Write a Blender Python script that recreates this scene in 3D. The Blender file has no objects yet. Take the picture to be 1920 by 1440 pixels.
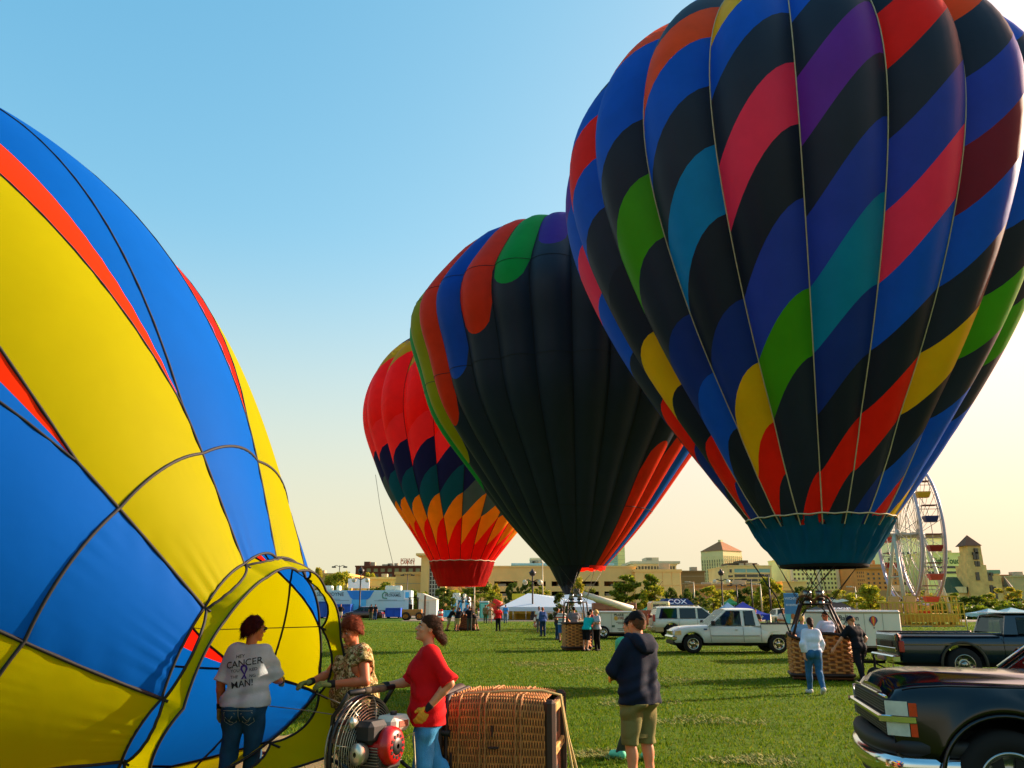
import bpy, math, random
import numpy as np
from math import sin, cos, pi, radians as R
from mathutils import Vector, Matrix
from mathutils.bvhtree import BVHTree
random.seed(7); rng = np.random.default_rng(7)
SC = bpy.context.scene
COL = SC.collection
# ---------------------------------------------------------------- camera, sky, sun, exposure
CAM_H = 1.85; TILT = math.atan(418/1550); FPX = 1550.0
cam = bpy.data.cameras.new('camera'); cam.sensor_width = 36; cam.lens = 36*FPX/1920
cam.clip_start = .05; cam.clip_end = 9000
co = bpy.data.objects.new('camera', cam); COL.objects.link(co)
co.location = (0, 0, CAM_H); co.rotation_euler = (pi/2+TILT, 0, 0)
SC.camera = co
SUN_AZ = 66; SUN_EL = 20          # degrees: azimuth clockwise from the view direction (+Y), elevation
W = bpy.data.worlds.new('World'); SC.world = W; W.use_nodes = True
nt = W.node_tree; bg = nt.nodes['Background']
sky = nt.nodes.new('ShaderNodeTexSky'); sky.sky_type = 'NISHITA'; sky.sun_disc = False
sky.sun_elevation = R(SUN_EL); sky.sun_rotation = R(SUN_AZ)
sky.air_density = 1.0; sky.dust_density = 2.0; sky.ozone_density = 3.0; sky.altitude = 0
# hazy evening air: the sky's colours are compressed and cooled, one curve per channel for the whole dome
sep = nt.nodes.new('ShaderNodeSeparateColor'); cmb = nt.nodes.new('ShaderNodeCombineColor'); nt.links.new(sky.outputs[0], sep.inputs[0])
for k, (g, a) in enumerate(((1.25, 1.02), (.66, .50), (.40, .385))):
    pre = nt.nodes.new('ShaderNodeMath'); pre.operation = 'MULTIPLY'; pre.inputs[1].default_value = .15
    pw = nt.nodes.new('ShaderNodeMath'); pw.operation = 'POWER'; pw.inputs[1].default_value = g
    ml = nt.nodes.new('ShaderNodeMath'); ml.operation = 'MULTIPLY'; ml.inputs[1].default_value = a/.15
    nt.links.new(sep.outputs[k], pre.inputs[0]); nt.links.new(pre.outputs[0], pw.inputs[0]); nt.links.new(pw.outputs[0], ml.inputs[0]); nt.links.new(ml.outputs[0], cmb.inputs[k])
# warm haze low over the horizon, the same all round
gen = nt.nodes.new('ShaderNodeTexCoord'); sxyz = nt.nodes.new('ShaderNodeSeparateXYZ'); nt.links.new(gen.outputs['Generated'], sxyz.inputs[0])
hr = nt.nodes.new('ShaderNodeMapRange'); hr.interpolation_type = 'SMOOTHSTEP'; hr.inputs[1].default_value = 0; hr.inputs[2].default_value = .44; hr.inputs[3].default_value = .92; hr.inputs[4].default_value = 0
nt.links.new(sxyz.outputs[2], hr.inputs[0])
hm = nt.nodes.new('ShaderNodeMix'); hm.data_type = 'RGBA'; hm.inputs[7].default_value = (1.80, 1.68, 1.14, 1)
nt.links.new(hr.outputs[0], hm.inputs[0]); nt.links.new(cmb.outputs[0], hm.inputs[6])
nt.links.new(hm.outputs[2], bg.inputs[0]); bg.inputs[1].default_value = .15
sun = bpy.data.lights.new('sun', 'SUN'); sun.energy = 3.6; sun.angle = R(.5); sun.color = (1, .84, .62)
so = bpy.data.objects.new('sun', sun); COL.objects.link(so)
sd = Vector((sin(R(SUN_AZ))*cos(R(SUN_EL)), cos(R(SUN_AZ))*cos(R(SUN_EL)), sin(R(SUN_EL))))
so.rotation_euler = (-sd).to_track_quat('-Z', 'Y').to_euler(); so.location = sd*60
SC.view_settings.view_transform = 'Standard'; SC.view_settings.look = 'None'
SC.view_settings.gamma = 1; SC.view_settings.use_curve_mapping = False
SC.view_settings.exposure = 1.65
SC.cycles.max_bounces = 10; SC.cycles.diffuse_bounces = 8; SC.cycles.transparent_max_bounces = 12; SC.cycles.use_denoising = True

# ---------------------------------------------------------------- helpers
def gz(y):                                   # the field rises gently beyond 40 m
    return 0.0 if y < 40 else (.5*(y-40)/70 if y < 110 else .5)
def at(px, py, y):                           # world point seen at photo pixel (px,py) at distance y
    a = (px-960)/FPX; b = (720-py)/FPX
    d = (a, cos(TILT)-sin(TILT)*b, sin(TILT)+cos(TILT)*b); k = y/d[1]
    return Vector((d[0]*k, y, CAM_H+d[2]*k))
def gx(px, y):                               # ground point at distance y under photo column px
    a = 0.
    z = gz(y); f = y*cos(TILT)+(z-CAM_H)*sin(TILT)
    return Vector(((px-960)/FPX*f, y, z))
def lin(h):
    if isinstance(h, (tuple, list)): return tuple(h)
    h = h.lstrip('#'); c = [int(h[i:i+2], 16)/255 for i in (0, 2, 4)]
    return tuple(x/12.92 if x <= .04045 else ((x+.055)/1.055)**2.4 for x in c)
MATS = {}
def mat(name, col, rough=.7, metal=0., var=.12, scale=6., bump=0., bscale=60., spec=.4, coat=0., trans=0., dirt=None, coords='Object', alpha=None):
    if name in MATS: return MATS[name]
    col = lin(col)
    m = bpy.data.materials.new(name); m.use_nodes = True; MATS[name] = m
    n = m.node_tree.nodes; L = m.node_tree.links; p = n['Principled BSDF']
    p.inputs['Roughness'].default_value = rough; p.inputs['Metallic'].default_value = metal
    p.inputs['Specular IOR Level'].default_value = spec
    if coat: p.inputs['Coat Weight'].default_value = coat; p.inputs['Coat Roughness'].default_value = .04
    tc = n.new('ShaderNodeTexCoord')
    noi = n.new('ShaderNodeTexNoise'); noi.inputs['Scale'].default_value = scale; noi.inputs['Detail'].default_value = 5
    noi.inputs['Roughness'].default_value = .6
    L.new(tc.outputs[coords], noi.inputs['Vector'])
    ramp = n.new('ShaderNodeValToRGB')
    a = [max(0, c*(1-var)) for c in col]; b = [min(1, c*(1+var)) for c in col]
    if dirt is not None: a = list(lin(dirt))
    ramp.color_ramp.elements[0].position = .3; ramp.color_ramp.elements[1].position = .7
    ramp.color_ramp.elements[0].color = (*a, 1); ramp.color_ramp.elements[1].color = (*b, 1)
    L.new(noi.outputs['Fac'], ramp.inputs[0]); L.new(ramp.outputs[0], p.inputs['Base Color'])
    if bump:
        n2 = n.new('ShaderNodeTexNoise'); n2.inputs['Scale'].default_value = bscale; n2.inputs['Detail'].default_value = 4
        L.new(tc.outputs[coords], n2.inputs['Vector'])
        bp = n.new('ShaderNodeBump'); bp.inputs['Strength'].default_value = bump; bp.inputs['Distance'].default_value = .02
        L.new(n2.outputs['Fac'], bp.inputs['Height']); L.new(bp.outputs[0], p.inputs['Normal'])
    if trans:
        t = n.new('ShaderNodeBsdfTranslucent'); L.new(ramp.outputs[0], t.inputs[0])
        mx = n.new('ShaderNodeMixShader'); mx.inputs[0].default_value = trans
        L.new(p.outputs[0], mx.inputs[1]); L.new(t.outputs[0], mx.inputs[2])
        L.new(mx.outputs[0], n['Material Output'].inputs[0])
    return m
def glass(name, col='#10181c', rough=.03, alpha=.35):
    if name in MATS: return MATS[name]
    m = bpy.data.materials.new(name); m.use_nodes = True; MATS[name] = m
    n = m.node_tree.nodes; L = m.node_tree.links; p = n['Principled BSDF']
    p.inputs['Base Color'].default_value = (*lin(col), 1); p.inputs['Roughness'].default_value = rough
    p.inputs['Specular IOR Level'].default_value = .6
    tr = n.new('ShaderNodeBsdfTransparent'); tr.inputs[0].default_value = (.75, .85, .82, 1)
    mx = n.new('ShaderNodeMixShader'); mx.inputs[0].default_value = alpha
    L.new(tr.outputs[0], mx.inputs[1]); L.new(p.outputs[0], mx.inputs[2]); L.new(mx.outputs[0], n['Material Output'].inputs[0])
    return m

class MB:                                    # collects shapes, links them as ONE mesh object
    def __init__(s): s.v = []; s.f = []; s.m = []; s.s = []
    def add(s, V, F, m=0, smooth=False):
        o = len(s.v); s.v.extend([tuple(map(float, p)) for p in V]); s.f.extend([tuple(i+o for i in f) for f in F])
        s.m.extend([m]*len(F)); s.s.extend([smooth]*len(F)); return s
    def box(s, x0, x1, y0, y1, z0, z1, m=0, rz=0, c=None):
        V = [(x, y, z) for z in (z0, z1) for y in (y0, y1) for x in (x0, x1)]
        if rz:
            cx, cy = c if c else ((x0+x1)/2, (y0+y1)/2)
            V = [(cx+(x-cx)*cos(rz)-(y-cy)*sin(rz), cy+(x-cx)*sin(rz)+(y-cy)*cos(rz), z) for x, y, z in V]
        return s.add(V, [(0, 2, 3, 1), (4, 5, 7, 6), (0, 1, 5, 4), (1, 3, 7, 5), (3, 2, 6, 7), (2, 0, 4, 6)], m)
    def bbox(s, x0, x1, y0, y1, z0, z1, b=.01, m=0):   # bevelled box
        V = []; F = []
        import itertools
        idx = {}
        for sx in (0, 1):
            for sy in (0, 1):
                for sz in (0, 1):
                    for ax in range(3):
                        p = [x1 if sx else x0, y1 if sy else y0, z1 if sz else z0]
                        ss = (sx, sy, sz)
                        for k in range(3):
                            if k != ax: p[k] += -b if ss[k] else b
                        idx[(sx, sy, sz, ax)] = len(V); V.append(p)
        g = lambda sx, sy, sz, ax: idx[(sx, sy, sz, ax)]
        for t in (0, 1):
            q = [g(t, 0, 0, 0), g(t, 1, 0, 0), g(t, 1, 1, 0), g(t, 0, 1, 0)]; F.append(q if t else q[::-1])
            q = [g(0, t, 0, 1), g(0, t, 1, 1), g(1, t, 1, 1), g(1, t, 0, 1)]; F.append(q if t else q[::-1])
            q = [g(0, 0, t, 2), g(1, 0, t, 2), g(1, 1, t, 2), g(0, 1, t, 2)]; F.append(q if t else q[::-1])
        for a in (0, 1):
            for b_ in (0, 1):
                q = [g(a, b_, 0, 0), g(a, b_, 1, 0), g(a, b_, 1, 1), g(a, b_, 0, 1)]; F.append(q)
                q = [g(a, 0, b_, 0), g(a, 1, b_, 0), g(a, 1, b_, 2), g(a, 0, b_, 2)]; F.append(q)
                q = [g(0, a, b_, 1), g(1, a, b_, 1), g(1, a, b_, 2), g(0, a, b_, 2)]; F.append(q)
        for sx in (0, 1):
            for sy in (0, 1):
                for sz in (0, 1): F.append([g(sx, sy, sz, k) for k in range(3)])
        return s.add(V, F, m)
    def tube(s, path, r, n=6, m=0, caps=True, smooth=True, closed=False):
        P = [Vector(p) for p in path]; V = []; F = []
        k = len(P); rs = r if isinstance(r, (list, tuple)) else [r]*k
        prev = None
        for i in range(k):
            if closed: d = P[(i+1) % k]-P[i-1]
            else: d = P[min(i+1, k-1)]-P[max(i-1, 0)]
            if d.length < 1e-9: d = Vector((0, 0, 1))
            d.normalize()
            if prev is None:
                u = d.orthogonal().normalized()
            else:
                u = prev-d*prev.dot(d)
                u = u.normalized() if u.length > 1e-6 else d.orthogonal().normalized()
            prev = u; w = d.cross(u)
            for j in range(n):
                a = 2*pi*j/n
                V.append(P[i]+(u*cos(a)+w*sin(a))*rs[i])
        for i in range(k if closed else k-1):
            for j in range(n):
                i2 = (i+1) % k
                F.append((i*n+j, i*n+(j+1) % n, i2*n+(j+1) % n, i2*n+j))
        s.add(V, F, m, smooth)
        if caps and not closed:
            o = len(s.v)-len(V)
            s.f.append(tuple(o+j for j in range(n))[::-1]); s.f.append(tuple(o+(k-1)*n+j for j in range(n)))
            s.m += [m, m]; s.s += [False, False]
        return s
    def cyl(s, p0, p1, r0, r1=None, n=12, m=0, caps=True): return s.tube([p0, p1], [r0, r0 if r1 is None else r1], n, m, caps)
    def lathe(s, prof, n=24, m=0, c=(0, 0, 0), axis='z', smooth=True):
        V = []; F = []
        for r, z in prof:
            for j in range(n):
                a = 2*pi*j/n
                p = (r*cos(a), r*sin(a), z)
                if axis == 'y': p = (p[0], p[2], p[1])
                if axis == 'x': p = (p[2], p[0], p[1])
                V.append((p[0]+c[0], p[1]+c[1], p[2]+c[2]))
        for i in range(len(prof)-1):
            for j in range(n): F.append((i*n+j, i*n+(j+1) % n, (i+1)*n+(j+1) % n, (i+1)*n+j))
        return s.add(V, F, m, smooth)
    def grid(s, P, m=0, smooth=True, closed_u=False, closed_v=False):
        P = np.asarray(P, float); a, b = P.shape[:2]; F = []
        for i in range(a if closed_u else a-1):
            for j in range(b if closed_v else b-1):
                i2 = (i+1) % a; j2 = (j+1) % b
                F.append((i*b+j, i*b+j2, i2*b+j2, i2*b+j))
        return s.add(P.reshape(-1, 3), F, m, smooth)
    def poly(s, pts, m=0): return s.add(pts, [tuple(range(len(pts)))], m)
    def slab(s, pts, d, m=0):                # a flat polygon given thickness along vector d
        n = len(pts); d = Vector(d); q = [Vector(p) for p in pts]
        V = q+[p+d for p in q]
        F = [tuple(range(n))[::-1], tuple(range(n, 2*n))]+[(i, (i+1) % n, n+(i+1) % n, n+i) for i in range(n)]
        return s.add(V, F, m)
    def ball(s, c, r, n=12, m=0, sq=(1, 1, 1)):
        k = n//2; P = []
        for i in range(k+1):
            t = pi*i/k; P.append([(c[0]+sq[0]*r*sin(t)*cos(2*pi*j/n), c[1]+sq[1]*r*sin(t)*sin(2*pi*j/n), c[2]-sq[2]*r*cos(t)) for j in range(n)])
        return s.grid(P, m, True, False, True)
    def mesh(s, name, mats):
        me = bpy.data.meshes.new(name); me.from_pydata(s.v, [], s.f)
        if not isinstance(mats, (list, tuple)): mats = [mats]
        for m in mats: me.materials.append(m)
        me.polygons.foreach_set('material_index', s.m); me.polygons.foreach_set('use_smooth', s.s)
        me.update(); return me
    def obj(s, name, mats, parent=None, label=None):
        return link(name, s.mesh(name, mats), parent, label)
def link(name, me, parent=None, label=None):
    o = bpy.data.objects.new(name, me); COL.objects.link(o)
    if parent: o.parent = parent
    if label: o['label'] = label
    return o
def fast_mesh(name, V, F, mats, smooth=True, mi=None):
    V = np.asarray(V, np.float32); F = np.asarray(F, np.int32); k = F.shape[1]
    me = bpy.data.meshes.new(name)
    me.vertices.add(len(V)); me.vertices.foreach_set('co', V.ravel())
    me.loops.add(F.size); me.loops.foreach_set('vertex_index', F.ravel())
    me.polygons.add(len(F)); me.polygons.foreach_set('loop_start', np.arange(0, F.size, k, dtype=np.int32))
    me.polygons.foreach_set('use_smooth', np.full(len(F), smooth))
    for m in (mats if isinstance(mats, (list, tuple)) else [mats]): me.materials.append(m)
    if mi is not None: me.polygons.foreach_set('material_index', np.asarray(mi, np.int32))
    me.update(calc_edges=True); return me
def tag(o, label, cat, group=None, kind=None):
    o['label'] = label; o['category'] = cat
    if group: o['group'] = group
    if kind: o['kind'] = kind
    return o
def thing(name, label, cat, loc=(0, 0, 0), rz=0, group=None):
    o = bpy.data.objects.new(name, None); COL.objects.link(o)
    o.location = loc; o.rotation_euler = (0, 0, rz); o.empty_display_size = .2
    return tag(o, label, cat, group)
def struct(o): o['kind'] = 'structure'; return o
def copy_tree(o, parent=None):
    kids = list(o.children)
    c = o.copy(); COL.objects.link(c); c.parent = parent
    for ch in kids: copy_tree(ch, c)
    return c
def spl(xk, yk, x):
    xk = np.asarray(xk, float); yk = np.asarray(yk, float); n = len(xk); h = np.diff(xk)
    A = np.eye(n); b = np.zeros(n)
    for i in range(1, n-1):
        A[i, i-1] = h[i-1]; A[i, i] = 2*(h[i-1]+h[i]); A[i, i+1] = h[i]
        b[i] = 6*((yk[i+1]-yk[i])/h[i]-(yk[i]-yk[i-1])/h[i-1])
    M = np.linalg.solve(A, b); x = np.asarray(x, float)
    i = np.clip(np.searchsorted(xk, x)-1, 0, n-2); u = x-xk[i]; hi = h[i]
    return yk[i]+u*((yk[i+1]-yk[i])/hi-hi*(2*M[i]+M[i+1])/6)+u*u*M[i]/2+u**3*(M[i+1]-M[i])/(6*hi)
FONTC = {}
def text_geo(s, size=1., bold=0., depth=0.):
    key = (s, bold, depth)
    if key not in FONTC:
        cu = bpy.data.curves.new('lettering', 'FONT'); cu.body = s; cu.align_x = 'CENTER'; cu.align_y = 'CENTER'
        cu.resolution_u = 3; cu.offset = bold; cu.extrude = depth
        o = bpy.data.objects.new('lettering', cu); COL.objects.link(o)
        me = o.to_mesh(); me.calc_loop_triangles(); V = [tuple(v.co) for v in me.vertices]; F = [tuple(p.vertices) for p in me.loop_triangles]
        o.to_mesh_clear(); bpy.data.objects.remove(o); bpy.data.curves.remove(cu)
        FONTC[key] = (np.array(V, float).reshape(-1, 3), F)
    V, F = FONTC[key]
    return V*size, F
def text_on(mb, s, c, ex, ez, size, m=0, bold=.01, squash=1.):   # flat print: centre c, ex = reading direction, ez = up
    V, F = text_geo(s, size, bold); c = np.array(c, float); ex = np.array(ex, float); ez = np.array(ez, float)
    mb.add(c+V[:, :1]*squash*ex+V[:, 1:2]*ez, F, m)
# ---------------------------------------------------------------- ground
def ground_mat():
    m = bpy.data.materials.new('field_turf'); m.use_nodes = True
    n = m.node_tree.nodes; L = m.node_tree.links; p = n['Principled BSDF']; p.inputs['Roughness'].default_value = .95; p.inputs['Specular IOR Level'].default_value = .1
    geo = n.new('ShaderNodeNewGeometry')
    def noise(sc, det=6, ro=.6):
        q = n.new('ShaderNodeTexNoise'); q.inputs['Scale'].default_value = sc; q.inputs['Detail'].default_value = det; q.inputs['Roughness'].default_value = ro
        L.new(geo.outputs['Position'], q.inputs['Vector']); return q
    def ramp(src, st):
        r = n.new('ShaderNodeValToRGB'); e = r.color_ramp.elements
        while len(e) < len(st): e.new(.5)
        for k, (pp, c) in enumerate(st): e[k].position = pp; e[k].color = (*c, 1)
        L.new(src, r.inputs[0]); return r
    a = ramp(noise(9., 8, .75).outputs['Fac'], [(.3, (.035, .08, .002)), (.5, (.075, .145, .004)), (.72, (.14, .195, .007))])
    b = ramp(noise(.45, 5).outputs['Fac'], [(.64, (0, 0, 0)), (.82, (.6, .6, .6))])
    dry = n.new('ShaderNodeMix'); dry.data_type = 'RGBA'
    L.new(b.outputs[0], dry.inputs[0]); L.new(a.outputs[0], dry.inputs[6]); dry.inputs[7].default_value = (.17, .16, .035, 1)
    c = ramp(noise(1.7, 6, .7).outputs['Fac'], [(.3, (.55, .62, .5)), (.6, (1.1, 1.1, 1))])
    mul = n.new('ShaderNodeMix'); mul.data_type = 'RGBA'; mul.blend_type = 'MULTIPLY'; mul.inputs[0].default_value = 1
    L.new(dry.outputs[2], mul.inputs[6]); L.new(c.outputs[0], mul.inputs[7]); L.new(mul.outputs[2], p.inputs['Base Color'])
    bp = n.new('ShaderNodeBump'); bp.inputs['Strength'].default_value = .9; bp.inputs['Distance'].default_value = .06
    L.new(noise(24, 6, .7).outputs['Fac'], bp.inputs['Height']); L.new(bp.outputs[0], p.inputs['Normal'])
    return m
mb = MB()
xs = [-3000, -300, -60, -20, 0, 20, 60, 300, 3000]; ys = [-60, -10, 0, 20, 40, 60, 80, 100, 110, 160, 400, 3500]
mb.grid([[(x, y, gz(y)) for x in xs] for y in ys][::-1], smooth=True)
MATS['turf'] = ground_mat()
struct(mb.obj('ground', MATS['turf']))
asph = mat('gravel_drive', (.21, .18, .12), .9, var=.25, scale=1.5, bump=.4, bscale=20)
mb = MB(); mb.grid([[(-260, y, gz(y)+.02), (-12, y, gz(y)+.02)] for y in (190, 125, 108)], smooth=False)
mb.grid([[(-12, y, gz(y)+.02), (10, y-2, gz(y)+.02), (60, y-4, gz(y)+.02), (160, y, gz(y)+.02)] for y in (190, 112, 92)], smooth=False)
struct(mb.obj('gravel_road', asph))
mb = MB(); mb.grid([[(-260, y, .53), (260, y, .53)] for y in (240, 191)], smooth=False); struct(mb.obj('street', mat('asphalt', (.07, .068, .065), .9, bump=.3)))

# grass blades near the camera
blade_m = []
for i, c in enumerate([(.095, .165, .004), (.15, .215, .008), (.055, .105, .003), (.22, .22, .02)]):
    blade_m.append(mat('grass_blade_%d' % i, c, .8, var=.2, scale=3, trans=.35, spec=.15))
def grass():
    N = 420000
    u = rng.random(N); y = 6.5*(85/6.5)**(u**.85)
    x = (rng.random(N)*2-1)*(y*.66+1.0)
    dens = .5+.5*np.sin(x*1.7+np.sin(y*1.3)*2)*np.sin(y*2.1+np.sin(x*.9)*1.5)
    keep = rng.random(N) < .45+.55*dens
    x, y = x[keep], y[keep]; N = len(x)
    h = (.022+.036*rng.random(N)**2)*(1+y*.006)*(1+.6*(rng.random(N) > .97)); w = .004+.0035*rng.random(N)+y*.00042
    a = rng.random(N)*2*pi; b = rng.random(N)*2*pi; ln = h*(.3+.7*rng.random(N))
    V = np.zeros((N, 3, 3), np.float32)
    V[:, 0] = np.stack([x-np.cos(a)*w, y-np.sin(a)*w, 0*x-.005], 1); V[:, 1] = np.stack([x+np.cos(a)*w, y+np.sin(a)*w, 0*x-.005], 1)
    V[:, 2] = np.stack([x+np.cos(b)*ln, y+np.sin(b)*ln, h], 1)
    V[:, :, 2] += np.where(y < 40, 0, .5*(y-40)/70)[:, None]
    pr = np.array([.56, .32, .08, .04]); mi = rng.choice(4, N, p=pr)
    me = fast_mesh('grass', V.reshape(-1, 3), np.arange(N*3).reshape(-1, 3), blade_m, False, mi)
    o = link('grass', me); o['kind'] = 'stuff'; o['label'] = 'short trodden grass of the launch field'; o['category'] = 'grass'
grass()
straw = mat('dry_straw', (.25, .25, .06), .95, var=.35, scale=5, bump=.6, bscale=30)
for i, (px_, py_, rx, ry) in enumerate(((1085, 1246, 1.3, 1.6), (1010, 1236, 1.0, 1.0), (1190, 1300, .8, .7), (1330, 1330, .9, .6), (1130, 1385, .5, .35), (1420, 1395, .6, .4), (1240, 1262, 1.2, .8))):
    yy_ = CAM_H*FPX/(py_-1138)*.99; xx_ = gx(px_, yy_).x; V_ = []; n_ = 230; r_ = np.random.default_rng(20+i)
    # scattered dead blades and bare straw lying on the soil
    a_ = r_.uniform(0, 2*pi, n_*3); q_ = np.sqrt(r_.random(n_*3))*(1+.3*np.sin(a_*3+i)); P_ = np.stack([xx_+rx*q_*np.cos(a_), yy_+ry*q_*np.sin(a_), .012+.02*r_.random(n_*3)], 1); b_ = r_.uniform(0, 2*pi, n_*3); L_ = r_.uniform(.03, .09, n_*3); w_ = .006+yy_*.0003
    T_ = np.stack([P_-np.stack([np.sin(b_)*w_, -np.cos(b_)*w_, 0*b_], 1), P_+np.stack([np.sin(b_)*w_, -np.cos(b_)*w_, 0*b_], 1), P_+np.stack([np.cos(b_)*L_, np.sin(b_)*L_, .015+.02*r_.random(n_*3)], 1)], 1).reshape(-1, 3)
    o_ = link('dry_grass', fast_mesh('dry_grass', T_, np.arange(len(T_)).reshape(-1, 3), straw, False)); o_['kind'] = 'stuff'; o_['label'] = 'patch of dry straw-coloured grass on the field'; o_['category'] = 'grass'

# ---------------------------------------------------------------- hot air balloons
FAB = {'navy_black': '#1f2838', 'black': '#1a2130', 'blue': '#1160d0', 'dkblue': '#1c3c88', 'violet_blue': '#2c4ab0', 'purple': '#6a32a0', 'teal': '#0891ae', 'green': '#46a815',
       'pink': '#ff3c5c', 'red': '#f42410', 'orange': '#f2550f', 'yellow': '#e8c40e', 'maroon': '#7a2233', 'cyan': '#0c90c8', 'deep_teal': '#0a6888', 'kelly': '#08a03c', 'royal': '#0b50c0', 'indigo': '#46269a',
       'hot_red': '#fb1410', 'coral': '#fb3038', 'ink': '#16205e', 'grey_teal': '#3f6a74', 'amber': '#f7a31a', 'dark_red': '#a80f10', 'lemon': '#a8a600', 'azure': '#0660c2', 'tomato': '#f4360c'}
def soft(c): return mat('thin_nylon_'+c, FAB[c], .6, var=.06, scale=.8, bump=.12, bscale=6, spec=.04, trans=.42)
def fab(c, tr=.5): return mat('nylon_'+c, FAB[c], .5, var=.09, scale=.9, bump=.22, bscale=4, spec=.2, trans=tr if c not in ('black', 'navy_black') else .22)
tape_m = mat('load_tape_webbing', '#b7a98a', .8); dark_tape = mat('black_seam_tape', '#0c0e12', .7)
def wicker_less(): pass
def bulge(u, k): return k*(1-(2*u-1)**2)
def balloon(name, label, X0, Y0, lean, z0, zt, kn, N, Zl, Zr, colour, lob, phi0=0., tapes=True, tape_r=.018, tape_mat=None, nu=11, wrinkle=0.):
    root = thing(name, label, 'hot air balloon', (X0, Y0, z0), 0, 'hot air balloons')
    uk = np.linspace(0, 1, len(kn))
    def rad(z):
        s = np.clip((z-z0)/(zt-z0), 0, 1); return np.maximum(spl(uk, kn, s)*np.sqrt(np.clip(1-s, 0, 1)), .02)
    def P(phi, u, z):                        # phi of the seam + u across the gore
        r = rad(z); d = 2*pi/N; a = phi+u*d
        k = lob*np.clip((z-z0)/2.5, .15, 1)
        f = (1-k)+bulge(u, k)                # pulled in at the seams
        if wrinkle is not 0.:
            f = f+wrinkle*np.clip(1-(z-z0)/4, 0, 1)*np.sin(u*40+z*3)*np.sin(z*5+phi*7)
        q = r*f
        return np.stack([lean*(z-z0)+q*np.sin(a), -q*np.cos(a), z-z0], -1)
    U = np.linspace(0, 1, nu)
    for g in range(N):
        phi = phi0+g*2*pi/N
        nb = len(Zl)
        for k in range(nb-1):
            su = U*U*(3-2*U)*.5+U*.5
            lo = Zl[k]+(Zr[k]-Zl[k])*su; hi = Zl[k+1]+(Zr[k+1]-Zl[k+1])*su
            lo = np.clip(lo, z0, zt); hi = np.clip(hi, z0, zt)
            if (hi-lo).max() < .03: continue
            nw = max(3, int((hi-lo).max()/.42)+2)
            Wt = np.linspace(0, 1, nw)[:, None]
            z = lo[None]+(hi-lo)[None]*Wt
            mb = MB(); mb.grid(P(phi, np.broadcast_to(U, z.shape), z), 0, True)
            mb.obj('panel', colour(g, k), root)
        if tapes:
            z = np.linspace(z0, zt-.05, 40); q = P(np.full(40, phi), np.zeros(40), z)
            q[:, :2] *= 1.004
            MB().tube([tuple(p) for p in q], tape_r, 4, 0, False).obj('load_tape', tape_mat or tape_m, root)
    return root, P, rad
# the big striped balloon on the right
sh = lambda z: 1.25 if z < 6.4 else 1.25+(z-6.4)*.24
Zl = [2.65, 3.9, 5.1, 6.4, 7.75, 9.15, 10.65, 12.2, 13.85, 15.5, 17.1, 18.5, 19.5, 22]
Zr = [3.9, 5.15, 6.36, 7.72, 9.16, 11.1, 12.75, 14.3, 15.9, 17.3, 18.5, 19.3, 19.9, 22]
Zl[0] = 3.9
rows = {   # bottom row first, per 18 degree gore; 0 = the gore right of the middle seam
 -1: 'navy_black red black dkblue teal violet_blue navy_black purple navy_black blue orange navy_black blue',
 0: 'dkblue navy_black red black blue pink violet_blue navy_black red black blue yellow black',
 1: 'red blue black yellow navy_black blue maroon violet_blue navy_black orange black blue red',
 2: 'yellow blue blue navy_black green black blue violet_blue navy_black blue purple black blue',
 -2: 'red navy_black navy_black green violet_blue black pink navy_black blue yellow navy_black blue red',
 -3: 'navy_black red yellow dkblue black cyan navy_black blue orange navy_black blue black purple',
 -4: 'navy_black black blue dkblue navy_black green black blue blue orange black blue red',
 -5: 'dkblue red black yellow black navy_black blue red blue black blue orange black',
 -6: 'black dkblue red navy_black blue pink blue purple blue blue black red blue'}
def big_col(g, k):
    gg = g if g < 10 else g-20
    s = rows.get(gg) or rows[[-1, 0, 1, 2, -2, -3, -4][gg % 7]]
    s = s.split(); return fab(s[min(k, len(s)-1)])
big, BP, brad = balloon('hot_air_balloon', 'huge balloon with diagonal blue, black, pink and teal stripes towering over the right half', 8.48, 23., .018, 3.9, 19.922,
    [1.74, 3.733, 5.906, 8.169, 10.581, 12.895, 14.835, 16.831], 20, Zl, Zr, big_col, .09, wrinkle=.007)
def skirt(root, r0, r1, h, N, m, name='skirt', flare=.06, n_per=8, lean=0, band=None):
    n = N*n_per; mb = MB(); rowsP = []
    for j, t in enumerate(np.linspace(0, 1, 14)):
        row = []
        for i in range(n):
            a = 2*pi*i/n; w = abs(sin(a*N/2))
            r = r0+(r1-r0)*t+flare*(w-.5)*sin(pi*min(1, t*1.3))+.05*sin(a*37+t*6)*t*(1-t)*2+.03*sin(a*N*3+t*5)*(1-t)+.03*sin(a*23-t*4)*sin(pi*t)+.018*sin(a*61+t*11)*sin(pi*t)
            sag = .10*(1-w)*(1-t)-.05*(1-t)
            row.append((r*sin(a), -r*cos(a), -h*t+sag))
        rowsP.append(row)
    mb.grid(rowsP[::-1], 0, True, False, True)
    o = mb.obj(name, m, root); return o
sk = skirt(big, 1.93, 1.16, 1.20, 20, fab('deep_teal', .62), flare=.13); sk.location.z = .25
mb = MB(); mb.lathe([(1.155, -.90), (1.15, -1.02), (1.10, -1.03)], 60); mb.obj('skirt_hem', mat('nomex_black', '#0a0b0d', .9), big)
mb = MB(); mb.tube([(1.965*sin(a), -1.965*cos(a), .27-.03*sin(a*10)**2) for a in np.linspace(0, 2*pi, 80)[:-1]], .02, 5, closed=True); mb.obj('mouth_rope', tape_m, big)

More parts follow.
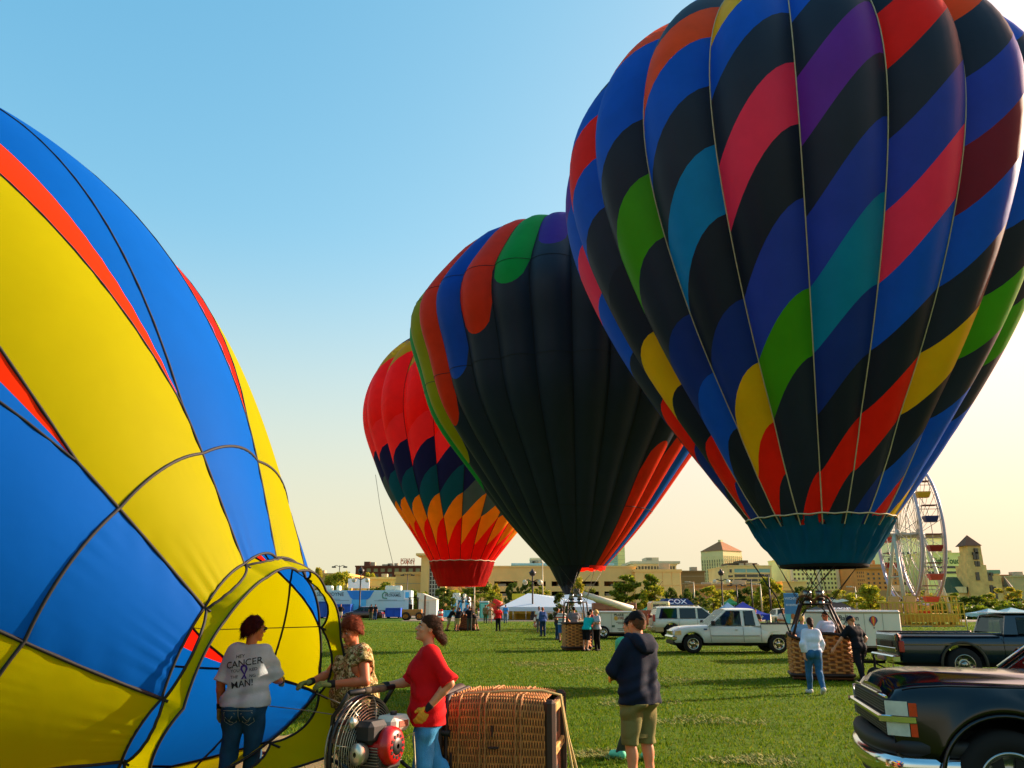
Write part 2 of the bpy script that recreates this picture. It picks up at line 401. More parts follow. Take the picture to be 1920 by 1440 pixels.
# the black balloon with coloured drips
NB = 28; ph0 = R(-11-180/NB)-0
def blk_balloon():
    X0, Y0, z0, zt = 3.089, 40., 3.7, 20.685
    kn = [1.355, 3.85, 6.395, 9.328, 11.953, 15.295, 17.261, 22.799]
    root = thing('hot_air_balloon', 'black balloon with rounded coloured drips down its shoulder, between the red and the striped one', 'hot air balloon', (X0, Y0, z0), 0, 'hot air balloons')
    uk = np.linspace(0, 1, len(kn)); d = 2*pi/NB
    def P(g, u, z):
        s = np.clip((z-z0)/(zt-z0), 0, 1); r = np.maximum(spl(uk, kn, s)*np.sqrt(np.clip(1-s, 0, 1)), .02)
        a = ph0+(g+u)*d; k = .05*np.clip((z-z0)/3, .2, 1); q = r*((1-k)+bulge(u, k))
        return np.stack([q*np.sin(a), -q*np.cos(a), z-z0], -1)
    drip = {0: ('indigo', 16.83, 25), -1: ('kelly', 14.98, 25), -2: ('tomato', 13.2, 25), -3: ('royal', 11.6, 25), -4: ('tomato', 9.86, 25), -5: ('lemon', 8.4, 25),
            -6: ('kelly', 7.2, 25), -7: ('royal', 6., 25), -8: ('tomato', 3, 25), -9: ('lemon', 3, 25),
            4: ('tomato', 3, 8.9), 5: ('tomato', 3, 9.6), 6: ('azure', 3, 10.9), 7: ('tomato', 3, 12.), 8: ('kelly', 3, 13.2), 9: ('royal', 3, 14), 10: ('lemon', 3, 15)}
    U = np.linspace(0, 1, 9)
    cap = np.sqrt(np.clip(1-(2*U-1)**2, 0, 1))
    for g in range(NB):
        gg = g if g < 14 else g-NB
        lo = np.full(9, z0); hi = np.full(9, zt-.001)
        segs = []
        if gg in drip:
            c, a, b = drip[gg]
            if b >= 25 and a > z0:
                e = a+(1-cap)*1.35; segs = [(lo, e, 'navy_black'), (e, hi, c)]
            elif b >= 25: segs = [(lo, hi, c)]
            else:
                e = b-(1-cap)*1.35; segs = [(lo, e, c), (e, hi, 'navy_black')]
        else: segs = [(lo, hi, 'navy_black')]
        for a, b, c in segs:
            nw = max(4, int((b-a).max()/.45)); z = a[None]+(b-a)[None]*np.linspace(0, 1, nw)[:, None]
            MB().grid(P(gg, np.broadcast_to(U, z.shape), z), 0, True).obj('panel', fab(c), root)
        z = np.linspace(z0, zt-.05, 36); q = P(gg, np.zeros(36), z); q[:, :2] *= 1.003
        MB().tube([tuple(p) for p in q], .012, 4, 0, False).obj('seam', dark_tape, root)
    for zz in (16.2, 12.1, 6.2):
        pts = []
        for g in range(NB):
            for u in np.linspace(0, 1, 7)[:-1]:
                p = P(g, np.array(u), np.array(zz)); pts.append((p[0]*1.002, p[1]*1.002, p[2]))
        MB().tube(pts, .012, 4, closed=True).obj('seam', dark_tape, root)
    # scoop: hangs from the left half of the mouth down to a point over the basket
    mb = MB(); rowsP = []
    tip = Vector((-.46, -.1, -1.28))
    for t in np.linspace(0, 1, 16):
        row = []
        for a in np.linspace(R(-195), R(8), 40):
            p = Vector((1.36*sin(a), -1.36*cos(a), .05))
            q = tip+Vector((.16*sin(a), -.16*cos(a), 0))
            k = t**.85
            w = p.lerp(q, k); w += Vector((sin(a), -cos(a), 0))*(.05*sin(a*14)*sin(pi*t)*.6)
            row.append(tuple(w))
        rowsP.append(row)
    mb.grid(rowsP[::-1], 0, True); mb.obj('scoop', fab('black'), root)
    mb = MB(); rowsP = []
    for t in np.linspace(0, 1, 5):
        rowsP.append([((1.355-.06*t)*sin(a), -(1.355-.06*t)*cos(a), -.2*t*(.6+.4*abs(sin(a*7)))) for a in np.linspace(R(20), R(205), 50)])
    mb.grid(rowsP[::-1], 0, True); mb.obj('mouth_band', fab('red'), root)
    return root
blk_balloon()

# the red balloon far left of the middle
Zl = [4.7, 6.2, 8.1, 9.7, 11.6, 13.5, 15.3, 16.9, 18.2, 20.2, 22.0, 23.0, 23.757]
Zr = Zl[1:]+[23.757]; Zl = [4.7]+Zl[0:]; Zr = [4.7]+Zr
red_rows = 'hot_red hot_red amber grey_teal ink coral hot_red hot_red hot_red lemon ink ink ink ink'.split()
def red_col(g, k):
    k = max(0, k-0); c = red_rows[min(k, len(red_rows)-1)]
    if c == 'grey_teal' and (g > 15 or 3 < g < 14): c = 'deep_teal'
    return fab(c)
redb, RP, _ = balloon('hot_air_balloon', 'red balloon with diamond bands of navy, teal and amber above a dark red skirt', -3.822, 64., .0714, 4.7, 23.757,
    [2.086, 4.456, 7.263, 9.976, 13.175, 16.065, 19.064, 22.476], 20, Zl, Zr, red_col, .07, tape_r=.02, tape_mat=dark_tape, nu=6)
rs_ = skirt(redb, 2.47, 1.80, 1.80, 20, fab('dark_red', .45), n_per=6, flare=.09); rs_.location = (.03, 0, .45)
MB().tube([(.03+2.5*sin(a), -2.5*cos(a), .48-.05*sin(a*10)**2) for a in np.linspace(0, 2*pi, 80)[:-1]], .03, 5, closed=True).obj('mouth_rope', mat('white_rope', '#c9b7a0', .8), redb)
# ---------------------------------------------------------------- the balloon being filled on its side, left
def lying():
    M0 = np.array([-2.5388, 7.4832, 1.1671]); yaw, pit, ph0, dp, s1 = .1375, .3792, 1.3902, 2*pi/12, .6524
    sk = [0, 1, 2, 4, 7, 11, 15, 17.5, 19.5]; rk = [1.1327, 2.2665, 3.1198, 4.0303, 4.3662, 5.4879, 6.5012, 6.2, 5.0]
    a = np.array([-cos(yaw)*cos(pit), sin(yaw)*cos(pit), sin(pit)]); e1 = np.cross(a, [0, 0, 1.]); e1 /= np.linalg.norm(e1); e2 = np.cross(e1, a)
    root = thing('hot_air_balloon', 'yellow and blue balloon lying on its side, being blown full at the left edge', 'hot air balloon', (M0[0], M0[1], 0), 0, 'hot air balloons')
    tgt = {5: None, 4: (228, 1428), 3: (303, 1310), 2: (383, 1140), 1: (457, 1058), 0: (517, 1046), -1: (573, 1084), -2: (599, 1175), -3: (594, 1300), -4: (503, 1392), -5: (385, 1452), -6: None}
    def raw(s, phi):
        s = np.asarray(s, float); r = spl(sk, rk, np.clip(s, 0, 19.5))
        r = np.where(s > 19.5, 5.0*np.sqrt(np.clip(1-((s-19.5)/1.8)**2, 0, 1)), r)
        r = np.where(s < 0, rk[0]+s*.05, r)
        return M0+s[..., None]*a+(r*np.cos(phi))[..., None]*e1+(r*np.sin(phi))[..., None]*e2
    D = {}
    for k, q in tgt.items():
        if q is None: D[k] = np.zeros(3); continue
        p = raw(np.array(0.), np.array(ph0+k*dp)); w = np.array(at(q[0], q[1], p[1])); D[k] = w-p
    ks = np.array(sorted(D)); Dk = np.array([D[k] for k in ks])
    def S(s, k, wr=True):                    # k = seam coordinate (may be fractional)
        s, k = np.broadcast_arrays(np.asarray(s, float), np.asarray(k, float))
        P = raw(s, ph0+k*dp)
        kk = (k+6) % 12; kx = np.append(np.arange(12), 12); dd = np.vstack([Dk, Dk[:1]])
        d = np.stack([np.interp(kk, kx, dd[:, i]) for i in range(3)], -1)
        P = P+d*np.exp(-np.clip(s, -.0, None)**2/1.1)[..., None]
        u = k-np.floor(k); n = np.cos(ph0+k*dp)[..., None]*e1+np.sin(ph0+k*dp)[..., None]*e2
        b = (.03+.11*np.clip(s/6, 0, 1))*(1-(2*u-1)**2)
        if wr:
            edge = np.abs(2*u-1)**3
            b = b+.006*edge*np.sin(s*31+np.sin(k*9)*2)*np.clip(1.3-s*.12, .2, 1)+.007*np.exp(-(s/.22)**2)*np.sin(k*47+s*3+2*np.sin(k*5))*(.5+.5*np.sin(k*7.3+1))
            b = b+.004*np.exp(-((s-s1)/.13)**2)*np.sin(k*66+3*np.sin(k*4))*(.4+.6*np.sin(k*6.1))
        P = P+n*b[..., None]
        P[..., 2] = np.where(P[..., 2] < .05, .05+(P[..., 2]-.05)*.02, P[..., 2])
        return P-np.array([M0[0], M0[1], 0])
    emax = .33
    def e(s): return np.minimum(emax, .2*np.clip(s-s1-.3, 0, None)/(1+np.clip(s-s1, 0, None)*.25))
    yel, blu, ora, rd = soft('lemon'), soft('azure'), soft('tomato'), soft('red')
    def patch(sa, sb, k0, k1, m, ns, nk=13, name='panel'):
        s = np.linspace(sa, sb, ns)[:, None]; u = np.linspace(0, 1, nk)[None]
        ka = k0(s) if callable(k0) else k0+0*s; kb = k1(s) if callable(k1) else k1+0*s
        k = ka+(kb-ka)*u
        k = np.clip(k, np.floor(ka.min()+.5)-.5 if False else -99, 99)
        MB().grid(S(s+0*u, k), 0, True).obj(name, m, root)
    smax = 21.25
    for k in range(-6, 6):
        c = blu if k % 2 == 0 else yel
        patch(0, s1, k+1e-4, k+1-1e-4, c, 16, 31)
        patch(s1, 6, lambda s, k=k: k+1e-4+e(s), lambda s, k=k: k+1-1e-4-e(s), c, 60, 21)
        patch(6, smax, lambda s, k=k: k+1e-4+e(s), lambda s, k=k: k+1-1e-4-e(s), c, 40, 11)
        # wedge inserted at seam k: red beside the yellow gore, blue beside the blue one
        up = c; dn = yel if k % 2 == 0 else blu
        for sa, sb, ns in ((s1+.3, 6, 50), (6, smax, 34)):
            patch(sa, sb, lambda s, k=k: k+1e-4+0*s, lambda s, k=k: k+1e-4+e(s), blu if up is blu else (ora if k in (1,) else rd), ns, 7)
            patch(sa, sb, lambda s, k=k: k-1e-4-e(s), lambda s, k=k: k-1e-4+0*s, blu if dn is blu else (ora if k in (1, 2) else rd), ns, 7)
        for sg in (-1, 1):
            s = np.linspace(s1+.3, smax-.1, 70); q = S(s, k+sg*(e(s)+1e-4), False)
            MB().tube([tuple(p) for p in q], .014, 4, 0, False).obj('seam_tape', dark_tape, root)
        s = np.linspace(0, s1+.3, 16); q = S(s, k+0*s+1e-4, False)
        MB().tube([tuple(p) for p in q], .015, 5, 0, False).obj('seam_tape', dark_tape, root)
    for s0, r in ((s1, .016), (0., .013)):
        k = np.linspace(-6, 6, 240)[:-1]; q = S(s0+0*k, k, False)
        MB().tube([tuple(p) for p in q], r, 5, closed=True).obj('ring_tape', dark_tape, root)
    # skirt hung from the mouth on tabs, with scalloped gaps
    k = np.linspace(-6, 6, 241)
    st = (-.02-.11*np.abs(np.sin(pi*k))**.8)*(1-.25*np.exp(-((k-2.8)/1.4)**2)); sb = -.25+.08*np.exp(-((k-2.8)/1.4)**2)-.34*np.exp(-((k+3.5)/.8)**2)
    T = np.linspace(0, 1, 22)[:, None]
    s = st[None]+(sb-st)[None]*T
    Pk = S(np.zeros_like(s), np.broadcast_to(k, s.shape), False)
    ctr = S(np.zeros(1), np.zeros(1), False)*0
    P = S(s, np.broadcast_to(k, s.shape), False)
    n = np.cos(ph0+k*dp)[None, :, None]*e1+np.sin(ph0+k*dp)[None, :, None]*e2
    w = .005*np.sin(k*37+T*4)*(1-T)*(.5+.5*np.sin(k*4.1))+.008*np.sin(k*5+T*3)*T-.02*T
    P = P+n*w[..., None]; P[..., 2] = np.maximum(P[..., 2], .03)
    MB().grid(P[::-1], 0, True).obj('skirt', yel, root)
    for j in (0, -1): MB().tube([tuple(p) for p in P[j][:-1]], .012, 5, closed=True).obj('skirt_hem', dark_tape, root)
    for kk in range(-6, 6):
        p = S(np.array(0.), np.array(float(kk)), False); i = int(np.argmin(abs(k-kk))); q = P[5, i]
        MB().tube([tuple(p+(p-q)*.1), tuple(p*.5+q*.5), tuple(q)], .012, 6).obj('tab', dark_tape, root)
    # cords that run from the mouth to the basket and through the inside
    cord = mat('thin_cord', '#8f8a76', .8)
    def local(px, py, y): v = at(px, py, y); return (v.x-M0[0], v.y-M0[1], v.z)
    MB().tube([local(505, 1324, 8.9), local(560, 1330, 8.6), local(640, 1342, 8.3), local(700, 1352, 8.0)], .005, 5).obj('cord', cord, root)
    MB().tube([local(594, 1300, 8.5), local(640, 1320, 8.1), local(700, 1352, 7.6)], .005, 5).obj('cord', cord, root)
    for k0 in (-1, -2):
        p = S(np.array(0.), np.array(float(k0)), False); q = S(np.array(3.2), np.array(k0-1.), False)
        MB().tube([tuple(p), tuple((p+q)/2+np.array([0, 0, -.1])), tuple(q)], .005, 5).obj('cord', dark_tape, root)
    return root
lying()
# brown ground sheet under the mouth and a red strap on it
def on_ground(px, py):
    a = (px-960)/FPX; b = (720-py)/FPX; d = Vector((a, cos(TILT)-sin(TILT)*b, sin(TILT)+cos(TILT)*b)); k = -CAM_H/d.z
    return Vector((d.x*k, d.y*k, 0))
c = [on_ground(500, 1392), on_ground(626, 1338), on_ground(690, 1350), on_ground(735, 1450), Vector((-1.1, 5.6, 0)), Vector((-6.5, 5.6, 0)), Vector((-7.5, 11, 0))]
mb = MB()
n = 40; q0, q1, q2, q3 = c[0], c[1]+Vector((.5, 0, 0)), Vector((-.95, 5.4, 0)), Vector((-5.5, 5.4, 0))
P = []
for i in range(n):
    t = i/(n-1); A = q0.lerp(q3, t); B = q1.lerp(q2, t); row = []
    for j in range(n):
        p = A.lerp(B, j/(n-1)); p.z = .03+.012*sin(j*1.3+i*.25)*sin(i*.7+j*.2)+.01*sin(j*.5-i*.9)
        if i in (0, n-1) or j in (0, n-1): p.z = .006
        row.append(tuple(p))
    P.append(row)
mb.grid(P, 0, True); tag(mb.obj('ground_sheet', mat('brown_canvas', '#7c6a40', .85, var=.25, scale=2.5, bump=.3, bscale=9)), 'brown canvas ground sheet spread under the mouth of the lying balloon', 'ground sheet')
p0, p1, p2 = on_ground(352, 1416), on_ground(500, 1421), on_ground(618, 1424)
mb = MB(); mb.tube([p0+Vector((0, 0, .06)), p1+Vector((0, 0, .055)), p2+Vector((0, 0, .06))], .022, 6)
tag(mb.obj('strap', mat('red_strap', '#6a1410', .8)), 'dark red strap lying straight across the brown ground sheet', 'strap')
# ---------------------------------------------------------------- town behind the field
def W2(px, py, y): return at(px, py, y)
dark_pane = mat('window_dark', '#2b2a22', .15, var=.3, scale=.7, spec=.7)
pane_teal = mat('window_teal', '#7fa79a', .2, var=.2, scale=.5, spec=.6)
def building(name, label, px0, px1, pyt, y, depth, col, rz=0, wins=(), cat='building', roof=None, rough=.85, mname=None, base=None):
    """wins: (px0, px1, n, py_top, py_bot, m, fill_x, fill_y, material) on the face towards the field"""
    a, b = W2(px0, pyt, y), W2(px1, pyt, y); zt = a.z; zb = base if base is not None else gz(y)
    root = thing(name, label, cat, ((a.x+b.x)/2, y, zb), rz)
    w = (b.x-a.x)/2; h = zt-zb
    col = '#%02x%02x%02x' % tuple(min(240, int(int(col[i:i+2], 16)*f)) for i, f in ((1, 1.22), (3, 1.16), (5, 1.10)))
    wm = mat(mname or ('masonry_%s' % col), col, rough, var=.14, scale=.12, bump=.15, bscale=3)
    MB().box(-w, w, 0, depth, 0, h).obj('wall', wm, root)
    MB().box(-w-.25, w+.25, -.25, depth+.25, h-.05, h+.5).obj('parapet', wm, root)
    ru = mat('roof_plant_grey', '#a89c80', .7, var=.2)
    for i in range(int(min(5, w/3))):
        x_ = random.uniform(-w*.8, w*.8); s_ = random.uniform(.6, 1.6); MB().bbox(x_-s_, x_+s_, 3, 5, h+.4, h+.5+random.uniform(.6, 1.5), .05).obj('roof_unit', ru, root)
    if not wins and h > 4:
        for z_ in np.arange(1.6, h-.6, 2.2): MB().box(-w, w, -.035, .0, z_, z_+.09).obj('joint_band', ru, root)
    for (q0, q1, n, t, bt, m, fx, fy, mm) in wins:
        x0 = W2(q0, t, y).x-(a.x+b.x)/2; x1 = W2(q1, t, y).x-(a.x+b.x)/2; z1 = W2(q0, t, y).z-zb; z0 = W2(q0, bt, y).z-zb
        cw = (x1-x0)/n; ch = (z1-z0)/m
        me = MB(); me.box(-cw*fx/2, cw*fx/2, -.06, .3, -ch*fy/2, ch*fy/2)
        me = me.mesh('window', mm or dark_pane)
        fr = MB(); hw, hh = cw*fx/2, ch*fy/2; t_ = min(.25, cw*.09)
        fr.box(-hw-t_, -hw, -.16, .1, -hh, hh); fr.box(hw, hw+t_, -.16, .1, -hh, hh); fr.box(-hw-t_, hw+t_, -.18, .1, -hh-t_, -hh); fr.box(-hw-t_, hw+t_, -.18, .1, hh, hh+t_)
        fr = fr.mesh('frame', wm)
        for i in range(n):
            for j in range(m):
                o = link('window', me, root); o.location = (x0+(i+.5)*cw, 0, z0+(j+.5)*ch)
                link('frame', fr, o)
    return root, zb, a, b
# the concrete car park with open decks
def car_park():
    y = 180; a = W2(1062, 1064, y); L = W2(832, 1064, y).x-a.x; Rr = W2(1192, 1064, y).x-a.x; zb = .5; h = a.z-zb
    root = thing('parking_garage', 'long tan parking garage with dark open decks behind the trees', 'parking garage', (a.x, y, zb), 0)
    con = mat('tan_concrete', '#e6bd72', .9, var=.1, scale=.2, bump=.15, bscale=2)
    lev = [W2(1062, p, y).z-zb for p in (1117, 1109, 1099, 1090, 1078, 1064)]
    # spandrels and piers leave real openings
    op = [(927, 970), (981, 1023), (1034, 1078), (1089, 1122), (1132, 1172), (880, 916), (842, 870)]
    op = sorted((W2(p, 1064, y).x-a.x, W2(q, 1064, y).x-a.x) for p, q in op)
    bands = [(0, lev[0]-.01), (lev[1], lev[2]), (lev[3], h)]
    for z0, z1 in bands: MB().box(L, Rr, 0, .5, z0, z1).obj('spandrel', con, root)
    edges = [L]+[v for o in op for v in o]+[Rr]
    for z0, z1 in ((lev[0]-.01, lev[1]), (lev[2], lev[3])):
        for i in range(0, len(edges), 2):
            if edges[i+1]-edges[i] > .05: MB().box(edges[i], edges[i+1], .02, .48, z0, z1).obj('pier', con, root)
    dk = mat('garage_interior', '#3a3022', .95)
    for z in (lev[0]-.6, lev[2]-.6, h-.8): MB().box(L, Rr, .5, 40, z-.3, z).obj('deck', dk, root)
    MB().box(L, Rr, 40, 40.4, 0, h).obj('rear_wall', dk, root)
    for k in range(9):
        x = L+(Rr-L)*(k+.5)/9
        MB().box(x-.5, x+.5, 8, 9, 0, h-.9).obj('column', con, root)
    for o in op[::1]:
        for z in (lev[0]-.55, lev[2]-.55):
            x = (o[0]+o[1])/2+random.uniform(-1, 1)
            MB().box(x-.9, x+.9, 2, 6, z+.1, z+1.1).obj('car_roof', mat('car_paint_mix%d' % random.randrange(4), random.choice(['#d8d4c8', '#6a2020', '#404858', '#b0a890']), .4), root)
    MB().box(L-.2, Rr+.2, -.2, .7, h, h+.35).obj('coping', con, root)
car_park()
building('panelled_hall', 'blank tan hall of big square panels right of the parking garage', 1190, 1276, 1072, 178, 40, '#c8a564')
r = bpy.data.objects['panelled_hall']
for i in range(7):
    for j in range(3): pass
a = W2(1190, 1072, 178); b = W2(1276, 1072, 178); cw = (b.x-a.x)/5; hh = (a.z-.5)
pm = MB(); pm.bbox(-cw/2+.04, cw/2-.04, -.12, .05, -hh/6+.04, hh/6-.04, .02); pm = pm.mesh('panel', mat('tan_panel', '#ecc476', .85, var=.08, scale=.3))
for i in range(5):
    for j in range(3):
        o = link('panel', pm, r); o.location = (-(b.x-a.x)/2+(i+.5)*cw, 0, (j+.5)*hh/3)
building('low_block', 'plain tan wing between the stair tower and the white board', 742, 790, 1077, 176, 20, '#c0a062')
building('low_block', 'low brown building along the left behind the toothpaste trailer', 560, 652, 1079, 190, 30, '#a68a4c')
building('low_block', 'cream lit low roof building behind the white board', 650, 742, 1086, 200, 20, '#d8bc70')
# stair tower with a glazed grid
def stair_tower():
    y = 172; a = W2(790, 1042, y); zb = .5; h = a.z-zb; w = W2(832, 1042, y).x-a.x
    root = thing('stair_tower', 'tall tan stair tower with a gridded glass front and a flat overhanging roof', 'tower', (a.x, y, zb))
    con = MATS['tan_concrete']
    MB().box(0, w*.36, 0, 6, 0, h).obj('pier', con, root); MB().box(w*.86, w*1.1, 0, 6, 0, h).obj('pier', con, root)
    MB().box(-1, w*1.1, -1, 7, h, h+.45).obj('roof', con, root)
    MB().box(w*.36, w*.86, 1.2, 1.3, 0, h*.86).obj('glazing', glass('stair_glass', '#1a2024', .05, .75), root)
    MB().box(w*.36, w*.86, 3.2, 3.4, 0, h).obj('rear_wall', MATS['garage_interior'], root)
    fm = mat('white_frame', '#c9c6b4', .5)
    for i in range(5):
        x = w*.36+w*.5*i/4; MB().box(x-.07, x+.07, 1.0, 1.25, 0, h*.86).obj('mullion', fm, root)
    for j in range(13):
        z = h*.86*j/12; MB().box(w*.36, w*.86, 1.02, 1.22, z-.07, z+.07).obj('transom', fm, root)
stair_tower()
rt, zb, a, b = building('brick_building', 'dark brick warehouse with a row of windows and arches, far left', 667, 792, 1063, 320, 40, '#5e3220',
    wins=[(672, 790, 9, 1065, 1073, 1, .6, .8, mat('window_sand', '#857a50', .3, var=.3, scale=.4)), (700, 790, 7, 1075, 1085, 1, .5, .8, None)])
q0, q1 = W2(681, 1055, 320).x-(a.x+b.x)/2, W2(692, 1055, 320).x-(a.x+b.x)/2
MB().box(q0, q1, 2, 6, zb+14.5, W2(676, 1055, 320).z-zb+.5).obj('penthouse', mat('masonry_#5e3220', '#5e3220'), rt)
sg = thing('roof_sign', 'two rows of orange letters standing on the brick warehouse roof', 'sign', (W2(764, 1062, 325).x, 325, W2(764, 1062, 325).z))
mb = MB(); om = mat('sign_orange', '#b05a2c', .6)
text_on(mb, 'EATON PLACE', (0, -.1, W2(764, 1050, 325).z-W2(764, 1062, 325).z), (1, 0, 0), (0, 0, 1), 1.5, 0, .03, .55)
text_on(mb, 'CARNEY', (0, -.1, W2(764, 1055, 325).z-W2(764, 1062, 325).z), (1, 0, 0), (0, 0, 1), 1.9, 0, .03, .75)
mb.obj('letters', om, sg)
mb = MB()
for x in (-2.5, 0, 2.5): mb.box(x-.08, x+.08, 0, .16, 0, 2.9)
mb.obj('posts', om, sg)
# pyramid tower
def pyramid_tower():
    y = 600; c = W2(1361, 1032, y); zb = .5; h = c.z-zb; S = 20.5
    root = thing('office_tower', 'cream office tower with a brown pyramid roof', 'office tower', (c.x, y+14, zb), R(36))
    m = mat('cream_stone', '#e2cf98', .85, var=.08, scale=.1); w = S/2
    MB().box(-w, w, -w, w, 0, h).obj('wall', m, root)
    ap = W2(1355, 1011, y).z-zb
    MB().add([(-w-.5, -w-.5, h), (w+.5, -w-.5, h), (w+.5, w+.5, h), (-w-.5, w+.5, h), (0, 0, ap)], [(0, 1, 4), (1, 2, 4), (2, 3, 4), (3, 0, 4), (3, 2, 1, 0)]).obj('roof', mat('brown_copper', '#96602f', .7, var=.1, scale=.3), root)
    MB().box(-1.2, 1.2, -1.2, 1.2, ap-2.4, ap+.6).obj('finial', m, root)
    n, k = 9, 13
    me = MB(); me.box(-.42, .42, -.05, .3, -1.0, 1.0); me = me.mesh('window', mat('window_olive', '#6d6540', .3, var=.2, scale=.3))
    pl = MB(); pl.box(-.28, .28, -.32, .1, 0, h-3.5); pl = pl.mesh('fin', m)
    for f in (-1, 1):
        for i in range(n):
            x = -w+S*(i+.5)/n
            for j in range(k):
                o = link('window', me, root); o.rotation_euler = (0, 0, 0 if f < 0 else -R(90))
                z = 3+(h-9)*(j+.5)/k
                o.location = (x, -w, z) if f < 0 else (-w, x, z)
        for i in range(n+1):
            x = -w+.3+(S-.6)*i/n; o = link('fin', pl, root); o.rotation_euler = (0, 0, 0 if f < 0 else -R(90)); o.location = (x, -w, 0) if f < 0 else (-w, x, 0)
pyramid_tower()
rt, zb, a, b = building('office_block', 'tan office block with long window bands in front of the pyramid tower', 1364, 1446, 1062, 400, 40, '#c4ac78',
    wins=[(1376, 1444, 3, 1066, 1074, 1, .94, .85, pane_teal), (1376, 1444, 3, 1076, 1083, 1, .94, .8, None), (1376, 1444, 3, 1085, 1091, 1, .94, .8, None), (1376, 1444, 3, 1093, 1099, 1, .94, .8, None),
          (1365, 1374, 1, 1067, 1074, 1, .5, .9, None), (1364, 1375, 1, 1077, 1099, 3, .8, .55, None)])
w = b.x-a.x; MB().box(-w*.38, w*.3, 8, 22, a.z-zb+.5, W2(1400, 1054, 400).z-zb).obj('penthouse', mat('masonry_#5f4a30', '#5f4a30'), rt); MB().box(-w*.13, w*.06, 6, 18, a.z-zb+.5, W2(1400, 1051, 400).z-zb+.4).obj('penthouse', mat('masonry_#5f4a30', '#5f4a30'), rt)
rt, zb, a, b = building('hotel', 'white hotel with a wide flat roof rim and a roof box', 1188, 1268, 1060, 300, 24, '#c4b894',
    wins=[(1190, 1266, 13, 1061, 1070, 1, .72, .85, mat('window_brown', '#5a4a30', .3, var=.2)), (1190, 1266, 13, 1072, 1077, 1, .4, .8, None)])
w = (b.x-a.x)/2; MB().box(-w-1.2, w+1.2, -1.2, 26, a.z-zb+.5, a.z-zb+1.4).obj('roof', mat('masonry_#c4b894', '#c4b894'), rt)
MB().box(-w*.32, w*.28, 4, 14, a.z-zb+1.4, W2(1220, 1044, 300).z-zb).obj('roof_box', mat('masonry_#c4b894', '#c4b894'), rt)
MB().box(-w*.3, -w*.05, 3.9, 4.2, a.z-zb+2, W2(1220, 1045, 300).z-zb).obj('louvre', mat('grey_louvre', '#8c8a70', .6), rt)
building('dark_block', 'plain dark brown block beside the pyramid tower', 1277, 1321, 1073, 260, 30, '#6c5a38')
building('glass_tower', 'green glass tower with a pale yellow side rising behind the black balloon', 1128, 1158, 1022, 450, 14, '#9fb29a', wins=[(1130, 1157, 4, 1024, 1068, 10, .9, .8, mat('glass_green', '#86b8a4', .15, spec=.7))])
building('pale_tower', 'pale yellow blank tower side beside the green glass tower', 1158, 1171, 1020, 452, 14, '#d8c88c')
building('arena', 'low arena roof in pale blue above the parking garage', 960, 1150, 1059, 270, 40, '#9cc0cc')
building('roof_plant', 'small white roof house above the garage, left of the black scoop', 995, 1016, 1049, 275, 8, '#cfc4a0')
building('dark_block', 'brown long wall behind the trees, under the office block', 1300, 1440, 1099, 230, 10, '#8f7442')
# right hand group
rt, zb, a, b = building('apartment_hotel', 'long cream hotel with rows of small windows under the striped balloon', 1474, 1602, 1048, 420, 30, '#e4ca8c',
    wins=[(1484, 1530, 6, 1056, 1106, 6, .5, .5, mat('window_brown', '#5a4a30')), (1534, 1566, 5, 1056, 1106, 6, .5, .5, mat('window_brown', '#5a4a30')), (1570, 1600, 3, 1056, 1106, 6, .4, .5, mat('window_brown', '#5a4a30'))])
for px in (1482, 1532, 1568, 1600):
    x = W2(px, 1060, 420).x-(a.x+b.x)/2; MB().box(x-.7, x+.7, -.9, .2, 0, a.z-zb).obj('pilaster', mat('pale_stone', '#ddd0a4', .8), rt)
building('low_block', 'low tan annex left of the long cream hotel', 1467, 1512, 1092, 405, 10, '#ccaa68')
rt, zb, a, b = building('brick_hotel', 'brown brick hotel with a cornice and roof house, left of the wheel', 1603, 1684, 1060, 400, 30, '#b07e44',
    wins=[(1622, 1682, 6, 1072, 1106, 4, .4, .5, None), (1605, 1620, 4, 1070, 1106, 5, .4, .5, None)])
MB().box(-4, 2, 6, 14, a.z-zb+.4, W2(1636, 1049, 400).z-zb).obj('roof_house', mat('masonry_#8c6638', '#b07e44'), rt)
MB().box(-12.5, 12.5, -1, .5, a.z-zb-1.8, a.z-zb-1.0).obj('cornice', mat('masonry_#8c6638', '#b07e44'), rt)
rt, zb, a, b = building('white_block', 'pale stepped block standing behind the wheel', 1655, 1772, 1004, 430, 30, '#ddcca0',
    wins=[(1660, 1770, 9, 1032, 1100, 6, .55, .45, dark_pane)])
MB().box(-(b.x-a.x)/2, (b.x-a.x)/2, -1, 2, a.z-zb-1.2, a.z-zb+1).obj('roof_band', mat('band_brown', '#7a6440', .7), rt)
rt, zb, a, b = building('office_block', 'cream office block carrying the High Touch letters', 1730, 1812, 1038, 410, 30, '#e6cb82',
    wins=[(1738, 1806, 1, 1061, 1066, 1, .98, .9, None), (1738, 1806, 1, 1071, 1076, 1, .98, .9, None)])
mb = MB(); c = W2(1775, 1052, 410); text_on(mb, 'High Touch', (c.x-(a.x+b.x)/2, -.12, c.z-zb), (1, 0, 0), (0, 0, 1), 4.0, 0, .03, .82); mb.obj('lettering', mat('sign_green', '#4d6a34', .6), rt)
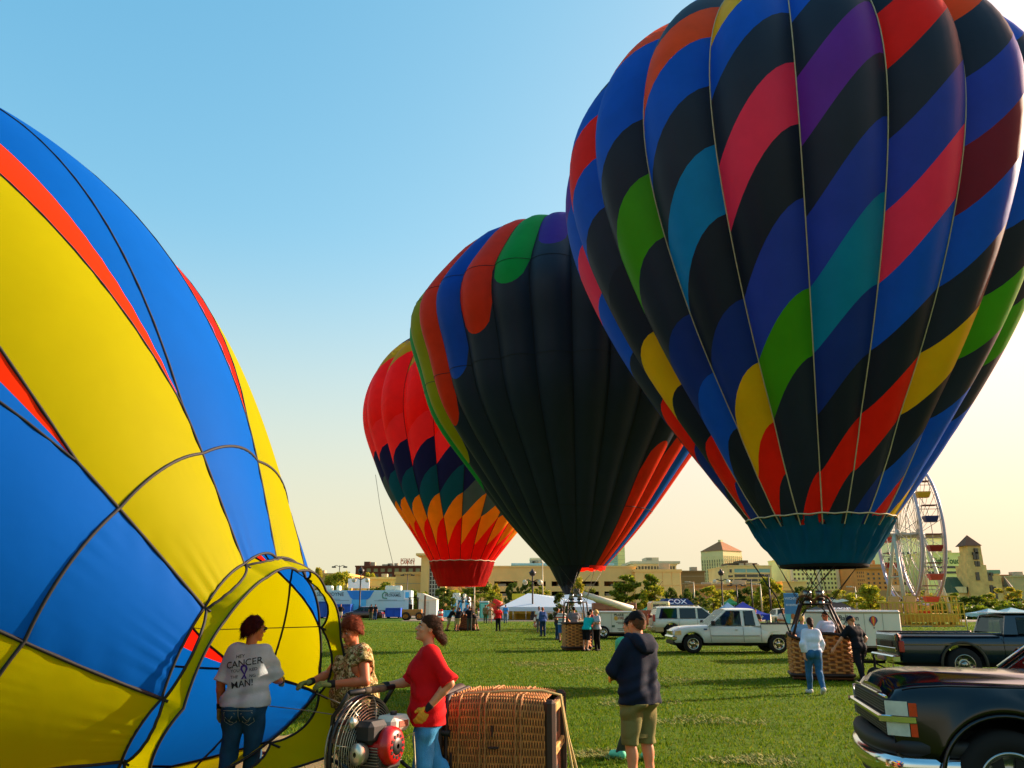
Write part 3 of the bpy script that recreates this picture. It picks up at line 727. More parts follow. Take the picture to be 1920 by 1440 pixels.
# the stone castle-like town hall
def castle():
    y = 260; zb = .5; m = mat('rough_limestone', '#d2b068', .9, var=.25, scale=.5, bump=.4, bscale=4); gr = mat('green_slate', '#3c5238', .8, var=.2, scale=.6); rd = mat('tower_tile', '#6b4a33', .8, var=.2, scale=1)
    o = W2(1820, 1100, y)
    root = thing('stone_town_hall', 'stone castle-like hall with a tall pointed tower and green slate roofs', 'town hall', (o.x, y, zb))
    def bx(p0, p1, pt, d0, d1, name='wall', mm=m, pb=None):
        a, b = W2(p0, pt, y), W2(p1, pt, y); z0 = 0 if pb is None else W2(p0, pb, y).z-zb
        MB().box(a.x-o.x, b.x-o.x, d0, d1, z0, a.z-zb).obj(name, mm, root); return a, b
    bx(1807, 1832, 1024, -2, 3); bx(1806, 1834, 1042, -2.3, 3.3); bx(1804, 1840, 1060, -2.6, 4, 'buttress')
    q = W2(1817, 1024, y); t = W2(1814, 1003, y); w = 2.9
    x = q.x-o.x+.3
    MB().add([(x-w, -2.6, q.z-zb), (x+w-.6, -2.6, q.z-zb), (x+w-.6, 3.4, q.z-zb), (x-w, 3.4, q.z-zb), (x-.3, .4, t.z-zb)], [(0, 1, 4), (1, 2, 4), (2, 3, 4), (3, 0, 4), (3, 2, 1, 0)]).obj('tower_roof', rd, root)
    for (px, py, w_, h_) in ((1822, 1034, .5, .8), (1819, 1043, .45, 1.1), (1823.5, 1043, .45, 1.1), (1822, 1058, .4, .8), (1826, 1058, .4, .8), (1824, 1081, .5, 1.2)):
        c = W2(px, py, y); MB().box(c.x-o.x-w_, c.x-o.x+w_, -2.75 if py < 1070 else -2.95, -1.9, c.z-zb-h_, c.z-zb+h_).obj('window', dark_pane, root)
    bx(1772, 1880, 1112, -1, 12)
    def gable(p0, p1, pe, pr, d0, d1, mm=gr):
        a, b = W2(p0, pe, y), W2(p1, pe, y); r = W2(p0, pr, y).z-zb; e = a.z-zb
        x0, x1 = a.x-o.x, b.x-o.x; ym = (d0+d1)/2
        MB().add([(x0, d0-.3, e), (x1, d0-.3, e), (x1, d1, e), (x0, d1, e), (x0+.6, ym, r), (x1-.6, ym, r)], [(0, 1, 5, 4), (2, 3, 4, 5), (1, 2, 5), (3, 0, 4), (3, 2, 1, 0)]).obj('roof', mm, root)
    gable(1788, 1822, 1112, 1081, -1, 9); gable(1816, 1840, 1112, 1085, -1, 8); gable(1860, 1882, 1112, 1083, -1, 9)
    a, b = bx(1834, 1868, 1080, -2.4, 8)
    bx(1842, 1868, 1076, -1.8, 7); MB().box(b.x-o.x-6.2, b.x-o.x+.3, -2, 7, a.z-zb+.6, W2(1850, 1069, y).z-zb).obj('roof', mat('pale_copper', '#7d9a74', .7), root)
    for (px, py, w_, h_) in ((1846, 1106, .5, .9), (1851, 1105, .5, 1.2), (1856, 1106, .5, .9), (1849, 1120, .9, 1.3), (1857, 1120, .9, 1.3), (1845, 1085, .4, .7), (1850, 1085, .4, .7), (1843, 1077, .4, .5), (1851, 1077, .4, .5)):
        c = W2(px, py, y); MB().box(c.x-o.x-w_, c.x-o.x+w_, -2.55, -1.7, c.z-zb-h_, c.z-zb+h_).obj('window', dark_pane, root)
    c0 = W2(1882, 1100, y); c1 = W2(1880, 1079, y); r = 2.2
    MB().lathe([(r*.8, 0), (r*.8, c0.z-zb)], 12, 0, (c0.x-o.x, -.5, 0)).obj('turret', m, root)
    MB().lathe([(r, c0.z-zb-.1), (.02, c1.z-zb)], 12, 0, (c0.x-o.x, -.5, 0), smooth=False).obj('turret_roof', mat('turret_slate', '#4e4a2e', .8, var=.2, scale=1), root)
    for px in (1797, 1806, 1812):
        c = W2(px, 1106, y); MB().box(c.x-o.x-.7, c.x-o.x+.7, -1.6, .5, c.z-zb-.9, c.z-zb+.9).obj('dormer', mat('dormer_stone', '#e4ca8c', .8), root)
castle()
building('grey_block', 'plain grey-green building at the far right edge', 1898, 1960, 1082, 290, 20, '#93906a')
building('brick_building', 'low reddish brick roofs behind the stone hall, far right', 1862, 1930, 1080, 330, 20, '#8a5c38')
# elevated road behind the trees on the right
y = 250; a = W2(1440, 1107, y); b = W2(1700, 1107, y)
root = thing('viaduct', 'low brown viaduct wall with pilasters under the cream hotel', 'viaduct', ((a.x+b.x)/2, y, .5))
vm = mat('viaduct_concrete', '#a5834e', .9, var=.15, scale=.3); w = (b.x-a.x)/2
MB().box(-w, w, 0, 3, a.z-3, a.z-.5).obj('deck', vm, root)
pm = MB(); pm.box(-.5, .5, -.3, 2.5, 0, a.z-3); pm = pm.mesh('pier', vm)
for i in range(18):
    o = link('pier', pm, root); o.location = (-w+2*w*(i+.5)/18, 0, 0)
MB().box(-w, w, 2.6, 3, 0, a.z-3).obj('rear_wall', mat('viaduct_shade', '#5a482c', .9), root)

# ---------------------------------------------------------------- trees
LEAF = {}
def leaf_mat(k):
    cols = {'dark': ((.035, .07, .006), (.12, .17, .014)), 'mid': ((.07, .12, .006), (.25, .29, .014)), 'light': ((.14, .19, .006), (.45, .42, .025)), 'gold': ((.2, .2, .008), (.52, .44, .03))}[k]
    n_ = 'leaves_'+k
    if n_ in MATS: return MATS[n_]
    m = bpy.data.materials.new(n_); m.use_nodes = True; MATS[n_] = m
    n = m.node_tree.nodes; L = m.node_tree.links; p = n['Principled BSDF']; p.inputs['Roughness'].default_value = .6; p.inputs['Specular IOR Level'].default_value = .25
    g = n.new('ShaderNodeNewGeometry'); r = n.new('ShaderNodeValToRGB'); L.new(g.outputs['Random Per Island'], r.inputs[0])
    r.color_ramp.elements[0].color = (*cols[0], 1); r.color_ramp.elements[1].color = (*cols[1], 1); L.new(r.outputs[0], p.inputs['Base Color'])
    t = n.new('ShaderNodeBsdfTranslucent'); L.new(r.outputs[0], t.inputs[0]); mx = n.new('ShaderNodeMixShader'); mx.inputs[0].default_value = .45
    L.new(p.outputs[0], mx.inputs[1]); L.new(t.outputs[0], mx.inputs[2]); L.new(mx.outputs[0], n['Material Output'].inputs[0]); return m
bark = mat('bark', '#4a3b28', .95, var=.3, scale=3, bump=.5, bscale=12)
def crown_mesh(kind, shape, seed, nleaf=6000, leaf=.085):
    r = np.random.default_rng(seed); C = []
    nc = {'round': 46, 'column': 36, 'layer': 44, 'loose': 34}[shape]
    for i in range(nc):
        z = r.uniform(.08, 1.0)
        if shape == 'column': R_ = .42*sin(pi*min(1, (z*.86+.12)))**.6
        elif shape == 'layer': z = z*.85+.1*round(z*4)/4+r.normal()*.02; R_ = .52*(1.08-z*.75)*(.75+.25*sin(z*26))
        elif shape == 'loose': R_ = .5*sin(pi*min(1, z*.8+.15))**.5
        else: R_ = .5*sin(pi*min(.98, z*.75+.2))**.6
        a = r.uniform(0, 2*pi); q = R_*sqrt_(r.uniform(.15, 1))
        C.append((q*cos(a), q*sin(a), z, r.uniform(.06, .15)))
    C = np.array(C); pick = r.integers(0, nc, nleaf)
    d = r.normal(size=(nleaf, 3)); d /= np.linalg.norm(d, axis=1)[:, None]; d *= (r.random((nleaf, 1))**.6)
    d[:, 2] *= .65 if shape == 'layer' else .85
    P = C[pick, :3]+d*C[pick, 3:4]
    u = r.normal(size=(nleaf, 3)); u /= np.linalg.norm(u, axis=1)[:, None]; v = np.cross(u, r.normal(size=(nleaf, 3))); v /= np.linalg.norm(v, axis=1)[:, None]
    s = leaf*r.uniform(.4, 1, (nleaf, 1))*.5
    V = np.stack([P-u*s, P+v*s*.6, P+u*s, P-v*s*.6], 1).reshape(-1, 3)
    return fast_mesh('crown', V, np.arange(nleaf*4).reshape(-1, 4), leaf_mat(kind), False)
def sqrt_(x): return math.sqrt(x)
def trunk_mesh(seed):
    r = random.Random(seed); mb = MB()
    mb.tube([(0, 0, -.05), (.01, 0, .2), (r.uniform(-.03, .03), 0, .5), (0, .02, .85)], [.035, .026, .017, .006], 7)
    for i in range(6):
        a = r.uniform(0, 6.3); z = r.uniform(.22, .55); q = r.uniform(.2, .36)
        mb.tube([(0, 0, z), (q*.5*cos(a), q*.5*sin(a), z+.12), (q*cos(a), q*sin(a), z+.28)], [.013, .009, .004], 5)
    return mb.mesh('trunk', bark)
CR = {}; TR = [trunk_mesh(i) for i in range(3)]; NT = [0]
def tree(px, pyt, y, wpx, kind, shape, label, name='tree', group='trees between the field and the town', lift=.0):
    key = (kind, shape, NT[0] % 2); NT[0] += 1
    if key not in CR: CR[key] = crown_mesh(kind, shape, 11+len(CR))
    b = gx(px, y); t = at(px, pyt, y); h = t.z-b.z; w = wpx/FPX*(y*cos(TILT))*1.5
    root = thing(name, label, 'tree', (t.x, y, b.z), random.uniform(0, 6), group)
    for nm, me in (('trunk', TR[NT[0] % 3]), ('crown', CR[key])):
        o = link(nm, me, root); o.scale = (w, w, h/1.05) if nm == 'crown' else (h*.8, h*.8, h/1.05)
        if nm == 'crown' and lift: o.location.z = lift*h; o.scale.z *= 1-lift
T_ = [
 (590, 1066, 150, 34, 'gold', 'loose', 'thin yellow-green tree at the left end of the toothpaste trailer'),
 (633, 1068, 150, 46, 'light', 'loose', 'yellow-green tree right behind the roof of the toothpaste trailer'),
 (692, 1074, 210, 32, 'light', 'round', 'small pale tree top in front of the brick warehouse'),
 (722, 1091, 165, 44, 'mid', 'round', 'dull green bush-like tree right of the white board'),
 (832, 1103, 112, 34, 'dark', 'round', 'dark round tree just right of the white tent'),
 (862, 1104, 150, 46, 'light', 'loose', 'yellow-green tree under the red balloon skirt'),
 (900, 1098, 135, 56, 'mid', 'round', 'green tree behind the red inflatable'),
 (924, 1090, 140, 26, 'gold', 'column', 'narrow yellow tree in front of the garage wall'),
 (961, 1093, 150, 24, 'dark', 'round', 'small dark tree at the garage opening'),
 (987, 1090, 150, 30, 'dark', 'loose', 'dark thin tree beside the black lamp post'),
 (1012, 1098, 145, 32, 'light', 'loose', 'pale tree right of the black lamp post'),
 (1057, 1112, 68, 34, 'dark', 'round', 'small dark leafy tree by the black scoop'),
 (1084, 1084, 150, 28, 'gold', 'column', 'narrow bright yellow-green tree right of the black scoop'),
 (1106, 1104, 155, 26, 'mid', 'round', 'small round tree behind the crane boom'),
 (1172, 1076, 130, 60, 'mid', 'layer', 'layered green tree behind the big white trailer'),
 (1220, 1071, 130, 42, 'mid', 'layer', 'tall tree with a loose top tuft in front of the panelled hall'),
 (1226, 1098, 128, 44, 'light', 'round', 'yellow-green tree below the tall tufted one'),
 (1258, 1102, 120, 26, 'dark', 'column', 'dark narrow tree above the left end of the navy canopy'),
 (1284, 1102, 120, 28, 'dark', 'column', 'dark narrow tree above the right end of the navy canopy'),
 (1311, 1108, 118, 28, 'dark', 'round', 'dark tree right of the navy canopy'),
 (1336, 1099, 140, 46, 'light', 'round', 'yellow-green tree below the pyramid tower'),
 (1362, 1104, 150, 34, 'light', 'loose', 'pale loose tree right of the dark ornate lamp'),
 (1398, 1101, 135, 38, 'dark', 'round', 'dark tree behind the blue canopy'),
 (1424, 1110, 130, 34, 'light', 'round', 'yellow-green tree between two lamp posts'),
 (1442, 1084, 128, 46, 'light', 'column', 'tall yellow-green tree under the office block corner'),
 (1470, 1112, 140, 30, 'mid', 'round', 'green tree behind the pale blue banner'),
 (1506, 1100, 130, 42, 'dark', 'round', 'dark tree behind the basket burner frame'),
 (1540, 1112, 150, 40, 'light', 'loose', 'pale tree left of the black canopy'),
 (1578, 1106, 150, 44, 'light', 'round', 'yellow-green tree behind the black canopy'),
 (1628, 1093, 100, 48, 'light', 'layer', 'bright yellow-green tree left of the wheel legs'),
 (1722, 1105, 130, 40, 'light', 'loose', 'pale tree behind the wheel base'),
 (1790, 1112, 110, 44, 'mid', 'round', 'green bushy tree right of the yellow fence'),
 (1820, 1118, 105, 46, 'dark', 'round', 'dark bushy tree below the stone hall'),
 (1850, 1114, 105, 46, 'mid', 'round', 'green bushy tree above the dark pickup cab'),
 (1885, 1102, 120, 50, 'gold', 'loose', 'bright yellow tree at the right edge'),
 (1915, 1122, 105, 40, 'dark', 'round', 'dark shrub-like tree at the extreme right')]
for t_ in T_: tree(*t_)
hm_ = MB()
r2 = np.random.default_rng(3); n = 9000
def hedge(px0, px1, pt, y, kind, label, nm='hedge'):
    a = gx(px0, y); b = gx(px1, y); zt = at(px0, pt, y).z-a.z; n = int(220*(b.x-a.x))
    x = r2.uniform(0, b.x-a.x, n); d = r2.uniform(-1, 1, n); top = zt*(.75+.25*np.sin(x*1.1)*np.sin(x*.43+1)); z = top*r2.random(n)**.7
    P = np.stack([x, d*1.2, z], 1); u = r2.normal(size=(n, 3)); u /= np.linalg.norm(u, axis=1)[:, None]; v = np.cross(u, r2.normal(size=(n, 3))); v /= np.linalg.norm(v, axis=1)[:, None]; s = r2.uniform(.15, .4, (n, 1))
    V = np.stack([P-u*s, P+v*s*.6, P+u*s, P-v*s*.6], 1).reshape(-1, 3)
    o = link(nm, fast_mesh(nm, V, np.arange(n*4).reshape(-1, 4), leaf_mat(kind), False)); o.location = a
    tag(o, label, 'hedge')
hedge(1745, 1925, 1128, 100, 'mid', 'long green hedge behind the dark pickup, below the stone hall')
hedge(1440, 1680, 1124, 160, 'mid', 'line of low shrubs in front of the viaduct')
hedge(1230, 1440, 1122, 160, 'dark', 'dark shrub line behind the canopies right of the middle')
hedge(600, 800, 1100, 168, 'mid', 'green shrub line behind the toothpaste trailer')

# ---------------------------------------------------------------- lamp posts
iron = mat('black_iron', '#15130f', .5, spec=.5); galv = mat('galvanised_post', '#a49a7c', .5, metal=.3); lampg = mat('lamp_globe', '#c9c0a0', .3)
def lamp(px, pyt, y, style, label):
    b = gx(px, y); h = at(px, pyt, y).z-b.z
    root = thing('street_lamp', label, 'lamp post', b, 0, 'lamp posts around the field')
    m = iron if style in ('ornate', 'twin', 'plain') else galv
    if style == 'ornate':
        MB().lathe([(.3, 0), (.3, .5), (.2, .6), (.16, 1.2), (.1, 1.5), (.08, h*.85)], 10).obj('post', m, root)
        MB().lathe([(.08, h*.85), (.3, h*.87), (.42, h*.93), (.2, h*.95), (.05, h)], 10).obj('lantern', m, root)
        for sx in (-1, 1):
            MB().tube([(0, 0, h*.74), (sx*.5, 0, h*.78), (sx*.85, 0, h*.76)], .06, 6).obj('arm', m, root); MB().ball((sx*.85, 0, h*.73), .3, 10).obj('globe', lampg, root)
    elif style == 'twin':
        MB().tube([(0, 0, 0), (0, 0, h)], [.12, .07], 8).obj('post', m, root)
        for sx in (-1, 1): MB().tube([(0, 0, h*.97), (sx*.6, 0, h), (sx*1.0, 0, h*.98)], .05, 6).obj('arm', m, root); MB().bbox(sx*1.0-.35, sx*1.0+.35, -.2, .2, h*.95, h*.98, .03).obj('lamp_head', m, root)
    else:
        MB().tube([(0, 0, 0), (0, 0, h)], [.13, .07], 8).obj('post', m, root)
        MB().tube([(0, 0, h-.1), (-.7, 0, h)], .05, 6).obj('arm', m, root); MB().bbox(-1.2, -.5, -.2, .2, h-.12, h+.08, .04).obj('lamp_head', m, root)
for a_ in [(673, 1062, 108, 'ornate', 'black ornate lamp post in front of the toothpaste trailer'), (632, 1060, 150, 'twin', 'twin-headed lamp post among the yellow-green trees at far left'),
           (762, 1076, 165, 'twin', 'thin dark lamp post in front of the tan wing'), (999, 1066, 96, 'ornate', 'black ornate lamp post in front of the pale blue tent'),
           (1018, 1054, 130, 'single', 'tall grey lamp post beside the black scoop'), (1357, 1066, 110, 'ornate', 'black ornate lamp post in front of the pyramid tower'),
           (1304, 1091, 118, 'single', 'pale thin lamp post right of the navy canopy'), (1413, 1086, 112, 'plain', 'dark post behind the blue canopy'),
           (1430, 1095, 118, 'single', 'pale floodlight post under the office block'), (1447, 1078, 105, 'plain', 'dark post at the corner of the office block'),
           (1385, 1096, 125, 'twin', 'twin lamp post left of the blue canopy'), (1609, 1100, 120, 'single', 'thin post in front of the brown brick hotel'), (889, 1100, 110, 'single', 'pale flagless pole under the red skirt')]: lamp(*a_)
# ---------------------------------------------------------------- Ferris wheel
def ferris():
    y = 80; c = at(1703, 1002, y); zb = .28; hz = c.z-zb; Rw = 6.55; ax = .95
    root = thing('ferris_wheel', 'tall white Ferris wheel seen nearly edge-on at the right, with red, blue and yellow tubs', 'Ferris wheel', (c.x, y, zb), R(-97.6))
    # local x runs in the plane of the wheel, local y along the axle
    wh = mat('ride_white', '#a39c8e', .45, var=.1); lil = mat('ride_lilac', '#a9a0b0', .4, var=.1)
    for s in (-1, 1):
        for q, r in ((Rw, .14), (Rw-.55, .045), (Rw*.55, .04)):
            MB().tube([(q*cos(a), s*ax, hz+q*sin(a)) for a in np.linspace(0, 2*pi, 65)[:-1]], r, 6, closed=True).obj('rim', lil if q == Rw else wh, root)
        for k in range(16):
            a = 2*pi*k/16+.13
            MB().tube([(0, s*ax*.9, hz), (Rw*cos(a), s*ax, hz+Rw*sin(a))], .028, 5).obj('spoke', wh, root)
            b = a+pi/16
            MB().tube([(.5*cos(a), s*ax*.9, hz+.5*sin(a)), ((Rw-.5)*cos(b), s*ax, hz+(Rw-.5)*sin(b))], .018, 4).obj('brace', wh, root)
        MB().lathe([(.02, -.12), (.5, -.1), (.5, .1), (.02, .12)], 16, 0, (0, s*ax, hz), 'y').obj('hub', wh, root)
    MB().cyl((0, -1.5, hz), (0, 1.5, hz), .12).obj('axle', wh, root)
    cols = ['#8e1518', '#2a2660', '#c99622', '#c9a038', '#c9483a', '#8e1518', '#c99622', '#c9483a', '#b8342a', '#8e1518', '#d8cca8', '#2a2660', '#c99622', '#b8342a', '#c9483a', '#c9483a']
    for k in range(16):
        a = 2*pi*k/16-.13; x, z = Rw*cos(a), hz+Rw*sin(a); m = mat('tub_%s' % cols[k], cols[k], .4, var=.08)
        P = []
        for t, w, d in ((-1.15, .42, .62), (-.75, .62, .8), (-.62, .64, .82)):
            P.append([(x+w*cos(q)*1.0, d*sin(q)*1.0, z+t) for q in np.linspace(pi/4, pi/4+2*pi, 5)[:-1]])
        mb = MB(); mb.grid(np.array(P)*1.0, 0, False, False, True); o0 = len(mb.v); mb.f.append((0, 3, 2, 1)); mb.m.append(0); mb.s.append(False)
        mb.obj('tub', m, root)
        MB().bbox(x-.42, x+.42, -.6, .6, z+.28, z+.36, .02).obj('canopy', mat('tub_canopy', '#6e3a34', .6), root)
        for s in (-1, 1): MB().tube([(x, s*.62, z+.32), (x, s*.7, z), (x+.2, s*.56, z-.62)], .025, 4).obj('hanger', wh, root)
        MB().cyl((x, -ax, z), (x, ax, z), .035, n=6).obj('seat_bar', wh, root)
    for s in (-1, 1):
        for dx in (-2.9, 2.9): MB().tube([(0, s*1.3, hz), (dx, s*1.9, 1.0)], [.16, .2], 8).obj('leg', mat('ride_pale_green', '#b0b39a', .5), root)
        MB().tube([(-1.5, s*1.6, hz*.52), (1.5, s*1.6, hz*.52)], .07, 6).obj('leg_tie', MATS['ride_pale_green'], root)
    MB().box(-3.6, 3.6, -2.3, 2.3, .25, 1.0).obj('deck', mat('ride_yellow', '#b8922a', .6, var=.2), root)
    for sx in (-3, 0, 3):
        for sy in (-1.9, 1.9): MB().box(sx-.2, sx+.2, sy-.2, sy+.2, 0, .25).obj('foot', MATS['ride_yellow'], root)
ferris()
def fence(px0, px1, pt, pb, y, n, label, nm='ride_fence'):
    ye = mat('fence_yellow', '#c2a02c', .5, var=.2); a = at(px0, pb, y); b = at(px1, pb, y); z1 = at(px0, pt, y).z; zb = gz(y)
    root = thing(nm, label, 'fence', (a.x, y, zb)); w = b.x-a.x; h = z1-zb; lo = max(.05, a.z-zb)
    for z in (lo, (lo+h)/2, h): MB().box(0, w, -.04, .04, z-.05, z+.05).obj('rail', ye, root)
    me = MB(); me.box(-.035, .035, -.035, .035, 0, h); me = me.mesh('bar', ye)
    for i in range(n+1): o = link('bar', me, root); o.location.x = w*i/n
    return root
fence(1655, 1812, 1130, 1176, 74, 20, 'yellow barred fence round the foot of the Ferris wheel')
fence(1700, 1800, 1118, 1172, 77, 10, 'taller yellow barred gate frame right behind the low yellow fence', 'ride_gate')
def booth():
    y = 75; a = at(1676, 1122, y); zb = gz(y)
    root = thing('ticket_booth', 'small tan two-panel control booth under the Ferris wheel', 'booth', (a.x, y, zb)); m = mat('booth_tan', '#b58a4a', .7, var=.15)
    MB().bbox(-.7, .7, 0, 1.4, 0, a.z-zb-.4, .03).obj('body', m, root)
    for x in (-.1, 1.35): MB().bbox(x-.45, x+.45, -.3, -.05, 1.1, 2.5, .03).obj('sign_board', mat('sign_tan', '#c79a5c', .6), root)
    MB().box(-.85, .85, -.2, 1.6, a.z-zb-.38, a.z-zb-.26).obj('roof', mat('fence_yellow', '#c2a02c'), root)
    MB().box(-.45, .35, -.06, .02, 1.0, 1.8).obj('window', dark_pane, root)
booth()
def skirt_panels():
    y = 73; a = at(1688, 1188, y); b = at(1812, 1188, y); zb = gz(y); z1 = at(1700, 1177, y).z-zb; w = (b.x-a.x)/6
    root = thing('ride_skirting', 'row of painted red, purple and yellow boards below the yellow fence', 'skirting', (a.x, y, zb))
    for i, cc in enumerate(['#5c3a78', '#c08a5c', '#5c3a78', '#c0321c', '#b01c14', '#4a2a66']):
        MB().bbox(i*w+.03, (i+1)*w-.03, -.06, .06, .05, z1, .02).obj('board', mat('board_'+cc, cc, .5, var=.1), root)
        MB().slab([(i*w+w*.5+w*.38*cos(t), -.065, z1*.5+z1*.38*sin(t)) for t in np.linspace(0, 2*pi, 13)[:-1]], (0, -.02, 0)).obj('painted_motif', mat('motif_%d' % (i % 3), ['#c9a23a', '#8a2a1c', '#d6b070'][i % 3], .5), root)
skirt_panels()

# ---------------------------------------------------------------- tents, stalls, containers
def canopy(px0, px1, pt, pe, y, col, label, name='canopy_tent', text=None, text2=None, tcol='#e8eef2', val=.25, legs=True, top=0., ex=1.35):
    a, b = at(px0, pe, y), at(px1, pe, y); zb = gz(y); ze = a.z-zb; zt = at(px0, pt, y).z-zb; w = (b.x-a.x)/2
    root = thing(name, label, 'tent', ((a.x+b.x)/2, y, zb), 0, 'pop-up canopies and tents'); m = mat('canopy_'+col, col, .6, var=.06, scale=1, trans=.3)
    dd = max(w, 1.4); P = []
    for t in np.linspace(0, 1, 7):
        k = 1-(1-top)*t
        z = ze+(zt-ze)*(t**ex)
        P.append([(w*k*sx*1.0, dd+dd*k*sy, z) for sx, sy in ((-1, -1), (0, -1), (1, -1), (1, 0), (1, 1), (0, 1), (-1, 1), (-1, 0))])
    mb = MB().grid(P, 0, False, False, True)
    if top: mb.f.append(tuple(len(mb.v)-8+i for i in range(8))); mb.m.append(0); mb.s.append(False)
    mb.obj('roof', m, root)
    mb = MB()
    c = [(-w, 0), (w, 0), (w, 2*dd), (-w, 2*dd)]
    for i in range(4):
        p, q = c[i], c[(i+1) % 4]; n = 8; row0 = []; row1 = []
        for j in range(n+1):
            x, yy = p[0]+(q[0]-p[0])*j/n, p[1]+(q[1]-p[1])*j/n
            row0.append((x, yy, ze)); row1.append((x, yy, ze-val+.05*(j % 2)))
        mb.grid([row1, row0], 0, False)
    mb.obj('valance', m, root)
    if legs:
        for p in c: MB().cyl((p[0], p[1], 0), (p[0], p[1], ze), .035, n=6).obj('leg', mat('tent_pole', '#b8b4a6', .4, metal=.4), root)
    for s, sz, f, dz in ((text, .95, .75, .56), (text2, .42, .5, .12)):
        if s:
            mb = MB(); k = dz; zz = ze+(zt-ze)*(k**ex); V, F = text_geo(s, (zt-ze)*sz*f, .02)
            sc_ = (w*1.35*(1-(1-top)*k))/(V[:, 0].max()-V[:, 0].min()); V = V.copy(); V[:, 0] *= sc_
            Q = []
            for vx, vz, _ in V:
                z_ = min(max(zz+vz, ze), zt); t = ((z_-ze)/(zt-ze))**(1/ex); Q.append((vx, dd-dd*(1-(1-top)*t)-.05, z_+.01))
            mb.add(Q, F); mb.obj('lettering', mat('print_'+tcol, tcol, .5), root)
    return root, w, zt, ze
canopy(1238, 1305, 1122, 1138, 70, '#173a78', 'navy pop-up canopy lettered in white behind the white and tan wagon', text='COX', text2='WWW.COX.COM', top=.62, ex=.9)
canopy(1304, 1328, 1135, 1146, 80, '#a8c8d8', 'small pale blue canopy right of the navy lettered one')
canopy(1352, 1394, 1129, 1146, 72, '#8fb8d8', 'pale blue canopy behind the bright blue one')
rt, w, zt, ze = canopy(1368, 1444, 1128, 1152, 52, '#1238b0', 'bright blue canopy behind the white pickup bed', val=.35)
mb = MB(); text_on(mb, 'TEAM  SHOP', (w*.1, -.03, ze-.17), (1, 0, 0), (0, 0, 1), .24, 0, .01); mb.obj('lettering', mat('print_#e8eef2', '#e8eef2'), rt)
rt, w, zt, ze = canopy(1540, 1612, 1118, 1143, 60, '#15181c', 'black pop-up canopy with a white mountain motif and lettering', text2='CHEVROLET', val=.3)
MB().add([(-.9, 1.0-.42, ze+.62), (-.35, .62, ze+.74), (.1, .6, ze+.66), (.5, .62, ze+.74), (.9, .6, ze+.6), (0, .55, ze+.48)], [(0, 5, 4, 3, 2, 1)]).obj('motif', mat('print_#d8d8c8', '#d8d8c8'), rt)
canopy(896, 918, 1131, 1142, 105, '#c8281c', 'small red canopy left of the red inflatable')
canopy(1212, 1238, 1130, 1143, 90, '#3aa870', 'small green canopy left of the navy lettered one')
canopy(1362, 1386, 1121, 1131, 125, '#2e9a58', 'small green canopy top behind the pale blue one')
canopy(1850, 1900, 1141, 1150, 60, '#a9d2e0', 'pale blue canopy top peeping over the dark pickup cab')
canopy(1886, 1950, 1139, 1149, 62, '#9ccada', 'second pale blue canopy top at the right edge')
def marquee(px0, px1, ppk, pr, pe, y, col, label, ridge):
    a, b = at(px0, pe, y), at(px1, pe, y); zb = gz(y); ze = a.z-zb; zr = at(px0, pr, y).z-zb; zp = at(px0, ppk, y).z-zb; x0 = a.x; root = thing('marquee', label, 'tent', (a.x, y, zb), 0, 'pop-up canopies and tents')
    m = mat('marquee_'+col, col, .6, var=.05, trans=.3); w = b.x-a.x; d = 9.
    xs = [at(p, pe, y).x-x0 for p in ridge]
    F = []; V = [(0, 0, ze), (w, 0, ze), (w, d, ze), (0, d, ze)]+[(x, d/2, zp if i in (0, len(xs)-1) else zr) for i, x in enumerate(xs)]
    n = len(xs); F.append(tuple([0, 1]+[4+i for i in range(n-1, -1, -1)])); F.append(tuple([2, 3]+[4+i for i in range(n)])); F.append((3, 0, 4)); F.append((1, 2, 4+n-1))
    MB().add(V, F).obj('roof', m, root)
    MB().box(0, w, -.03, .03, ze-.45, ze).obj('valance', m, root)
    MB().box(0, w, d-.05, d, 0, ze).obj('rear_wall', mat('marquee_wall', '#b9c6cf', .7, trans=.3), root)
    for i in range(9):
        x = w*i/8; MB().cyl((x, .05, 0), (x, .05, ze), .05, n=6).obj('pole', mat('tent_pole', '#b8b4a6'), root)
    return root, w
rt, w = marquee(938, 1130, 1111, 1117, 1138, 95, '#cfe2ee', 'long pale blue marquee with two peaks behind the launch field', (992, 1040, 1096))
tb = mat('stall_wood', '#c8a24c', .8, var=.2)
for i in range(5):
    x = at(950+i*32, 1150, 97).x
    t = thing('trestle_table', ['leftmost wooden stall table under the pale blue marquee', 'second wooden stall table from the left under the marquee', 'wooden stall table in the middle of the marquee', 'wooden stall table under the marquee behind the couple in white and denim', 'rightmost wooden stall table under the pale blue marquee'][i], 'table', (x, 98+.5*(i % 2), gz(97)), 0, 'stall tables under the marquee')
    MB().bbox(-1.1, 1.1, -.4, .4, .72, .78, .01).obj('tabletop', tb, t)
    for sx in (-1, 1): MB().box(sx*.9-.04, sx*.9+.04, -.35, .35, 0, .72).obj('leg', tb, t)
t = thing('stall_counter', 'yellow stall counter under the left half of the marquee', 'counter', (at(980, 1150, 99).x, 99, gz(97))); MB().bbox(-1.6, 1.6, 0, .7, 0, 1.1, .03).obj('body', mat('stall_yellow', '#c09a1c', .7), t); MB().bbox(-1.7, 1.7, -.1, .8, 1.12, 1.18, .01).obj('counter_top', tb, t); MB().box(-1.5, 1.5, .72, .78, 1.2, 2.2).obj('back_board', mat('stall_yellow2', '#d0b060'), t)
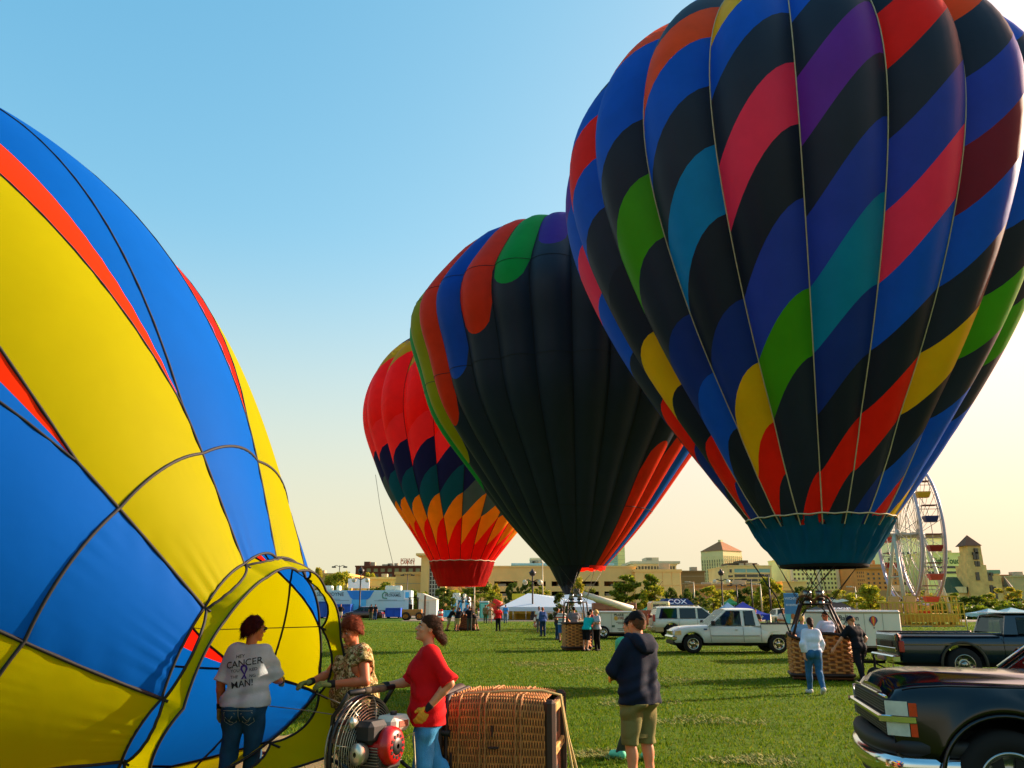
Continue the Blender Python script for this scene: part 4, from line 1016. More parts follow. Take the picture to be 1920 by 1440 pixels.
# white tent at the end of the trailer
def white_tent():
    y = 104; a = at(783, 1150, y); b = at(818, 1150, y); zb = gz(y); h0 = at(783, 1111, y).z-zb; h1 = at(818, 1124, y).z-zb
    root = thing('white_tent', 'plain white tent with a sloping roof at the end of the toothpaste trailer', 'tent', (a.x, y, zb)); m = mat('white_vinyl', '#e6e2d2', .6, var=.05, trans=.15); w = b.x-a.x
    MB().box(0, w, 0, 3, 0, h1-.05).obj('walls', m, root)
    MB().add([(-.1, -.15, h0), (w*.25, -.15, h0-.1), (w+.1, -.15, h1), (w+.1, 3.1, h1), (w*.25, 3.1, h0-.1), (-.1, 3.1, h0), (-.1, -.15, h1-.05), (-.1, 3.1, h1-.05)], [(0, 1, 4, 5), (1, 2, 3, 4), (6, 2, 1, 0), (7, 5, 4, 3), (6, 0, 5, 7)]).obj('roof', m, root)
    MB().box(w*.3, w*.6, -.03, .02, 0, 2.0).obj('door_flap', mat('vinyl_flap', '#cfc8b4', .6), root)
white_tent()
# exhibition trailer
def show_trailer():
    y = 110; a = at(568, 1150, y); b = at(770, 1150, y); zb = gz(y); z1 = at(700, 1107, y).z-zb; w = b.x-a.x
    root = thing('exhibition_trailer', 'long pale blue toothpaste show trailer with two white logos across its side', 'trailer', (a.x, y, zb)); m = mat('trailer_ice', '#b9d2d4', .4, var=.04, scale=.3); b1 = mat('trailer_blue', '#1a84d8', .4, var=.1, scale=.8); b2 = mat('trailer_blue_pale', '#58bcec', .4, var=.08)
    MB().bbox(0, w, 0, 2.6, .9, z1, .06).obj('body', m, root)
    X = lambda p: at(p, 1120, y).x-a.x
    Z = lambda p: at(700, p, y).z-zb
    MB().slab([(X(650), -.02, Z(1107.5)), (X(657), -.02, Z(1120)), (X(662), -.02, Z(1124)), (X(689), -.02, Z(1124)), (X(694), -.02, Z(1120)), (X(701), -.02, Z(1107.5))], (0, -.02, 0)).obj('blue_panel', b1, root)
    MB().slab([(X(660), -.015, .95), (X(660), -.015, Z(1124)), (X(687), -.015, Z(1124)), (X(687), -.015, .95)], (0, -.012, 0)).obj('blue_panel', b2, root)
    mb = MB(); text_on(mb, 'SENSODYNE', (X(619), -.02, Z(1114.5)), (1, 0, 0), (0, 0, 1), .62, 0, .012); text_on(mb, 'PRONAMEL', (X(737), -.02, Z(1116.5)), (1, 0, 0), (0, 0, 1), .5, 0, .012, .8); text_on(mb, 'SENSODYNE', (X(740), -.02, Z(1112)), (1, 0, 0), (0, 0, 1), .24, 0, .0)
    mb.obj('lettering', mat('print_slate', '#33464e', .5), root)
    mb = MB(); mb.tube([(X(726), -.03, Z(1122)), (X(718), -.03, Z(1121)), (X(717), -.03, Z(1114)), (X(721), -.03, Z(1110)), (X(727), -.03, Z(1113))], .07, 5); mb.obj('logo_arc', mat('print_green', '#3c8a6a', .5), root)
    mb = MB()
    for p0, p1, pz in ((603, 638, 1123.5), (607, 655, 1126), (702, 760, 1126.5), (710, 745, 1125)): mb.box(X(p0), X(p1), -.02, .0, Z(pz)-.03, Z(pz)+.03)
    mb.obj('print_line', mat('print_slate2', '#7f979a', .5), root)
    MB().bbox(X(757), w, -.08, 0, Z(1124), z1+.02, .02).obj('end_panel', mat('trailer_white', '#e6ecea', .4), root)
    MB().box(X(760), X(767), -.11, -.08, Z(1121), Z(1110)).obj('blue_panel', b2, root)
    for p, ww in ((606, 1.0), (615, .6), (631, .5), (728, 1.1), (742, .9), (748, .35)): MB().bbox(X(p)-ww/2, X(p)+ww/2, .8, 1.8, z1, z1+.62, .1).obj('roof_unit', mat('roof_white', '#e0dcc8', .5), root)
    MB().box(X(600), w, .1, 2.4, .55, .9).obj('chassis', mat('chassis_black', '#15140f', .8), root)
    for p in (640, 700):
        MB().lathe([(.2, -.12), (.48, -.14), (.5, 0), (.48, .12), (.2, .14)], 16, 0, (X(p), .2, .5), 'y').obj('wheel', mat('tyre', '#141311', .9), root)
show_trailer()
def board():
    y = 118; a = at(653, 1085, y); b = at(693, 1085, y); zb = gz(y); root = thing('projection_board', 'big white blank board standing on two posts behind the toothpaste trailer', 'board', (a.x, y, zb)); w = b.x-a.x
    MB().bbox(0, w, 0, .2, at(653, 1103, y).z-zb, a.z-zb, .02).obj('panel', mat('board_white', '#d8dade', .5, var=.04), root)
    for x in (.1, w-.1): MB().box(x-.08, x+.08, .05, .2, 0, at(653, 1103, y).z-zb).obj('post', galv, root)
board()
def bin_(px0, px1, pt, pb, y, col, label, cat='container', name='skip_container', ribs=4, lid=None):
    a, b = at(px0, pb, y), at(px1, pb, y); zb = gz(y); h = at(px0, pt, y).z-zb; w = b.x-a.x; root = thing(name, label, cat, (a.x, y, zb)); m = mat('bin_'+col, col, .55, var=.15, scale=1.5)
    MB().bbox(0, w, 0, 2, .15, h, .04).obj('body', m, root)
    for i in range(ribs+1): x = w*i/ribs; MB().box(x-.06, x+.06, -.09, 0, .15, h-.05).obj('rib', m, root)
    MB().box(-.05, w+.05, -.1, 2.05, h-.02, h+.08).obj('rim', mat('rim_'+col, col, .5), root)
    for x in (.2, w-.2): MB().box(x-.1, x+.1, .1, 1.9, 0, .15).obj('skid', mat('chassis_black', '#15140f'), root)
bin_(796, 846, 1146, 1164, 106, '#2a9ac8', 'long light blue skip behind the red balloon basket')
bin_(596, 619, 1129, 1153, 106, '#1e52b8', 'blue fabric-covered booth end at the left end of the trailer', 'booth', 'market_booth', 2)
bin_(626, 656, 1134, 1153, 107, '#1f58c0', 'low blue booth behind the man in the dark jacket', 'booth', 'market_booth', 3)
bin_(723, 750, 1141, 1157, 107, '#1450c4', 'blue booth right of the maroon car', 'booth', 'market_booth', 2)
def porta():
    y = 104; a = at(899, 1150, y); b = at(908, 1150, y); zb = gz(y); h = at(900, 1146, y).z-zb; root = thing('portable_toilet', 'pair-width teal portable cabin right of the red balloon basket', 'cabin', (a.x, y, zb))
    m = mat('porta_teal', '#2fa89a', .5, var=.06); h = 1.9; w = 1.1
    MB().bbox(0, w, 0, 1.1, .05, h, .03).obj('body', m, root); MB().bbox(-.05, w+.05, -.05, 1.15, h, h+.18, .06).obj('roof', mat('porta_white', '#cfe0d4', .5), root); MB().bbox(.15, w-.15, -.04, 0, .1, h-.12, .01).obj('door', mat('porta_pale', '#7fd0b4', .5), root); MB().box(w-.32, w-.24, -.07, -.03, .9, 1.1).obj('handle', galv, root)
porta()
def kiosk():
    y = 120; a = at(846, 1120, y); b = at(882, 1120, y); zb = gz(y); h = a.z-zb; w = b.x-a.x; root = thing('banner_booth', 'blue and white lettered booth behind the red balloon basket', 'booth', (a.x, y, zb))
    MB().bbox(0, w, 0, 2, 0, h, .04).obj('body', mat('booth_white', '#dfe4dc', .5), root)
    for x0, x1 in ((.03, .26), (.36, .58), (.74, .92)): MB().box(w*x0, w*x1, -.03, 0, .6, h-.4).obj('blue_panel', mat('booth_blue', '#2f9fd0', .5), root)
    MB().bbox(.2, 1.2, .3, 1.3, h, h+.6, .08).obj('roof_unit', mat('roof_white', '#e0dcc8'), root); MB().bbox(w*.6, w*.75, .3, 1.3, h, h+.5, .08).obj('roof_unit', mat('roof_white', '#e0dcc8'), root)
kiosk()
def inflatable():
    y = 98; b = gx(933, y); zt = at(933, 1126, y).z-b.z; root = thing('inflatable', 'twisted red and orange inflatable tube standing left of the marquee', 'inflatable', b)
    MB().tube([(0, 0, 0), (.1, 0, zt*.3), (-.25, 0, zt*.6), (.2, 0, zt*.85), (-.5, 0, zt)], [.5, .45, .5, .42, .25], 12).obj('body', mat('inflatable_red', '#e03a1c', .5, var=.1, trans=.3), root)
    MB().tube([(-.2, -.1, zt*.62), (-.9, -.1, zt*.8), (-1.2, -.1, zt*.7)], [.22, .2, .12], 8).obj('arm', mat('inflatable_orange', '#f06a22', .5), root); MB().tube([(.2, -.1, zt*.82), (.9, -.1, zt*.66)], [.22, .12], 8).obj('arm', mat('inflatable_orange', '#f06a22', .5), root)
inflatable()
def billboard():
    y = 112; a = at(960, 1113, y); b = at(984, 1113, y); zb = gz(y); root = thing('billboard', 'yellow-green board behind the left end of the marquee', 'board', (a.x, y, zb)); w = b.x-a.x
    MB().bbox(0, w, 0, .15, at(960, 1124, y).z-zb, a.z-zb, .02).obj('panel', mat('board_lime', '#b8b020', .6, var=.25, scale=1), root)
    for x in (.1, w-.1): MB().box(x-.06, x+.06, .03, .12, 0, at(960, 1124, y).z-zb).obj('post', galv, root)
billboard()
def barrel():
    b = gx(826, 92); root = thing('traffic_barrel', 'orange and white striped road barrel on the gravel by the light blue skip', 'barrel', b)
    for i, cc in enumerate(['#d8402a', '#e6dcc8', '#d8402a', '#e6dcc8', '#d8402a']): MB().lathe([(.02, .05+i*.24), (.3-.015*i, .05+i*.24), (.29-.015*i, .29+i*.24), (.02, .29+i*.24)], 14).obj('band', mat('barrel_'+cc, cc, .5), root)
    MB().lathe([(.42, 0), (.42, .05), (.02, .05)], 14).obj('base', mat('tyre', '#141311'), root)
barrel()
def feather():
    y = 40; b = gx(1492, y); z1 = at(1490, 1112, y).z-b.z; root = thing('banner_kiosk', 'tall pale blue photo banner standing left of the striped balloon basket', 'banner', b)
    MB().bbox(-.32, .32, 0, .16, .1, z1, .02).obj('panel', mat('banner_sky', '#58b8d0', .5, var=.1, scale=2), root)
    MB().box(-.36, .32, -.03, 0, z1*.62, z1-.02).obj('header', mat('banner_blue', '#3a78b0', .5), root)
    mb = MB(); text_on(mb, 'WICHITA', (0, -.04, z1*.9), (1, 0, 0), (0, 0, 1), .16, 0, .005); text_on(mb, 'RIVERFEST', (0, -.04, z1*.78), (1, 0, 0), (0, 0, 1), .13, 0, .005); mb.obj('lettering', mat('print_pale', '#cfe0ec', .5), root)
    MB().slab([(-.14, -.01, .35), (.16, -.01, .35), (.2, -.01, .95), (.1, -.01, 1.3), (-.12, -.01, 1.3), (-.18, -.01, .9)], (0, -.02, 0)).obj('photo_figure', mat('banner_photo', '#efe2b8', .5, var=.3, scale=5), root)
    MB().slab([(.1*cos(t), -.01, 1.42+.14*sin(t)) for t in np.linspace(0, 2*pi, 13)[:-1]], (0, -.02, 0)).obj('photo_face', mat('banner_face', '#a8683a', .5, var=.3, scale=8), root)
    MB().box(-.4, .4, -.05, .3, 0, .1).obj('base', mat('chassis_black', '#15140f'), root)
feather()
# thin tether lines that stand out against the sky
def line(name, pts, r, label, col='#5c5640'):
    tag(MB().tube(pts, r, 4).obj(name, mat('tether_'+col, col, .8)), label, 'rope')
line('tether_line', [at(704, 890, 62), at(712, 945, 62.5), at(724, 1005, 63), at(738, 1062, 64)], .02, 'thin drop line hanging from the left side of the red balloon')
# ---------------------------------------------------------------- vehicles (local +x = forwards)
tyre_m = mat('tyre', '#141311', .9); chrome = mat('chrome', '#d2d4d4', .12, metal=1., var=.05); blackp = mat('black_plastic', '#0e0e0e', .6); under = mat('underbody', '#0a0a09', .95)
def wheel(root, x, y, r, w=.24, rim='#9a9a98', holes=8, face=1, n=28, style='steel'):
    wr = bpy.data.objects.new('wheel', None); COL.objects.link(wr); wr.parent = root; wr.location = (x, y, r); s = 1 if y > 0 else -1
    q = r*.6
    prof = [(q, -w/2), (r*.9, -w/2), (r*.985, -w*.38), (r, -w*.2), (r, w*.2), (r*.985, w*.38), (r*.9, w/2), (q, w/2), (q*.97, w*.2)]
    MB().lathe(prof, n, 0, (0, 0, 0), 'y').obj('tyre', tyre_m, wr)
    rm = mat('rim_'+rim, rim, .22, metal=.9, var=.1, scale=8); mb = MB(); e = s*w*.5
    mb.lathe([(q*1.02, e*.6), (q*1.03, e*1.02), (q*.93, e*1.0), (q*.86, e*.55), (q*.5, e*.42), (q*.36, e*.62), (q*.3, e*.95), (q*.05, e*1.0)], n, 0, (0, 0, 0), 'y')
    mb.obj('rim', rm, wr)
    mb = MB()
    for k in range(holes):
        a = 2*pi*k/holes
        if style == 'steel': mb.lathe([(.001, e*.58), (q*.1, e*.585), (q*.11, e*.5)], 8, 0, (q*.68*cos(a), 0, q*.68*sin(a)), 'y')
        else: mb.slab([(q*.42*cos(a-.16), e*.6, q*.42*sin(a-.16)), (q*.85*cos(a-.28), e*.66, q*.85*sin(a-.28)), (q*.85*cos(a+.28), e*.66, q*.85*sin(a+.28)), (q*.42*cos(a+.16), e*.6, q*.42*sin(a+.16))], (0, s*.01, 0))
    mb.obj('rim_hole', blackp, wr)
    return wr
def loft_body(root, xs, secs, wheels, ra, paint, name='body', zl0=.3, mid=.5):
    """secs: list of (x, z_belt, z_top, w_belt, w_top); section interpolated; wheel arches cut from below"""
    S = np.array(secs, float); X = np.unique(np.round(np.concatenate([np.linspace(xs[0], xs[1], 60)]+[xw+ra*np.cos(np.linspace(0, pi, 17)) for xw, _ in wheels]+[S[:, 0]]), 4)); X = X[(X >= xs[0]-1e-6) & (X <= xs[1]+1e-6)]
    P = []
    for x in X:
        zb, zt, wb, wt = [np.interp(x, S[:, 0], S[:, i]) for i in range(1, 5)]
        zl = zl0
        for xw, zw in wheels:
            if abs(x-xw) < ra: zl = max(zl, zw+math.sqrt(max(0, ra*ra-(x-xw)**2)))
        zl = min(zl, zb-.06); zm = max(zl+.02, zl0+(zb-zl0)*mid); zm = min(zm, zb-.03)
        h = [(0, zl), (wb*.80, zl), (wb*.955, zl), (wb*.985, zl+.01), (wb*1.0, zm), (wb*.985, zb), (wb*.94, zb+(zt-zb)*.6), (wt*.9, zt-.015), (wt*.55, zt+.005), (0, zt+.015)]
        P.append([(x, yy, z) for yy, z in h]+[(x, -yy, z) for yy, z in h[-2:0:-1]])
    mb = MB(); mb.grid(P, 0, True, False, True)
    n = len(P[0]); k = len(P)
    mb.f.append(tuple(range(n))); mb.f.append(tuple((k-1)*n+i for i in range(n))[::-1]); mb.m += [0, 0]; mb.s += [False, False]
    o = mb.obj(name, paint, root); return o
def cab(root, segs, zb, zr, wb, wr, paint, gl, crown=.05, rear=True, front=True, dark_rear=False):
    Y = lambda z, o=0.: wb+(wr-wb)*(z-zb)/(zr-zb)+o
    for s in (-1, 1):
        for kind, xb0, xb1, xr0, xr1 in segs:
            pts = [(xb0, zb), (xb1, zb), (xr1, zr), (xr0, zr)]
            if kind == 'p': MB().slab([(x, s*Y(z), z) for x, z in pts], (0, -s*.07, 0)).obj('pillar', paint, root)
            else:
                zl, zh = zb+.02, zr-.05; f = lambda z, a, b: a+(b-a)*(z-zb)/(zr-zb); g = [(f(zl, xb0, xr0), zl), (f(zl, xb1, xr1), zl), (f(zh, xb1, xr1), zh), (f(zh, xb0, xr0), zh)]
                MB().slab([(x, s*Y(z, -.015), z) for x, z in g], (0, -s*.008, 0)).obj('window', gl, root)
                pf = [(xb0, zr-.055), (xb1, zr-.055)]
                MB().slab([(f(zr-.055, xb0, xr0), s*Y(zr-.055), zr-.055), (f(zr-.055, xb1, xr1), s*Y(zr-.055), zr-.055), (xr1, s*Y(zr), zr), (xr0, s*Y(zr), zr)], (0, -s*.06, 0)).obj('roof_rail', paint, root)
                MB().tube([(x, s*Y(z, .002), z) for x, z in g], .008, 4, closed=True).obj('window_seal', blackp, root)
    xf, xr = segs[0], segs[-1]; x0, x1 = xf[3], xr[4]
    P = []
    for x in np.linspace(x0, x1, 9):
        t = (x-x0)/(x1-x0) if x1 != x0 else 0; e = sin(pi*t)**.5
        P.append([(x, wr*v*(1.0), zr-.005+crown*(1-v*v)*.9+.03*e*(1-abs(v)**6)) for v in np.linspace(-1, 1, 11)])
    mb = MB(); mb.grid(P); mb.grid([[(x, y, z-.05) for x, y, z in r][::-1] for r in P])
    for i in (0, -1): mb.grid([[(x, y, z-.05) for x, y, z in P[i]], P[i]])
    for j in (0, -1): mb.grid([[(r[j][0], r[j][1], r[j][2]-.05) for r in P], [r[j] for r in P]])
    mb.obj('roof', paint, root)
    if front: MB().slab([(xf[1], -wb+.05, zb), (xf[1], wb-.05, zb), (xf[3], wr-.05, zr), (xf[3], -wr+.05, zr)], (-.012, 0, .01)).obj('windshield', gl, root)
    if rear: MB().slab([(xr[2], -wb+.08, zb+.04), (xr[2], wb-.08, zb+.04), (xr[4], wr-.08, zr-.06), (xr[4], -wr+.08, zr-.06)], (.012, 0, .01)).obj('rear_window', gl, root)
    sm = mat('seat_cloth', '#3a342c', .9)
def seats(root, xs, z, w):
    sm = mat('seat_cloth', '#3a342c', .9)
    for x in xs:
        for s in (-1, 1): MB().bbox(x-.12, x+.06, s*w*.5-.23, s*w*.5+.23, z-.35, z+.38, .05).obj('seat', sm, root)
def lines(root, segs, w, m=None):
    mb = MB()
    for a, b in segs: mb.tube([(a[0], w, a[1]), (b[0], w, b[1])], .006, 4)
    for a, b in segs: mb.tube([(a[0], -w, a[1]), (b[0], -w, b[1])], .006, 4)
    mb.obj('panel_gap', m or blackp, root)
clear = glass('clear_glass', '#16201f', .03, .35); tint = glass('tinted_glass', '#07090a', .03, .92)
def bed(root, x0, x1, zf, zt, w, paint, t=.07):
    """open load bed"""
    for s in (-1, 1):
        MB().bbox(x0, x1, s*w-t/2, s*w+t/2, zf, zt, .02).obj('bed_side', paint, root)
    MB().box(x0, x1, -w, w, zf-.03, zf).obj('bed_floor', under, root); MB().box(x1-.05, x1, -w, w, zf, zt).obj('bed_front', paint, root)
def white_pickup():
    b = gx(1370, 36.6); root = thing('pickup_truck', 'white extended-cab pickup parked side-on in the middle distance', 'pickup truck', b, pi)
    wp = mat('white_car_paint', '#cfd6cf', .3, var=.03, coat=.6); W_ = .98
    # wheelbase 3.52
    wl = [(1.76, .37), (-1.76, .37)]
    loft_body(root, (-2.78, 2.52), [(-2.78, .98, 1.05, .95, .9), (-.95, .98, 1.05, .98, .9), (-.6, 1.0, 1.1, .98, .9), (1.0, 1.0, 1.12, .98, .86), (1.8, .96, 1.09, .97, .84), (2.25, .89, 1.03, .93, .78), (2.45, .80, .94, .88, .7), (2.52, .72, .84, .84, .6)], wl, .47, wp, zl0=.42)
    MB().box(-2.6, 2.4, -.8, .8, .3, .62).obj('underbody', under, root)
    cab(root, [('p', 1.12, 1.0, .32, .22), ('g', 1.0, -.28, .22, -.28), ('p', -.28, -.42, -.28, -.42), ('g', -.42, -.86, -.42, -.8), ('p', -.86, -1.06, -.8, -.92)], 1.08, 1.74, .94, .78, wp, clear)
    MB().slab([(-.46, -.885, 1.14), (-.84, -.885, 1.14), (-.79, -.80, 1.66), (-.46, -.80, 1.66)], (0, .005, 0)).obj('rear_side_glass', tint, root); MB().slab([(-.46, .905, 1.14), (-.84, .905, 1.14), (-.79, .80, 1.66), (-.46, .80, 1.66)], (0, .012, 0)).obj('rear_side_glass', tint, root)
    bed(root, -2.76, -1.08, .75, 1.16, .93, wp); MB().bbox(-2.8, -1.08, .88, .99, 1.16, 1.19, .01).obj('bed_rail', blackp, root); MB().bbox(-2.8, -1.08, -.99, -.88, 1.16, 1.19, .01).obj('bed_rail', blackp, root)
    seats(root, (.15, -.6), 1.1, .8)
    for x in (1.76, -1.76):
        for s in (-1, 1): wheel(root, x, s*.86, .38, .25, '#b8b49c', 5, style='alloy')
    MB().bbox(2.36, 2.6, -.9, .9, .5, .70, .05).obj('bumper', chrome, root); MB().bbox(2.3, 2.56, -.85, .85, .34, .5, .04).obj('air_dam', blackp, root); MB().bbox(-2.95, -2.76, -.9, .9, .55, .72, .04).obj('bumper', chrome, root)
    for s in (-1, 1): MB().slab([(2.22, s*.945, .74), (2.48, s*.875, .72), (2.44, s*.87, .88), (2.24, s*.935, .91)], (.03, s*.03, 0)).obj('headlight', mat('headlamp_amber', '#d8b060', .15, spec=.8), root); MB().bbox(.84, .98, s*1.03-.1, s*1.03+.1, 1.1, 1.3, .03).obj('mirror', blackp, root)
    MB().bbox(2.47, 2.55, -.6, .6, .72, .90, .02).obj('grille', chrome, root)
    lines(root, [((1.05, 1.05), (1.0, .45)), ((-.33, 1.07), (-.35, .45)), ((-1.07, 1.1), (-1.07, .45))], .985)
    mb = MB()
    for s in (-1, 1): mb.box(-1.0, 1.0, s*.99-.01, s*.99+.012, .68, .73); mb.box(-.12, .0, s*.985-.01, s*.985+.02, .92, .95)
    mb.obj('side_trim', mat('trim_grey', '#9fa79f', .4), root)
    for s in (-1, 1): MB().bbox(1.16, 1.3, s*.985-.01, s*.985+.01, .93, .99, .01).obj('badge', mat('badge_blue', '#31507a', .4), root)
white_pickup()
def suv():
    b = gx(1303, 51); root = thing('suv', 'white and tan sport utility wagon seen from its right side behind the white pickup', 'car', b, 0)
    wp = MATS['white_car_paint']; tn = mat('tan_car_paint', '#a8946a', .4, var=.03)
    wl = [(1.5, .39), (-1.5, .39)]
    loft_body(root, (-2.55, 2.5), [(-2.55, 1.0, 1.12, .9, .86), (-2.45, 1.02, 1.14, .98, .92), (1.0, 1.02, 1.15, 1.0, .9), (1.8, .98, 1.12, .98, .85), (2.4, .85, 1.0, .92, .75), (2.5, .7, .85, .85, .6)], wl, .48, wp, zl0=.62)
    MB().bbox(-2.5, -1.99, -1.0, 1.0, .36, .66, .04).obj('cladding', tn, root); MB().bbox(-1.01, 1.01, -1.005, 1.005, .36, .66, .04).obj('cladding', tn, root); MB().bbox(-2.66, -2.45, -.96, .96, .42, .68, .05).obj('bumper', tn, root); MB().bbox(2.3, 2.6, -.95, .95, .4, .66, .05).obj('bumper', tn, root)
    MB().box(-2.4, 2.3, -.8, .8, .3, .7).obj('underbody', under, root)
    cab(root, [('p', 1.15, 1.02, .35, .25), ('g', 1.02, .05, .25, .05), ('p', .05, -.08, .05, -.08), ('g', -.08, -1.0, -.08, -1.0), ('p', -1.0, -1.16, -1.0, -1.16), ('g', -1.16, -2.25, -1.16, -2.05), ('p', -2.25, -2.5, -2.05, -2.3)], 1.12, 1.74, .94, .82, wp, tint)
    for s in (-1, 1): MB().bbox(-2.6, -2.45, s*.93-.07, s*.93+.07, .95, 1.35, .03).obj('tail_light', mat('tail_red', '#9c1418', .2, spec=.7), root); MB().tube([(-2.0, s*.62, 1.80), (-1.9, s*.62, 1.86), (.1, s*.62, 1.86), (.2, s*.62, 1.80)], .02, 5).obj('roof_rack', galv, root)
    for x in (1.5, -1.5):
        for s in (-1, 1): wheel(root, x, s*.88, .39, .26, '#a8a8a4', 6, style='alloy')
    lines(root, [((1.08, 1.1), (1.05, .68)), ((0, 1.1), (0, .68)), ((-1.08, 1.1), (-1.08, .68))], 1.0)
suv()
def old_pickup():
    # dark blue square-bodied crew pickup, tailgate towards the left
    rzv = R(-7); root = thing('pickup_truck', 'old dark blue pickup with chrome tailgate and tow bar at the right', 'pickup truck', (14.0, 22.9, 0), rzv)
    dp = mat('dark_blue_paint', '#0e1c2c', .25, var=.15, scale=2, coat=.7); dl = mat('dark_paint_lower', '#0a0c0f', .45, var=.2, scale=2, coat=.2)
    wl = [(-2.35, .42), (1.35, .42)]
    loft_body(root, (-3.85, 2.6), [(-3.85, .98, 1.17, .97, .93), (-1.35, .98, 1.17, 1.0, .95), (1.0, .98, 1.17, 1.0, .95), (2.4, .95, 1.13, .98, .92), (2.6, .9, 1.08, .96, .9)], wl, .52, dp, zl0=.46, mid=.6)
    MB().box(-3.7, 2.4, -.85, .85, .36, .6).obj('underbody', under, root)
    mb = MB()
    for s in (-1, 1):
        mb.box(-3.83, 2.5, s*1.0-.012, s*1.0+.014, .9, .93)
    mb.obj('side_trim', mat('trim_worn', '#6a5a3e', .4, metal=.5), root)
    for s in (-1, 1):
        for xw in (-2.35, 1.35): MB().tube([(xw+.55*cos(a), s*1.0, .42+.55*sin(a)) for a in np.linspace(-.1, pi+.1, 17)], .035, 6).obj('wheel_arch_trim', mat('arch_dust', '#3c3628', .7), root)
    # bed: rim, tailgate
    MB().bbox(-3.87, -1.36, .9, 1.02, 1.16, 1.21, .02).obj('bed_rail', dp, root); MB().bbox(-3.87, -1.36, -1.02, -.9, 1.16, 1.21, .02).obj('bed_rail', dp, root)
    tg = MB(); tg.bbox(-3.92, -3.85, -.88, .88, .62, 1.18, .02); tg = tg.obj('tailgate', dp, root)
    MB().bbox(-3.94, -3.92, -.8, .8, .99, 1.15, .01).obj('chrome_panel', chrome, root); MB().bbox(-3.95, -3.92, -.8, .8, .70, .82, .01).obj('chrome_panel', chrome, root)
    MB().bbox(-3.94, -3.915, -.5, .5, .84, .97, .01).obj('tailgate_band', blackp, root)
    MB().bbox(-4.08, -3.88, -.98, .98, .46, .64, .03).obj('bumper', chrome, root); MB().bbox(-4.12, -4.06, -.3, .3, .48, .6, .02).obj('plate', mat('plate_grey', '#8a8a80', .5), root)
    for s in (-1, 1): MB().bbox(-3.9, -3.78, s*.98-.05, s*.98+.03, .72, 1.0, .02).obj('tail_light', mat('tail_red', '#9c1418'), root)
    cab(root, [('p', 1.25, 1.15, .75, .65), ('g', 1.15, .3, .65, .3), ('p', .3, .14, .3, .14), ('g', .14, -.95, .14, -.9), ('p', -.95, -1.3, -.9, -1.15)], 1.17, 1.63, .95, .82, dp, clear)
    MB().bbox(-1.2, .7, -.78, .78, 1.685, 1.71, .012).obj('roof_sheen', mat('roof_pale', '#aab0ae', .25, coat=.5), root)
    seats(root, (.35, -.6), 1.15, .85)
    MB().box(.9, 1.1, -.75, .75, 1.05, 1.25).obj('dashboard', blackp, root); MB().tube([(.85+.06*sin(a)*0, .4+.19*cos(a), 1.27+.17*sin(a)) for a in np.linspace(0, 2*pi, 17)[:-1]], .015, 5, closed=True).obj('steering_wheel', blackp, root)
    for xw in (-2.35, 1.35):
        for s in (-1, 1): wheel(root, xw, s*.88, .42, .28, '#8f8f84', 8)
    # tow bar with jockey wheel
    MB().tube([(-4.0, 0, .42), (-4.6, .1, .42), (-5.2, .4, .4)], .04, 6).obj('tow_bar', under, root); MB().tube([(-4.0, -.7, .5), (-4.05, -.75, .2), (-4.0, -.8, .1)], .015, 5).obj('safety_chain', galv, root)
    lines(root, [((-1.34, 1.16), (-1.34, .5)), ((.22, 1.16), (.22, .5)), ((1.2, 1.16), (1.15, .5))], 1.003)
    for s in (-1, 1): MB().bbox(.35, .5, s*1.0-.01, s*1.0+.025, .98, 1.01, .01).obj('door_handle', chrome, root)
old_pickup()
def jockey():
    b = gx(1643, 21.8); root = thing('jack_wheel', 'small black trailer jack wheel on the grass behind the dark blue pickup', 'jack wheel', (b.x, 21.8, 0))
    MB().lathe([(.02, -.05), (.12, -.05), (.2, -.03), (.2, .03), (.12, .05), (.02, .05)], 18, 0, (0, 0, .2), 'y').obj('wheel', tyre_m, root); MB().tube([(0, .0, .2), (.06, .1, .55), (.05, .1, .7)], .03, 6).obj('post', under, root); MB().tube([(.05, .1, .5), (.5, .1, .28), (.95, .0, .06)], .02, 5).obj('strut', under, root)
jockey()
def trailer(px0, px1, pt, pb, y, d, label, rz=0., wheel_px=None, texts=(), col='#d6dad0', end='#e0d8b8'):
    a, b = at(px0, pb, y), at(px1, pb, y); zb = gz(y); z0 = max(.3, a.z-zb); z1 = at(px0, pt, y).z-zb; w = b.x-a.x; root = thing('cargo_trailer', label, 'trailer', (a.x, y, zb), rz, 'white cargo trailers')
    m = mat('trailer_'+col, col, .35, var=.05, scale=1.2)
    MB().bbox(0, w, 0, d, z0, z1, .05).obj('body', m, root); MB().box(0, w, -.012, d+.012, z1-.12, z1-.06).obj('top_trim', galv, root); MB().box(0, w, -.01, d+.01, z0, z0+.07).obj('bottom_trim', mat('trim_brown', '#5a4a3a', .5), root)
    mb = MB()
    for i in range(1, 4): mb.box(w*i/4-.008, w*i/4+.008, -.006, 0, z0+.07, z1-.12)
    mb.obj('panel_seam', mat('seam_grey', '#8f948a', .5), root)
    MB().box(w*.1, w*.9, .2, d-.2, z0-.18, z0).obj('chassis', under, root)
    for px in (wheel_px or ()):
        x = at(px, pb, y).x-a.x
        for yy in (.06, d-.06): wheel(root, x, yy if yy > .5 else -yy, .36, .2, '#b8b8b0', 6)
    return root, w, z0, z1
rt, w, z0, z1 = trailer(1556, 1702, 1144, 1215, 31, 1.9, 'white trailer lettered Balloon Chase, with a little balloon picture on it', R(5), (1606,))
mb = MB(); s_ = w/2.65
